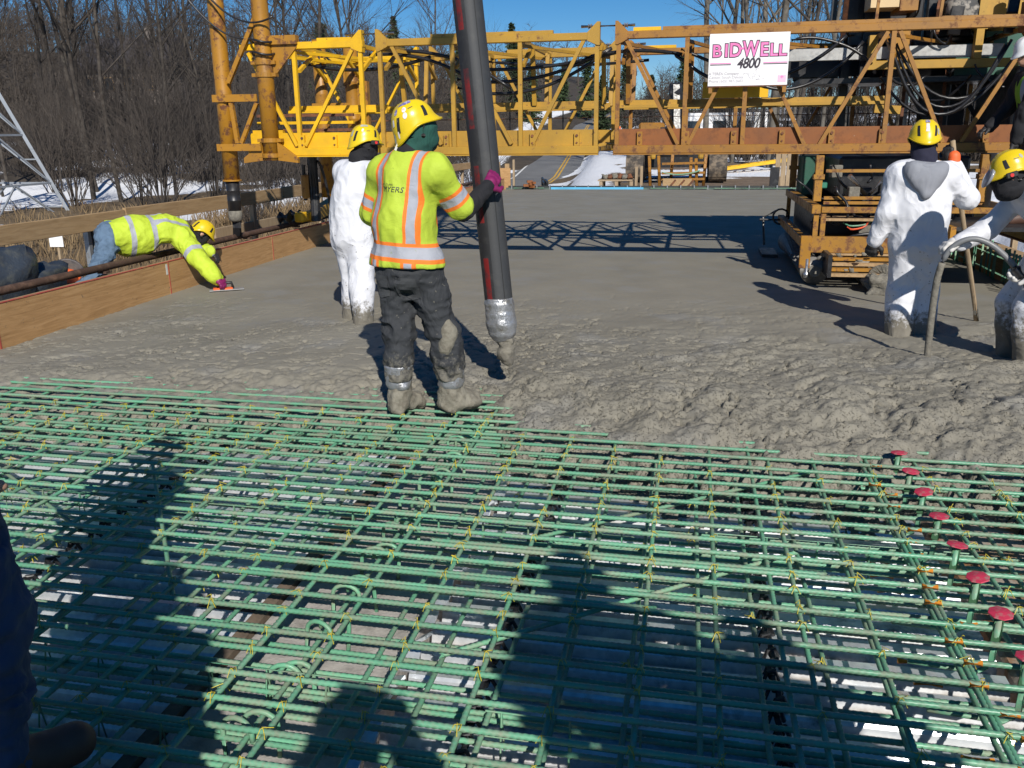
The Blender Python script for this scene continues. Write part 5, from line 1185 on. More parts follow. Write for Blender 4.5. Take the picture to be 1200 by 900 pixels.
blob('boot_cover', [('c', V(-3.0, 7.44, .03), V(-2.99, 7.44, .24), .085, .083)], .01, M_TYV, p, .02, noise=((.012, (12, 12, 12), 3),)); blob('boot_cover', [('c', V(-2.80, 7.20, .02), V(-2.80, 7.21, .24), .085, .082)], .01, M_TYV, p, .02, noise=((.012, (12, 12, 12), 6),))
helmet(p, Vector(J['head'])+V(0, 0, .02), J['fwd'], (0, 0, 1), M_HELM, [(2.0, .55, .09, .08, 0, True), (2.9, .6, .12, .10, 2, False), (1.9, .30, .4, .06, 2, False), (1.6, .62, .14, .014, 3, False)], lamp=1)

# ---- 3. worker in white at right, back to the camera, tool in the raised hand
J = dict(pel=V(1.755, 7.47, .82), mid=V(1.75, 7.45, 1.05), neck=V(1.735, 7.47, 1.385), head=V(1.735, 7.54, 1.545), fwd=V(.06, 1, -.18), shL=V(1.575, 7.47, 1.30), shR=V(1.905, 7.47, 1.30), elL=V(1.50, 7.44, 1.02), wrL=V(1.445, 7.50, .80), elR=V(2.09, 7.52, 1.13), wrR=V(1.985, 7.62, 1.36), hipL=V(1.685, 7.47, .76), hipR=V(1.83, 7.47, .76), kneeL=V(1.69, 7.50, .38), kneeR=V(1.86, 7.56, .38), ankL=V(1.69, 7.44, .0), ankR=V(1.87, 7.50, .0), toeL=V(1.67, 7.60, -.03), toeR=V(1.90, 7.66, -.03), hdL=V(-.2, .1, -1), hdR=V(-.3, .2, .9))
p = thing('person', 'worker in white coverall with grey hood, back to the camera, holding a wooden handle', 'person', (1.76, 7.45, 0), 'construction workers')
body(p, J); lat, fw, up = torso_axes(J)
coverall(p, J, M_TYV, .040, extra=[('c', J['hipL'], J['kneeL'], .125, .11), ('c', J['hipR'], J['kneeR'], .125, .11), ('c', J['kneeL'], J['ankL'], .11, .10), ('c', J['kneeR'], J['ankR'], .10, .095), ('e', V(1.75, 7.46, 1.0), (.225, .17, .28), np.eye(3))])
hoodm(p, J, M_BLKC, .010, name='balaclava'); blob('neck_scarf', [('c', Vector(J['neck'])-up*.03, Vector(J['neck'])+up*.06, .115, .095)], .01, M_NAVY, p, .02, noise=((.01, (14, 14, 14), 1),))
nk = Vector(J['neck'])
blob('sweater_hood', [('c', nk+V(-.105, -.10, -.035), nk+V(-.01, -.178, -.215), .048, .032), ('c', nk+V(.105, -.10, -.035), nk+V(.01, -.178, -.215), .048, .032), ('e', nk+V(0, -.150, -.10), (.125, .050, .085), np.eye(3)), ('c', nk+V(-.09, -.12, -.03), nk+V(.09, -.12, -.03), .055, .055)], .0095, M_GREYH, p, .045, noise=((.007, (9, 9, 9), 2), (-.004, (10, 10, 6), 4, 1)))
MB().tube(smooth_pts([nk+V(-.11, .06, .0), nk+V(-.125, -.04, .0), nk+V(-.075, -.125, -.005), nk+V(0, -.155, -.012), nk+V(.075, -.125, -.005), nk+V(.125, -.04, .0), nk+V(.11, .06, .0)], 5), .026, 10).build('hood_rim', M_GREYH, p, True)
for s in 'LR': blob('boot', foot_prims(J, s, .02), .012, M_BOOT, p, .02)
hand(p, J['wrL'], V(-.25, .15, -1), V(.5, .8, 0), 1, M_DGLV, .8, sc=1.12); hand(p, V(1.965, 7.63, 1.40), V(-.25, .2, .9), V(.6, .6, .0), 1, M_DGLV, 1.0, sc=1.12)
blob('glove_cuff', [('c', V(1.99, 7.615, 1.345), V(1.985, 7.615, 1.44), .05, .046)], .008, M_OGLV, p, .01)
helmet(p, Vector(J['head'])+V(0, -.01, .03), J['fwd'], (0, .1, 1), M_HELM, [(PI, .58, .13, .13, 0, False), (PI-.02, .32, .22, .09, 1, False), (2.3, .75, .10, .10, 2, True)])
tl = thing('wooden_handle_tool', 'long wooden tool handle standing in the concrete beside the white worker', 'tool', (2.2, 7.8, .06))
MB().tube([V(2.44, 8.05, .02), V(2.39, 8.0, .22), V(2.0, 7.66, 1.43), V(1.965, 7.63, 1.56)], .019, 10).build('handle', M_LUMV, tl, True); MB().tube([V(2.455, 8.063, .0), V(2.41, 8.02, .16)], .022, 10).build('muddy_end', M_CAKED, tl, True)

# ---- 4. worker bending over the form to trowel the edge
J = dict(pel=V(-6.02, 8.36, .66), mid=V(-5.84, 8.56, .70), neck=V(-5.52, 8.98, .66), head=V(-5.42, 9.11, .60), fwd=V(.62, .50, -.55), hup=V(.55, .55, .7), shL=V(-5.68, 9.02, .66), shR=V(-5.47, 8.82, .58), elL=V(-5.45, 9.14, .42), wrL=V(-5.30, 9.08, .40), elR=V(-5.22, 8.70, .36), wrR=V(-5.04, 8.67, .17), hipL=V(-6.10, 8.42, .60), hipR=V(-5.98, 8.27, .60), kneeL=V(-6.02, 7.98, .20), kneeR=V(-5.92, 7.82, .22), ankL=V(-6.35, 7.70, .06), ankR=V(-6.2, 7.50, .06), toeL=V(-6.45, 7.62, .0), toeR=V(-6.3, 7.42, .0), hdL=V(.6, 0, -.5), hdR=V(.8, -.1, -.45))
p = thing('person', 'worker in lime jacket and jeans bending over the plywood form to trowel the concrete', 'person', (-6.0, 8.2, -.05), 'construction workers')
body(p, J); lat, fw, up = torso_axes(J); M_ = trow(lat, fw, up)
mj = vest_mat('lime_jacket', (.49, .63, .04), [('sv', .17, .026, SILV, False), ('sv', .40, .026, SILV, False), ('sb', .105, .028, SILV, True), ('sa', .235, .026, SILV, False), ('sf', .12, .026, SILV, False)])
at = mk_attr(J); am4 = lambda P: amask(P, J)
at['sb'] = lambda P: np.where((am4(P) < 0) & (((P-npv(J['pel']))@npv(up)) > .40), (P-npv(J['pel']))@npv(lat), 9)
at['sf'] = lambda P: np.where((prim_d(P, ('c', J['elR'], J['wrR'], .055, .05)) < .012) | (prim_d(P, ('c', J['elL'], J['wrL'], .055, .05)) < .012), seg_t(P, J['elR'], J['wrR']), 9)
blob('jacket', torso_prims(J, .034)+arm_prims(J, 'R', .028)+arm_prims(J, 'L', .028)+[('e', Vector(J['mid'])+V(0, 0, -.07), (.20, .20, .24), M_), ('e', Vector(J['mid']).lerp(Vector(J['pel']), .45)+V(0, 0, -.05), (.20, .19, .20), M_), ('c', J['shR'], J['elR'], .10, .085), ('c', J['elR'], J['wrR'], .082, .065)], .0105, mj, p, .05, noise=((.012, (5, 5, 5), 4.4), (-.011, (6, 6, 6), 9.1, 1), (-.004, (14, 14, 14), 3.3, 1)), cuts=[(Vector(J['pel'])-up*.02, -up), ], attrs=at)
blob('cuff', [('c', Vector(J['elR']).lerp(Vector(J['wrR']), .55), J['wrR'], .064, .054)], .009, M_BLKC, p, .01)
blob('jeans', [('e', J['pel'], (.175, .135, .16), M_)]+leg_prims(J, 'L', .022)+leg_prims(J, 'R', .022), .011, M_JEAN, p, .04, noise=FOLDL)
for s in 'LR': blob('boot', foot_prims(J, s, .018), .012, M_BBOOT, p, .02)
hoodm(p, J, M_BLKC, .006, name='balaclava')
hand(p, J['wrR'], J['hdR'], V(.1, .2, -1), 1, M_PURP, .9, sc=1.1); hand(p, J['wrL'], J['hdL'], V(0, 0, -1), 1, M_DGLV, .6)
helmet(p, Vector(J['head'])+Vector(J['hup']).normalized()*.02, J['fwd'], J['hup'], M_HELM, [(-2.2, .5, .09, .08, 2, True)])
tw_ = thing('hand_float', 'orange handled hand float smoothing the concrete at the left edge', 'trowel', (-4.95, 8.7, .06))
MB().box((-4.95, 8.72, .045), (.11, .36, .010), rz=-1.0).build('blade', M_ALU, tw_); MB().box((-4.98, 8.70, .058), (.07, .20, .016), rz=-1.0).build('pad', M_OGLV, tw_)
MB().tube([V(-5.03, 8.68, .06), V(-5.02, 8.685, .115), V(-4.90, 8.75, .115), V(-4.89, 8.755, .06)], .016, 8).build('grip', M_VENT, tw_, True)

# ---- 5. worker at the right edge handling the vibrator hose
J = dict(pel=V(2.46, 6.66, .90), mid=V(2.42, 6.66, 1.08), neck=V(2.205, 6.62, 1.28), head=V(2.075, 6.60, 1.325), fwd=V(-.88, -.05, -.42), hup=V(-.4, 0, 1), shL=V(2.28, 6.45, 1.20), shR=V(2.25, 6.80, 1.20), elL=V(2.26, 6.36, .92), wrL=V(2.25, 6.46, .76), elR=V(2.04, 6.80, .96), wrR=V(1.84, 6.64, .89), hipL=V(2.45, 6.56, .84), hipR=V(2.45, 6.76, .84), kneeL=V(2.30, 6.54, .44), kneeR=V(2.27, 6.80, .44), ankL=V(2.33, 6.52, .02), ankR=V(2.30, 6.80, .02), toeL=V(2.18, 6.50, -.02), toeR=V(2.15, 6.80, -.02), hdL=V(-.4, .5, -.6), hdR=V(-1, -.3, -.1))
p = thing('person', 'worker in muddy white coverall bending at the right picture edge with a vibrator hose', 'person', (2.35, 6.65, 0), 'construction workers')
body(p, J); coverall(p, J, M_TYV2, .032); hoodm(p, J, M_BLKC, .012, name='balaclava')
blob('jacket_hood', [('c', V(2.22, 6.56, 1.31), V(2.34, 6.62, 1.27), .075, .10), ('c', V(2.22, 6.68, 1.31), V(2.34, 6.66, 1.27), .075, .10)], .011, M_BLKC, p, .04, noise=((.01, (12, 12, 12), 3),))
hand(p, J['wrR'], V(-1, -.15, -.15), V(0, -.1, -1), 1, M_WGLV, .95, sc=1.2); hand(p, J['wrL'], J['hdL'], V(-1, 0, -.3), -1, M_WGLV, .9, sc=1.2)
MB().tube([V(2.28, 6.49, 1.36), V(2.16, 6.46, 1.20), V(2.20, 6.44, 1.05)], .016, 8).build('shoulder_strap', M_VENT, p, True)
for s in 'LR': blob('boot', foot_prims(J, s, .02), .012, M_BOOT, p, .02)
helmet(p, Vector(J['head'])+V(.02, 0, .045), (-.92, -.08, -.30), (-.3, 0, 1), M_HELM, [(-1.9, .55, .10, .09, 2, True), (-1.6, .62, .14, .015, 3, False)], lamp=-1)
cfr = Vector((-.92, -.08, -.30)).normalized()
MB().lathe(V(1.945, 6.60, 1.33), [(.07, -.02), (.073, 0), (.064, .004), (.04, .006), (.004, .0065)], 20, Matrix((Vector((0, 1, 0)), Vector((.3, 0, .95)), cfr)).transposed()).build('face_shield', pm('clear_shield', (.26, .27, .30), None, 5, rough=.15), p, True)
vh = thing('vibrator_hose', 'grey concrete vibrator hose arching from the right worker down into the concrete', 'hose', (1.75, 6.6, .06))
pts = []
for i in range(25):
    t = i/24; a = PI*(1-t)*.5
    pts.append(V(1.725+.60*(1-math.cos(t*PI/2))*.95, 6.55-.10*t, .05+.86*math.sin(min(1, t*1.35)*PI/2)-.22*max(0, t-.62)*2.2))
pts = [V(1.70, 6.57, .0), V(1.695, 6.57, .25), V(1.695, 6.57, .5), V(1.705, 6.565, .68), V(1.74, 6.555, .82), V(1.81, 6.545, .90), V(1.90, 6.535, .925), V(2.0, 6.52, .89), V(2.10, 6.505, .81), V(2.18, 6.49, .72), V(2.24, 6.475, .63), V(2.27, 6.47, .5), V(2.34, 6.5, .2), V(2.5, 6.7, .08), V(2.8, 6.9, .08), V(3.3, 7.0, .25)]
sp_ = smooth_pts(pts); ncut = 22
MB().tube(sp_[:ncut], .024, 10).build('vibrator_head', M_CAKED, vh, True); MB().tube(sp_[ncut-1:], .020, 10).build('hose', pm('grey_hose', (.16, .165, .17), None, 8, rough=.45), vh, True); MB().tube(sp_[52:58], .030, 10).build('coupling', M_BLK, vh, True)

# ---- 6. worker with a white helmet on the machine platform, right picture edge
J = dict(pel=V(3.22, 9.72, 1.62), mid=V(3.20, 9.70, 1.82), neck=V(3.12, 9.66, 2.17), head=V(3.06, 9.64, 2.32), fwd=V(-.9, -.2, -.3), shL=V(3.12, 9.48, 2.09), shR=V(3.12, 9.84, 2.09), elL=V(3.03, 9.44, 1.80), wrL=V(2.99, 9.46, 1.54), elR=V(3.02, 9.92, 1.84), wrR=V(2.85, 9.8, 1.66), hipL=V(3.22, 9.63, 1.56), hipR=V(3.22, 9.81, 1.56), kneeL=V(3.20, 9.62, 1.18), kneeR=V(3.18, 9.84, 1.18), ankL=V(3.24, 9.62, .82), ankR=V(3.24, 9.84, .82), toeL=V(3.08, 9.60, .775), toeR=V(3.08, 9.84, .775), hdL=V(-.1, 0, -1), hdR=V(-.8, -.1, -.4))
p = thing('person', 'worker with white helmet and dark sleeves on the machine platform at the right picture edge', 'person', (3.2, 9.7, .74), 'construction workers')
body(p, J); eyes(p, J); mv2 = vest_mat('lime_vest_dark', (.20, .40, .03), [('su', .11, .04, SILV, True), ('sv', .1, .03, SILV, False)])
blob('sweater', torso_prims(J, .022)+arm_prims(J, 'L', .024)+arm_prims(J, 'R', .024), .012, M_BLKC, p, .04, noise=FOLD); blob('vest', torso_prims(J, .034)[:3], .012, mv2, p, .04, attrs=mk_attr(J), cuts=[(Vector(J['neck'])-V(0, 0, .04), (0, 0, 1))])
blob('trousers', [('e', J['pel'], (.17, .13, .15), np.eye(3))]+leg_prims(J, 'L', .022)+leg_prims(J, 'R', .022), .012, M_PANT, p, .04, noise=FOLDL)
for s in 'LR': blob('boot', foot_prims(J, s, .014), .012, M_BBOOT, p, .02)
hand(p, J['wrL'], J['hdL'], V(-.6, .6, 0), 1, M_DGLV, .6, sc=1.15); hand(p, J['wrR'], J['hdR'], V(0, 0, -1), 1, M_DGLV, .6)
helmet(p, Vector(J['head'])+V(0, 0, .025), J['fwd'], (0, 0, 1), M_HELW, [(1.6, .5, .1, .09, 0, False)])

# ---- 7. bystander at the left picture edge (standing on the mat)
def stander(name_label, base, fwd, top, arms, mats, jz=0.0, cap=True, girth=0.0):
    f = Vector(fwd).normalized(); r = V(f.y, -f.x, 0); b = Vector(base); k = top/1.80
    def q_(rr_, ff, z): return b+r*rr_*k+f*ff*k+V(0, 0, z*k)
    J = dict(pel=q_(0, 0, .96), mid=q_(0, .01, 1.18), neck=q_(0, .0, 1.50), head=q_(0, .04, 1.64), fwd=f, shL=q_(-.18, 0, 1.42), shR=q_(.18, 0, 1.42), hipL=q_(-.09, 0, .90), hipR=q_(.09, 0, .90), kneeL=q_(-.12, .03, .50), kneeR=q_(.12, .03, .50), ankL=q_(-.13, 0, .09), ankR=q_(.13, 0, .09), toeL=q_(-.16, .17, .04), toeR=q_(.16, .17, .04))
    for s, (e, w_, hd) in arms.items(): J['el'+s] = q_(*e); J['wr'+s] = q_(*w_); J['hd'+s] = r*hd[0]+f*hd[1]+V(0, 0, hd[2])
    p = thing('person', name_label, 'person', base, 'construction workers')
    body(p, J); eyes(p, J); tm, pmt, bmt, gmt = mats
    blob('jacket', torso_prims(J, .034+girth)+arm_prims(J, 'L', .026)+arm_prims(J, 'R', .026), .0125, tm, p, .045, noise=FOLD)
    lat, fw, up = torso_axes(J); M_ = trow(lat, fw, up)
    blob('trousers', [('e', J['pel'], (.175, .135, .15), M_)]+leg_prims(J, 'L', .024)+leg_prims(J, 'R', .024), .0105, pmt, p, .035, noise=FOLDL)
    for s in 'LR': blob('boot', foot_prims(J, s, .016), .010, bmt, p, .02); hand(p, J['wr'+s], J['hd'+s], (f if J['hd'+s].z < -.5 else V(0, 0, -1)), 1 if s == 'L' else -1, gmt, .5)
    helmet(p, Vector(J['head'])+V(0, 0, .025), f, (0, 0, 1), M_HELM)
    return p, J
ARMD = {'L': ((-.27, -.02, 1.14), (-.28, .06, .90), (0, .15, -1)), 'R': ((.27, -.02, 1.14), (.26, .08, .90), (0, .2, -1))}
mvl = cloth('lime_shirt', LIME, .1, .85, .2, fold=.3)
ARMS = {'L': ((-.25, -.02, 1.14), (-.26, .06, .90), (0, .15, -1)), 'R': ((.17, -.12, 1.14), (.12, .05, .93), (-.1, .3, -1))}
stander('bystander in dark jeans, brown boots and lime jacket at the left picture edge', (-1.81, 1.66, .0), (.25, 1, 0), 1.80, ARMS, (mvl, M_JEAND, M_BBOOT, M_SKIN))
# ---- 8. the photographer and 9. a colleague behind, seen only as shadows on the mat
ARMP = {'L': ((-.30, .10, 1.30), (-.09, .28, 1.55), (.3, .2, .5)), 'R': ((.30, .10, 1.30), (.09, .28, 1.55), (-.3, .2, .5))}
p8, J8 = stander('photographer whose shadow falls on the rebar at bottom centre', (.10, -.38, .0), (-.08, 1, 0), 1.76, ARMP, (M_BLKC, M_JEAND, M_BBOOT, M_SKIN))
pc = thing('compact_camera', 'compact camera in the hands of the photographer', 'camera', (.03, -.12, 1.62))
MB().bbox((-.02, -.115, 1.60), (.09, -.09, 1.665)).build('case', M_BLK, pc, bevel=.004); MB().cyl((.03, -.089, 1.632), (.03, -.075, 1.632), .02, 14).build('lens_ring', M_CHR, pc)
riser = thing('added_timber_riser', 'added unseen timber behind the photographer, raising the colleagues for their shadows', 'added timber stack', (1.35, -.75, 0))  # invented timber, lifts the unseen colleagues so their shadows reach farther forward
for k in range(5):
    for j in range(3): MB().bbox((.75+j*.42, -1.05, .008+k*.145), (1.15+j*.42, -.05, .15+k*.145)).build('timber', M_LUM, riser)
ARMH = {'L': ((-.34, .05, 1.22), (-.30, .10, 1.02), (.3, .2, -.4)), 'R': ((.42, .0, 1.20), (.26, .06, 1.0), (-.5, .2, -.2))}
stander('colleague standing beside the photographer whose shadow falls at lower left', (-.95, .30, .0), (-.1, 1, 0), 1.76, ARMD, (M_BLKC, M_JEAND, M_BBOOT, M_SKIN))
stander('colleague standing on the timber whose shadow falls at lower right', (1.12, -.46, .735), (-.15, 1, 0), 1.86, ARMH, (mvl, M_PANT, M_BBOOT, M_DGLV), girth=.03)

stander('added unseen second colleague on the timber, widening the shadow at the bottom right', (1.66, -.52, .735), (-.3, 1, 0), 1.62, ARMD, (M_BLKC, M_PANT, M_BBOOT, M_DGLV), girth=.03)  # unseen figure added to extend the cast shadow to the right
# ------------------------------------------------------------------ concrete pump hose and boom
ph = thing('pump_hose', 'thick black concrete pump hose with red print and taped silver end', 'hose', (-1.2, 5.5, .2))
q = NT('pump_rubber')
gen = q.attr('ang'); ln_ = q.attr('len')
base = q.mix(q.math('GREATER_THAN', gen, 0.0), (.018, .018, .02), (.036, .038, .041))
base = q.mix(q.ramp(q.noise(12, 6, .7), [(.5, (0, 0, 0)), (.7, (.5,)*3)]), base, (.062, .062, .060))
redm = q.math('MULTIPLY', q.math('LESS_THAN', q.math('ABSOLUTE', q.math('SUBTRACT', gen, -.42)), .20), q.math('GREATER_THAN', q.math('SINE', q.math('MULTIPLY', ln_, 11.0)), -.35))
redm = q.math('MULTIPLY', redm, q.ramp(q.noise(9, 6, .7), [(.40, (.15,)*3), (.55, (1, 1, 1))]))
base = q.mix(redm, base, (.17, .010, .010)); seam = q.math('LESS_THAN', q.math('ABSOLUTE', q.math('SUBTRACT', gen, .62)), .03); base = q.mix(seam, base, (.015, .015, .015))
q.set(color=base, rough=.6, normal=q.bump(q.noise(60, 4), .2, .003)); M_PUMP = q.m
TOPH = V(-1.56, 5.62, 4.35); END = V(-1.195, 5.52, .48)
cpts = smooth_pts([END, V(-1.245, 5.535, 1.0), V(-1.315, 5.55, 1.75), V(-1.39, 5.57, 2.5), V(-1.48, 5.59, 3.4), TOPH], 8)
n = 24; vs = []; fs = []; angs = []; lens = []
view = V(0, -1, 0)
for i, pp in enumerate(cpts):
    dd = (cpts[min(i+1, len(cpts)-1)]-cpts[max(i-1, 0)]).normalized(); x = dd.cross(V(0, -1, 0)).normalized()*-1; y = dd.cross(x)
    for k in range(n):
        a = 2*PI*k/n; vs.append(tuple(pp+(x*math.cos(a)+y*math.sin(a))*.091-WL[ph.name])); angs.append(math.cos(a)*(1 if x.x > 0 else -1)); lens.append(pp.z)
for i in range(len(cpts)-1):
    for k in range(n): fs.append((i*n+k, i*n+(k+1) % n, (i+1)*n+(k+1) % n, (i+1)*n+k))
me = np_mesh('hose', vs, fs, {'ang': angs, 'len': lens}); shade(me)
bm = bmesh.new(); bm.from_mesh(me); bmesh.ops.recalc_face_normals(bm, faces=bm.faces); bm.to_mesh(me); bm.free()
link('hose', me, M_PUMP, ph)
blob('taped_end', [('c', V(-1.205, 5.52, .60), V(-1.19, 5.515, .46), .096, .098), ('c', V(-1.19, 5.515, .45), V(-1.185, 5.51, .42), .100, .092)], .009, M_DUCT, ph, .012, noise=((.004, (4, 4, 44), 2), (.002, (30, 30, 30), 3)), cuts=[(V(-1.2, 5.5, .63), (0, 0, 1))])
blob('sock', [('c', V(-1.185, 5.515, .46), V(-1.155, 5.50, .26), .064, .052), ('c', V(-1.155, 5.50, .26), V(-1.145, 5.495, .21), .050, .034)], .007, M_CAKED, ph, .02, noise=((.012, (9, 9, 34), 2.5), (.007, (30, 30, 30), 7)))
bo_ = thing('pump_boom', 'concrete pump boom overhead carrying the hose, seen as a shadow on the deck', 'boom', (-1.5, 5.6, 4.4))
MB().tube(smooth_pts([TOPH, V(-1.60, 5.66, 4.62), V(-1.52, 5.82, 4.80), V(-1.30, 6.1, 4.95), V(-1.0, 6.5, 5.3)], 6), .085, 14).build('elbow_pipe', M_BLK, bo_, True)
MB().beam((-1.25, 6.1, 5.15), (-.35, 8.6, 9.6), .16, .26).build('boom_arm', M_Y2, bo_, bevel=.01); MB().tube([V(-1.0, 6.5, 5.3), V(-.15, 8.6, 9.45)], .07, 12).build('delivery_pipe', M_BLK, bo_, True); MB().beam((-.35, 8.6, 9.6), (3.5, -2.0, 14), .3, .4).build('boom_arm', M_Y2, bo_)
# ------------------------------------------------------------------ vegetation
def tz(x, y): return float(terrain(np.array([float(x)]), np.array([float(y)]))[0])
M_BARK = pm('bark_grey', (.068, .058, .048), (.030, .023, .018), 3, (.4, .6), .95, bump=.6, bscale=12, bdist=.04, rand=.25)
M_BARKP = pm('bark_pale', (.15, .135, .112), (.07, .06, .048), 3, (.4, .65), .95, bump=.5, bscale=10, bdist=.03, rand=.25)
M_TWIG = pm('twig_brown', (.060, .049, .041), None, 2, rough=.95, rand=.3)
M_TWIGG = pm('twig_grey', (.080, .068, .056), None, 2, rough=.95, rand=.3)
class Tubes:
    def __init__(s): s.v = []; s.f = []
    def seg(s, pts, rs, n):
        b = len(s.v); ref = None
        for i, p in enumerate(pts):
            d = pts[min(i+1, len(pts)-1)]-pts[max(i-1, 0)]; d = d/(np.linalg.norm(d)+1e-9)
            if ref is None:
                ref = np.cross(d, [0, 0, 1.0] if abs(d[2]) < .9 else [1.0, 0, 0])
            x = ref-d*np.dot(ref, d); x /= np.linalg.norm(x)+1e-9; y = np.cross(d, x); ref = x
            for k in range(n): a = 2*PI*k/n; s.v.append(p+(x*math.cos(a)+y*math.sin(a))*rs[i])
        for i in range(len(pts)-1):
            for k in range(n): s.f.append((b+i*n+k, b+i*n+(k+1) % n, b+(i+1)*n+(k+1) % n, b+(i+1)*n+k))
    def mesh(s, name, mat): me = np_mesh(name, np.array(s.v), np.array(s.f)); shade(me); me.materials.append(mat); return me
def rdir(r, d, ang):
    d = d/np.linalg.norm(d); a = np.cross(d, np.array([r.gauss(0, 1), r.gauss(0, 1), r.gauss(0, 1)])); a /= np.linalg.norm(a)+1e-9
    return d*math.cos(ang)+a*math.sin(ang)
def grow(T, C, r, p, d, ln, rad, lev, maxlev, kids, spread, up):
    n = 4 if lev == 0 else 3; pts = [p]; rs = [rad]; q = p.copy(); dd = d.copy(); N = 6 if lev == 0 else 4 if lev < 3 else 2
    for i in range(N):
        dd = dd+np.array([r.gauss(0, .05 if lev == 0 else .10), r.gauss(0, .05 if lev == 0 else .10), r.gauss(0, .06)+up*.06]); dd /= np.linalg.norm(dd); q = q+dd*ln/N; pts.append(q); rs.append(rad*(1-(i+1)/N*.62))
    (T if lev < 2 else C).seg(pts, rs, 7 if lev == 0 else 4 if lev < 2 else 3)
    if lev >= maxlev: return
    for k in range(kids[lev]):
        t = r.uniform(.30 if lev == 0 else .2, 1.0); i = min(N-1, int(t*N)); f = t*N-i; b = pts[i]*(1-f)+pts[i+1]*f; rr_ = rs[i]*(1-f)+rs[i+1]*f
        grow(T, C, r, b, rdir(r, dd, r.uniform(*spread)), ln*r.uniform(.35, .62)*(1.05-.35*t), rr_*r.uniform(.45, .68), lev+1, maxlev, kids, spread, up)
def bare_tree(seed, H, rad, kids, spread=(.35, .85), up=.5, maxlev=4, tm=M_BARK, cm=M_TWIG):
    r = random.Random(seed); T, C = Tubes(), Tubes(); grow(T, C, r, np.zeros(3), np.array([0, 0, 1.0]), H, rad, 0, maxlev, kids, spread, up)
    return T.mesh('trunk', tm), C.mesh('crown', cm)
def shrub(seed, H, stems, tm=M_TWIG):
    r = random.Random(seed); T, C = Tubes(), Tubes()
    for k in range(stems):
        a = r.uniform(0, 2*PI); lean = abs(r.gauss(.25, .2)); d = np.array([math.cos(a)*lean, math.sin(a)*lean, 1.0]); d /= np.linalg.norm(d); p = np.array([math.cos(a), math.sin(a), 0])*r.uniform(0, .35)
        grow(T, C, r, p, d, H*r.uniform(.55, 1), .022*r.uniform(.7, 1.3), 1, 3, [0, 7, 5], (.3, .8), .3)
    return T.mesh('stems', tm), C.mesh('twigs', tm)
def put(name, label, cat, group, meshes, x, y, s=1.0, rz=None, parts=('trunk', 'crown'), sz=None, rnd=random.Random(99)):
    t = thing(name, label, cat, (x, y, tz(x, y)-.1), group); t.rotation_euler.z = rnd.uniform(0, 6.28) if rz is None else rz; t.scale = (s, s, sz or s)
    for nm, me in zip(parts, meshes): link(nm, me, None, t)
    return t
TA = bare_tree(1, 15, .105, [11, 8, 6, 5]); TB = bare_tree(2, 17, .12, [12, 8, 6, 4], (.3, .7)); TC = bare_tree(3, 13, .085, [14, 7, 6, 4], (.25, .65), .7)
TP = bare_tree(4, 20, .15, [9, 6, 5, 4], (.4, .9), .3, tm=M_BARKP, cm=M_TWIGG); TQ = bare_tree(5, 19, .14, [8, 6, 5, 4], (.3, .8), .5, tm=M_BARKP, cm=M_TWIGG)
SA = shrub(6, 4.6, 26); SB = shrub(7, 3.2, 30); SC = shrub(8, 5.5, 20)
# left wood, tree by tree
left = [(-28.6, 38.8, 1.05, TB), (-22.4, 36.0, .85, TA), (-35.2, 41.0, 1.1, TC), (-18.2, 42.0, .95, TB), (-32.0, 47.6, 1.1, TA), (-40.5, 46.0, 1.2, TB), (-25.5, 36.5, 1.0, TA), (-30.0, 41, 1.1, TB), (-33.0, 44.5, 1.15, TA), (-27.4, 43, .9, TC), (-23.2, 41, .95, TC), (-36.0, 47, 1.2, TB), (-20.5, 44.5, 1.0, TA), (-31.5, 52, 1.1, TC), (-24.8, 50, 1.1, TB), (-39, 50, 1.1, TA), (-17.4, 47.5, .9, TC), (-35.5, 58, 1.2, TB), (-28.5, 60, 1.15, TA), (-22, 58, 1.0, TB), (-42, 56, 1.2, TC), (-15, 52.5, .8, TA), (-46, 62, 1.3, TB), (-33.5, 38.6, .85, TC), (-19, 38, .8, TC), (-38.5, 66, 1.3, TA), (-26, 68, 1.2, TC), (-50, 68, 1.3, TA)]
pos_l = ['at the far left edge above the lattice tower', 'left of the house roof', 'behind the lattice tower', 'in front of the house roof', 'between the house and the yellow pipes', 'in the left wood', 'left of the yellow jack pipe', 'right of the house roof', 'beside the yellow jack pipe']
for i, (x, y, s, m_) in enumerate(left): put('bare_tree', 'leafless grey tree in the dense wood left of the paving machine', 'tree', 'bare trees of the left wood', m_, x, y, s)
# brush in front of the wood
br = [(-20.2, 31.5, 1.25, SA), (-22.5, 33.5, 1.1, SC), (-15.2, 30.2, .9, SC), (-26.8, 35, 1.1, SA), (-14.0, 35.5, 1.1, SA), (-21.0, 37, 1.2, SC), (-17.6, 39, 1.2, SA), (-12.8, 40, 1.1, SC), (-32, 40.5, 1.2, SC), (-11.2, 37, .9, SB), (-10.6, 43, 1.1, SA), (-27, 46, 1.3, SA), (-20, 48, 1.3, SC), (-14, 46, 1.2, SA), (-35, 44, 1.3, SA), (-13.4, 25.5, .6, SB), (-11.6, 28, .7, SA), (-30, 47, 1.4, SC), (-33.5, 50, 1.5, SA), (-25.5, 53, 1.5, SC), (-18, 55, 1.5, SA), (-39, 54, 1.5, SC), (-22, 62, 1.6, SA), (-30, 63, 1.6, SA), (-44, 60, 1.6, SC), (-12, 52, 1.4, SC), (-9.8, 33, .7, SB)]
for i, (x, y, s, m_) in enumerate(br): put('bare_shrub', 'leafless brown brush below the wood at left', 'shrub', 'brush below the left wood', m_, x, y, s, parts=('stems', 'twigs'))
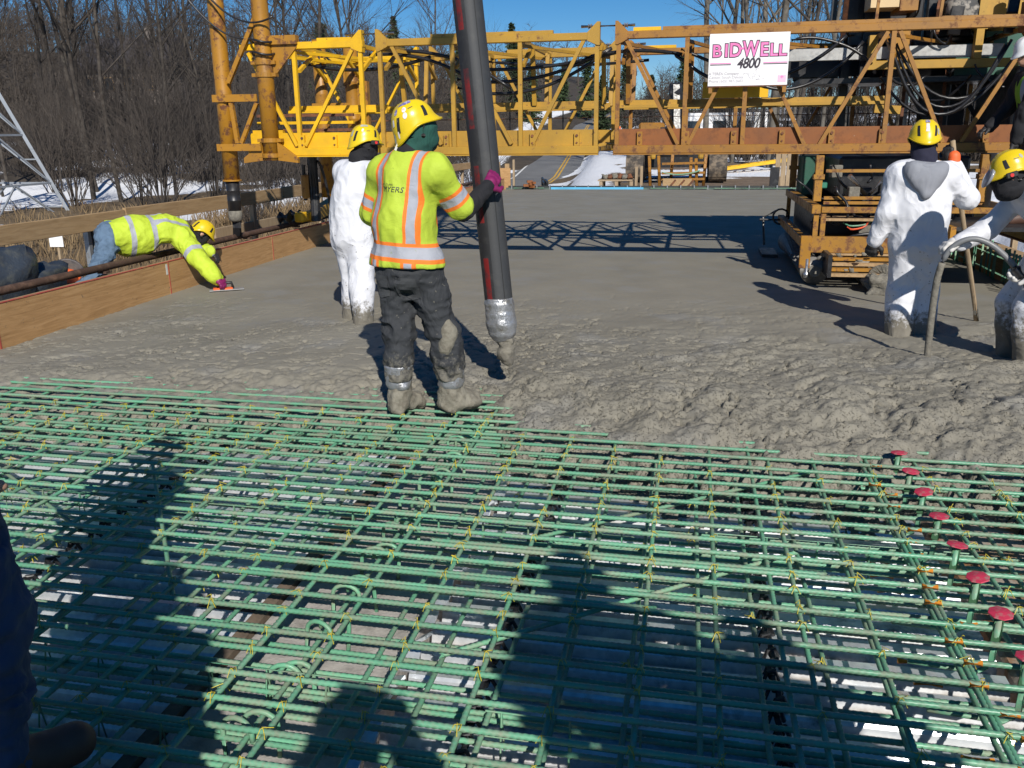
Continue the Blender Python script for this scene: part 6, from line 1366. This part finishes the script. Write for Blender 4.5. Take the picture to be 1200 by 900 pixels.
# right wood
rr = random.Random(21)
rt = []
for k in range(58):
    a = rr.uniform(.0, .42); Y = rr.uniform(46, 110); rt.append((a*Y, Y, rr.uniform(.85, 1.3), (TP, TQ, TP, TB)[k % 4]))
for (x, y, s, m_) in rt: put('tall_bare_tree', 'tall pale trunked leafless tree in the wood behind the machine at right', 'tree', 'bare trees of the right wood', m_, x, y, s)
for k in range(16):
    Y = rr.uniform(50, 85); put('bare_shrub', 'leafless brush among the tall trees at right', 'shrub', 'brush of the right wood', (SA, SC, SB)[k % 3], rr.uniform(.02, .45)*Y, Y, rr.uniform(1.1, 1.7), parts=('stems', 'twigs'))
# evergreens
M_NEED = pm('needles', (.030, .055, .022), (.055, .085, .03), 1.5, (.4, .65), .9, rand=.35)
def conifer(seed, H, R):
    r = random.Random(seed); T = Tubes(); T.seg([np.array([0, 0, 0.]), np.array([0, 0, H*.5]), np.array([0, 0, H])], [.16, .1, .02], 6); vs = []; fs = []
    z = H*.08
    while z < H*.98:
        rad = R*(1-z/H)**.85+.15; nb = 9
        for k in range(nb):
            a = r.uniform(0, 2*PI); ln = rad*r.uniform(.65, 1.1); dz = -.25*ln+r.uniform(-.1, .2)
            for j in range(7):
                t = (j+r.random())/7; c = np.array([math.cos(a)*ln*t, math.sin(a)*ln*t, z+dz*t]); s_ = .16+.30*(1-t*.5)*r.random()
                for q_ in range(2):
                    d1 = np.array([r.gauss(0, 1), r.gauss(0, 1), r.gauss(0, .5)]); d1 /= np.linalg.norm(d1); d2 = np.array([r.gauss(0, 1), r.gauss(0, 1), r.gauss(0, .5)]); d2 /= np.linalg.norm(d2)
                    b = len(vs); vs += [c, c+d1*s_*1.5, c+d2*s_*1.1]; fs.append((b, b+1, b+2))
        z += H*.028
    me = np_mesh('crown', np.array(vs), np.array(fs)); me.materials.append(M_NEED); return T.mesh('trunk', M_BARK), me
EA = conifer(31, 9, 2.3); EB = conifer(32, 12, 2.8)
ev = [(-27, 108, .8, EA), (-22, 112, .75, EB), (-18.75, 105, .75, EA), (-30, 118, .85, EB), (-35, 112, .65, EA), (-25, 125, .85, EB), (-12.0, 120, .8, EA), (-9.75, 128, .8, EB), (-15.75, 135, .85, EB), (-40, 120, .8, EB), (-33, 98, .85, EA), (-6.0, 124, .8, EA), (-2.0, 130, .85, EB), (-20, 140, .7, EA), (-45, 108, .9, EA), (-38, 90, .7, EB), (3.0, 128, .85, EA), (-28.0, 86, .8, EA), (-23.75, 92, .65, EB)]
for (x, y, s, m_) in ev: put('evergreen_tree', 'dark evergreen tree on the hillside beyond the road', 'tree', 'evergreens beyond the road', m_, x, y, s)
mid = [(-21, 80, .42, TC), (-26, 96, .5, TA), (-17.5, 98, .42, TC), (-31, 104, .6, TB), (-8.0, 118, .45, TA), (-4.5, 112, .48, TC), (1.0, 118, .5, TB), (-36, 84, .6, TA), (-12, 142, .6, TB), (-24, 76, .4, TA), (-18.5, 70, .36, TC), (-30, 78, .55, TB)]
for (x, y, s, m_) in mid: put('bare_tree', 'leafless tree on the slope behind the truss', 'tree', 'bare trees behind the truss', m_, x, y, s)
# far woodland mass
r = random.Random(77); T = Tubes()
for k in range(760):
    Y = r.uniform(118, 250); a = r.uniform(-1.05, .65)
    if abs(a*Y-float(road_x(Y))) < 7: continue
    x = a*Y; z = tz(x, Y); H = .048*Y*r.uniform(.6, 1.15)*(1.5 if a < -.45 else 1.25 if a > .05 else 1); b = np.array([x, Y, z-.3]); T.seg([b, b+np.array([r.gauss(0, .3), 0, H])], [.16, .03], 3)
    for j in range(16):
        t = r.uniform(.25, 1); c = b+np.array([0, 0, H*t]); d = np.array([r.gauss(0, 1), r.gauss(0, 1), abs(r.gauss(.8, .5))]); d /= np.linalg.norm(d); e = c+d*r.uniform(1.2, 3.2)*(1.2-t*.6); T.seg([c, e], [.055, .012], 3)
        for i in range(3):
            d2 = d+np.array([r.gauss(0, .6), r.gauss(0, .6), r.gauss(.2, .4)]); m_ = c+(e-c)*r.uniform(.3, .9); T.seg([m_, m_+d2*r.uniform(.6, 1.5)], [.03, .008], 3)
for k in range(640):
    Y = r.uniform(64, 118); a = r.uniform(-1.05, -.34) if k < 330 else r.uniform(-.34, .02)
    if abs(a*Y-float(road_x(Y))+1) < 6 or (k >= 330 and Y < 92): continue
    a = a; x = a*Y; z = tz(x, Y); H = r.uniform(4.5, 8.5) if k < 330 else r.uniform(3, 5.5); b = np.array([x, Y, z-.3]); T.seg([b, b+np.array([r.gauss(0, .3), 0, H])], [.09, .02], 3)
    for j in range(16):
        t = r.uniform(.2, 1); c = b+np.array([0, 0, H*t]); d = np.array([r.gauss(0, 1), r.gauss(0, 1), abs(r.gauss(.9, .5))]); d /= np.linalg.norm(d); e = c+d*r.uniform(1.0, 2.6)*(1.2-t*.6); T.seg([c, e], [.035, .008], 3)
        for i in range(3):
            d2 = d+np.array([r.gauss(0, .6), r.gauss(0, .6), r.gauss(.2, .4)]); m_ = c+(e-c)*r.uniform(.3, .9); T.seg([m_, m_+d2*r.uniform(.5, 1.2)], [.02, .006], 3)
o = link('distant_woodland', T.mesh('distant_woodland', M_TWIG), None); tag(o, kind='stuff')
# low mixed undergrowth filling the woods (brown leaf litter and brambles)
vs = []; fs = []
def clump(x, y, n, hgt, wid):
    z = tz(x, y)
    for k in range(n):
        px, py = x+r.gauss(0, wid), y+r.gauss(0, wid); h_ = hgt*r.uniform(.4, 1.1); a = r.uniform(0, PI); w_ = .006+.012*r.random(); lx, ly = r.gauss(0, .25)*h_, r.gauss(0, .25)*h_
        b = len(vs); vs.extend([(px-math.cos(a)*w_, py-math.sin(a)*w_, z-.05), (px+math.cos(a)*w_, py+math.sin(a)*w_, z-.05), (px+lx*.5, py+ly*.5, z+h_*.6), (px+lx, py+ly, z+h_)]); fs.extend([(b, b+1, b+2), (b+1, b+3, b+2)])
vs2 = []; fs2 = []
def clump2(x, y):
    global vs, fs
    k0 = (vs, fs); vs, fs = vs2, fs2; clump(x, y, 30, 1.7, .6); vs, fs = k0
for k in range(620):
    x = -7.4-abs(r.gauss(0, 7)); y = r.uniform(6, 34)
    if abs(x-road_x(y)+1.1) < 3.4 and y > 26: continue
    clump(x, y, 34, .55, .30)
for k in range(420):
    y = r.uniform(44, 75); x = -r.uniform(.14, .85)*y-4
    if abs(x-road_x(y)+1.1) < 4.5: continue
    clump2(x, y)
for k in range(420):
    y = r.uniform(52, 100); x = r.uniform(.0, .45)*y+1.5
    clump2(x, y)
me = np_mesh('dead_grass', np.array(vs), np.array(fs)); M_DG = pm('straw', (.27, .19, .10), (.12, .08, .045), .8, (.4, .6), .95); me.materials.append(M_DG)
o = link('dead_grass', me, None); tag(o, kind='stuff')
me = np_mesh('undergrowth', np.array(vs2), np.array(fs2)); me.materials.append(M_TWIG); o = link('undergrowth', me, None); tag(o, kind='stuff')

ORD = ['leftmost', 'second', 'third', 'fourth', 'fifth', 'sixth', 'seventh', 'eighth', 'ninth', 'tenth', 'eleventh', 'twelfth', 'thirteenth', 'fourteenth', 'fifteenth', 'sixteenth', 'seventeenth', 'eighteenth', 'nineteenth', 'twentieth']
ORD += ['twenty-'+w_ for w_ in ('first', 'second', 'third', 'fourth', 'fifth', 'sixth', 'seventh', 'eighth', 'ninth')]+['thirtieth']+['thirty-'+w_ for w_ in ('first', 'second', 'third', 'fourth', 'fifth', 'sixth', 'seventh', 'eighth', 'ninth')]+['fortieth']+['forty-'+w_ for w_ in ('first', 'second', 'third', 'fourth', 'fifth', 'sixth', 'seventh', 'eighth', 'ninth')]+['fiftieth']+['fifty-'+w_ for w_ in ('first', 'second', 'third', 'fourth', 'fifth', 'sixth', 'seventh', 'eighth', 'ninth')]
for gname, fmt in (('bare trees of the left wood', '%s grey tree in the left wood behind the guard rail'), ('evergreens beyond the road', '%s dark evergreen tree on the hillside beyond the road'), ('bare trees behind the truss', '%s leafless tree on the slope behind the truss'), ('bare trees of the right wood', '%s tall leafless tree of the wood behind the machine'), ('brush below the left wood', '%s brown brush clump below the left wood'), ('brush of the right wood', '%s brush clump among the tall trees at right')):
    gg = sorted([o for o in bpy.data.objects if o.parent is None and o.get('group') == gname], key=lambda o: o.location.x/o.location.y)
    for i, o in enumerate(gg): o['label'] = fmt % (ORD[i]+(' from the left' if i else ''))
# ------------------------------------------------------------------ house on the hill at left
hx, hy = -54.5, 84.0; hz = tz(hx, hy)
hs = thing('house', 'dark roofed house on the hill behind the left trees', 'house', (hx, hy, hz))
M_WALL = pm('house_wall', (.20, .17, .15), None, 3, rough=.9); M_ROOF = pm('house_roof', (.05, .045, .05), None, 3, rough=.9); M_PANE = pm('pane_dark', (.03, .04, .05), None, 3, rough=.15)
MB().bbox((hx-5, hy-3.5, hz-1), (hx+4, hy+3.5, 8.0)).build('wall', M_WALL, hs)
rfm = MB().prism([(hx-5.4, hy-4, 7.9), (hx-5.4, hy+4, 7.9), (hx-5.4, hy, 11.2)], (0, 0, 0), (9.8, 0, 0)).build('roof', M_ROOF, hs); MB().bbox((hx+1, hy-.4, 10.2), (hx+1.7, hy+.3, 12.0)).build('chimney', M_WALL, rfm)
for k in range(4):
    w_ = MB().bbox((hx-4+k*2.1, hy-3.56, 6.0), (hx-3+k*2.1, hy-3.51, 7.3)).build('window', M_LUM, hs); MB().bbox((hx-3.9+k*2.1, hy-3.58, 6.1), (hx-3.1+k*2.1, hy-3.565, 7.2)).build('pane', M_PANE, w_)

# ------------------------------------------------------------------ things beyond the end of the deck
ex = thing('excavator', 'dark tracked excavator parked on the snow beyond the truss', 'excavator', (-.6, 36, tz(-.6, 36)))
gz = tz(-.6, 36)
def track(x0):
    b = MB(); prof = []
    for i in range(13): a = PI/2+PI*i/12; prof.append((33.9+.45*math.cos(a), .47+.45*math.sin(a)))
    for i in range(13): a = -PI/2+PI*i/12; prof.append((37.7+.45*math.cos(a), .47+.45*math.sin(a)))
    b.prism([(x0, y, gz+z) for y, z in prof], (0, 0, 0), (.62, 0, 0)); o = b.build('track', pm('track_steel', (.05, .042, .035), (.18, .14, .1), 5, (.45, .6), .8) if 'track_steel' not in bpy.data.materials else bpy.data.materials['track_steel'], ex)
    n = len(prof)
    for i in range(0, n, 1):
        y, z = prof[i]; a = math.atan2(z-.47, y-(33.9 if i < 13 else 37.7)); MB().box((x0+.31, y+.02*math.cos(a), gz+z+.02*math.sin(a)), (.64, .05, .17), M=Matrix.Rotation(a, 3, 'X')).build('grouser', bpy.data.materials['track_steel'], o)
    for k in range(7): MB().box((x0+.31, 34.2+k*.55, gz+.945), (.64, .2, .05)).build('grouser', bpy.data.materials['track_steel'], o)
track(-2.45); track(.55)
MB().bbox((-1.85, 34.6, gz+.45), (.55, 37, gz+.95)).build('undercarriage', M_BLK, ex); MB().bbox((-2.3, 34.4, gz+1.0), (1.1, 38.6, gz+1.6)).build('house_body', M_BLK, ex, bevel=.08); cb = MB().bbox((-2.2, 36.3, gz+1.6), (-1.2, 37.8, gz+2.1)).build('engine_hood', M_Y3, ex, bevel=.08)
MB().beam((-.6, 34.6, gz+1.8), (-.75, 32.4, gz+3.2), .4, .5).build('boom', M_BLK, ex, bevel=.05); MB().beam((-.75, 32.6, gz+3.3), (-.65, 32.1, gz+1.6), .32, .4).build('stick', M_BLK, ex, bevel=.05)
for dx in (-.1, .15): MB().cyl((-.5+dx, 33.4, gz+1.9), (-.5+dx, 32.7, gz+3.2), .06, 10).build('cylinder_rod', M_CHR, ex)
MB().prism([(-1.2, 31.6, gz+1.2), (-1.2, 32.2, gz+1.9), (-1.2, 32.4, gz+1.5), (-1.2, 31.9, gz+.9)], (0, 0, 0), (1.0, 0, 0)).build('bucket', M_BLK, ex)
# yellow machine frame by the deck end
yf = thing('equipment_frame', 'tangle of yellow equipment frame standing beyond the deck end', 'equipment', (-.6, 29.5, tz(-.6, 29.5)))
g0 = tz(-.6, 29.5); rq = random.Random(4)
for x in (-1.35, -1.05, -.72, -.1, .12, .32): MB().cyl((x, 29.4+rq.uniform(-.2, .2), g0), (x+rq.uniform(-.08, .08), 29.4, g0+rq.uniform(.8, 1.3)), .05, 8).build('upright', M_Y3, yf, True)
for z in (.25, .45, .75): MB().beam((-1.0, 29.35, g0+z), (.35, 29.3, g0+z+.03), .05, .07).build('cross_member', M_Y3, yf)
MB().bbox((-.95, 29.15, g0), (-.05, 29.25, g0+.30)).build('bucket_plate', M_LUM, yf)
for k in range(3): MB().beam((-.75+k*.28, 29.14, g0+.02), (-.55+k*.28, 29.14, g0+.26), .02, .06).build('rib', M_RUST, yf)
MB().tube(sag((-1.0, 29.2, g0+.5), (.2, 29.2, g0+.55), .1), .02, 6).build('green_hose', M_EPOXY, yf)
for dx in (-1.3, .2): MB().lathe((dx, 29.4, g0+.9), [(.07, 0), (.09, .05), (.09, .25), (.05, .3)], 10).build('jack', M_Y2, yf)
# broken pallet with rubble
pl = thing('timber_pallet', 'snowy broken timber pallet left of the yellow equipment', 'pallet', (-2.4, 29, tz(-2.4, 29)))
g0 = tz(-2.4, 29)
for k in range(4): MB().bbox((-3.0, 28.8+k*.28, g0+.26), (-1.9, 28.98+k*.28, g0+.30)).build('slat', M_LUMV, pl)
for x in (-2.95, -2.45, -1.98): MB().bbox((x, 28.8, g0), (x+.1, 29.9, g0+.25)).build('bearer', M_LUMV, pl)
MB().bbox((-1.82, 28.9, g0), (-1.74, 29.0, g0+.7)).build('post', M_LUMV, pl); MB().bbox((-1.66, 28.9, g0), (-1.58, 29.0, g0+.72)).build('post', M_LUMV, pl)
for k in range(6): o = lump((-2.8+k*.16, 29.2, g0+.38), (.10, .12, .08), k*3.3, (10, 7), .5).build('rubble_stone', M_RUST if k % 2 else M_CAKED, None, True); tag(o, ('leftmost', 'second from left', 'third from left', 'fourth from left', 'fifth from left', 'rightmost')[k]+' rubble stone lying on the broken pallet', 'stone', 'rubble on the pallet')
# snow bank heaps
# temporary fence frames beside the road
fz = tz(-5.0, 31.5)
for i, (x, y) in enumerate(((-4.75, 29.6), (-5.25, 32.0), (-5.7, 34.6))):
    g0 = tz(x, y); t = thing('fence_frame', ['dark metal fence frame nearest the deck end', 'dark metal fence frame in the middle beside the road', 'dark metal fence frame farthest along the road'][i], 'fence', (x, y, g0))
    a, b_ = V(x, y, g0), V(x-.40, y+2.0, g0-.02)
    for q0 in (a, a.lerp(b_, .5), b_): MB().beam(q0, q0+V(0, 0, 1.0), .06, .06, (0, 1, 0)).build('post', M_BLK, t)
    MB().beam(a+V(0, 0, 1.0), b_+V(0, 0, 1.0), .06, .06).build('rail', M_BLK, t); MB().beam(a+V(0, 0, .08), b_+V(0, 0, .08), .05, .05).build('rail', M_BLK, t)
cc = thing('red_clamp_pile', 'small rusty red pile of clamps on the end of the deck', 'clamps', (-4.75, 26.0, .06))
for k in range(5): MB().box((-4.75+rq.uniform(-.18, .18), 26.05, .14+.06*k*.6), (.16, .1, .07), rz=rq.uniform(-1, 1)).build('clamp', M_RW, cc)
M_BOR = pm('barrel_orange', (.85, .16, .02), None, 4, rough=.5)
for i, (x, y, lb) in enumerate(((-7.6, 92, 'orange and white traffic barrel right of the truss splice'), (-10.6, 92, 'orange and white traffic barrel left of the truss splice'))):
    z = tz(x, y); t = thing('traffic_barrel', lb, 'barrel', (x, y, z), 'traffic barrels beside the far road'); hz_ = 1.1
    MB().lathe((x, y, z), [(.38, 0), (.36, .05), (.30, .06), (.29, .25)], 14).build('base', M_BOR, t); MB().lathe((x, y, z), [(.29, .251), (.285, .42)], 14).build('white_band', M_WHT, t); MB().lathe((x, y, z), [(.285, .421), (.28, .60)], 14).build('orange_band', M_BOR, t); MB().lathe((x, y, z), [(.28, .601), (.27, .78)], 14).build('white_band', M_WHT, t); MB().lathe((x, y, z), [(.27, .781), (.26, 1.0), (.1, 1.05)], 14).build('top', M_BOR, t)
# stacked panels and post at right end of the deck
sp = thing('timber_hoarding', 'grey timber panels standing past the right end of the bulkhead', 'panel', (2.75, 28, -.1))
for k in range(4): MB().bbox((2.35+k*.16, 27.6, -.15), (2.49+k*.16, 27.66, 1.0)).build('board', M_LUMV, sp)
MB().bbox((2.2, 27.3, -.15), (2.45, 27.5, .62)).build('dark_drum', M_BLK, sp)
yr = thing('yellow_rack', 'low yellow steel rack lying on the snow right of the excavator', 'rack', (2.8, 44, tz(2.8, 44)))
g0 = tz(2.8, 44)
for dy in (0, 1.0): MB().beam((1.4, 44+dy, g0+.15), (4.6, 45+dy, g0+.55), .12, .14).build('beam', M_Y1, yr)
for k in range(7): MB().beam((1.6+k*.45, 44.05+.14*k, g0+.2+.055*k), (1.75+k*.45, 45.0+.14*k, g0+.25+.055*k), .07, .08).build('rung', M_Y1, yr)
# pale heap of bags and a box van far right between the trees
vn = thing('site_trailer', 'white site trailer glimpsed through the truss at right', 'trailer', (1.6, 62, tz(1.6, 62)))
g0 = tz(1.6, 62)
MB().bbox((-1.0, 61, g0+.5), (4.5, 63.4, g0+2.7)).build('box', M_WHT, vn, bevel=.05)
for k in range(2): MB().cyl((1.2+k*1.1, 60.9, g0+.45), (1.2+k*1.1, 61.2, g0+.45), .42, 14).build('wheel', M_BLK, vn)
for k in range(3): MB().bbox((-.5+k*1.6, 60.97, g0+1.4), (.3+k*1.6, 60.995, g0+2.2)).build('window', M_PANE, vn)
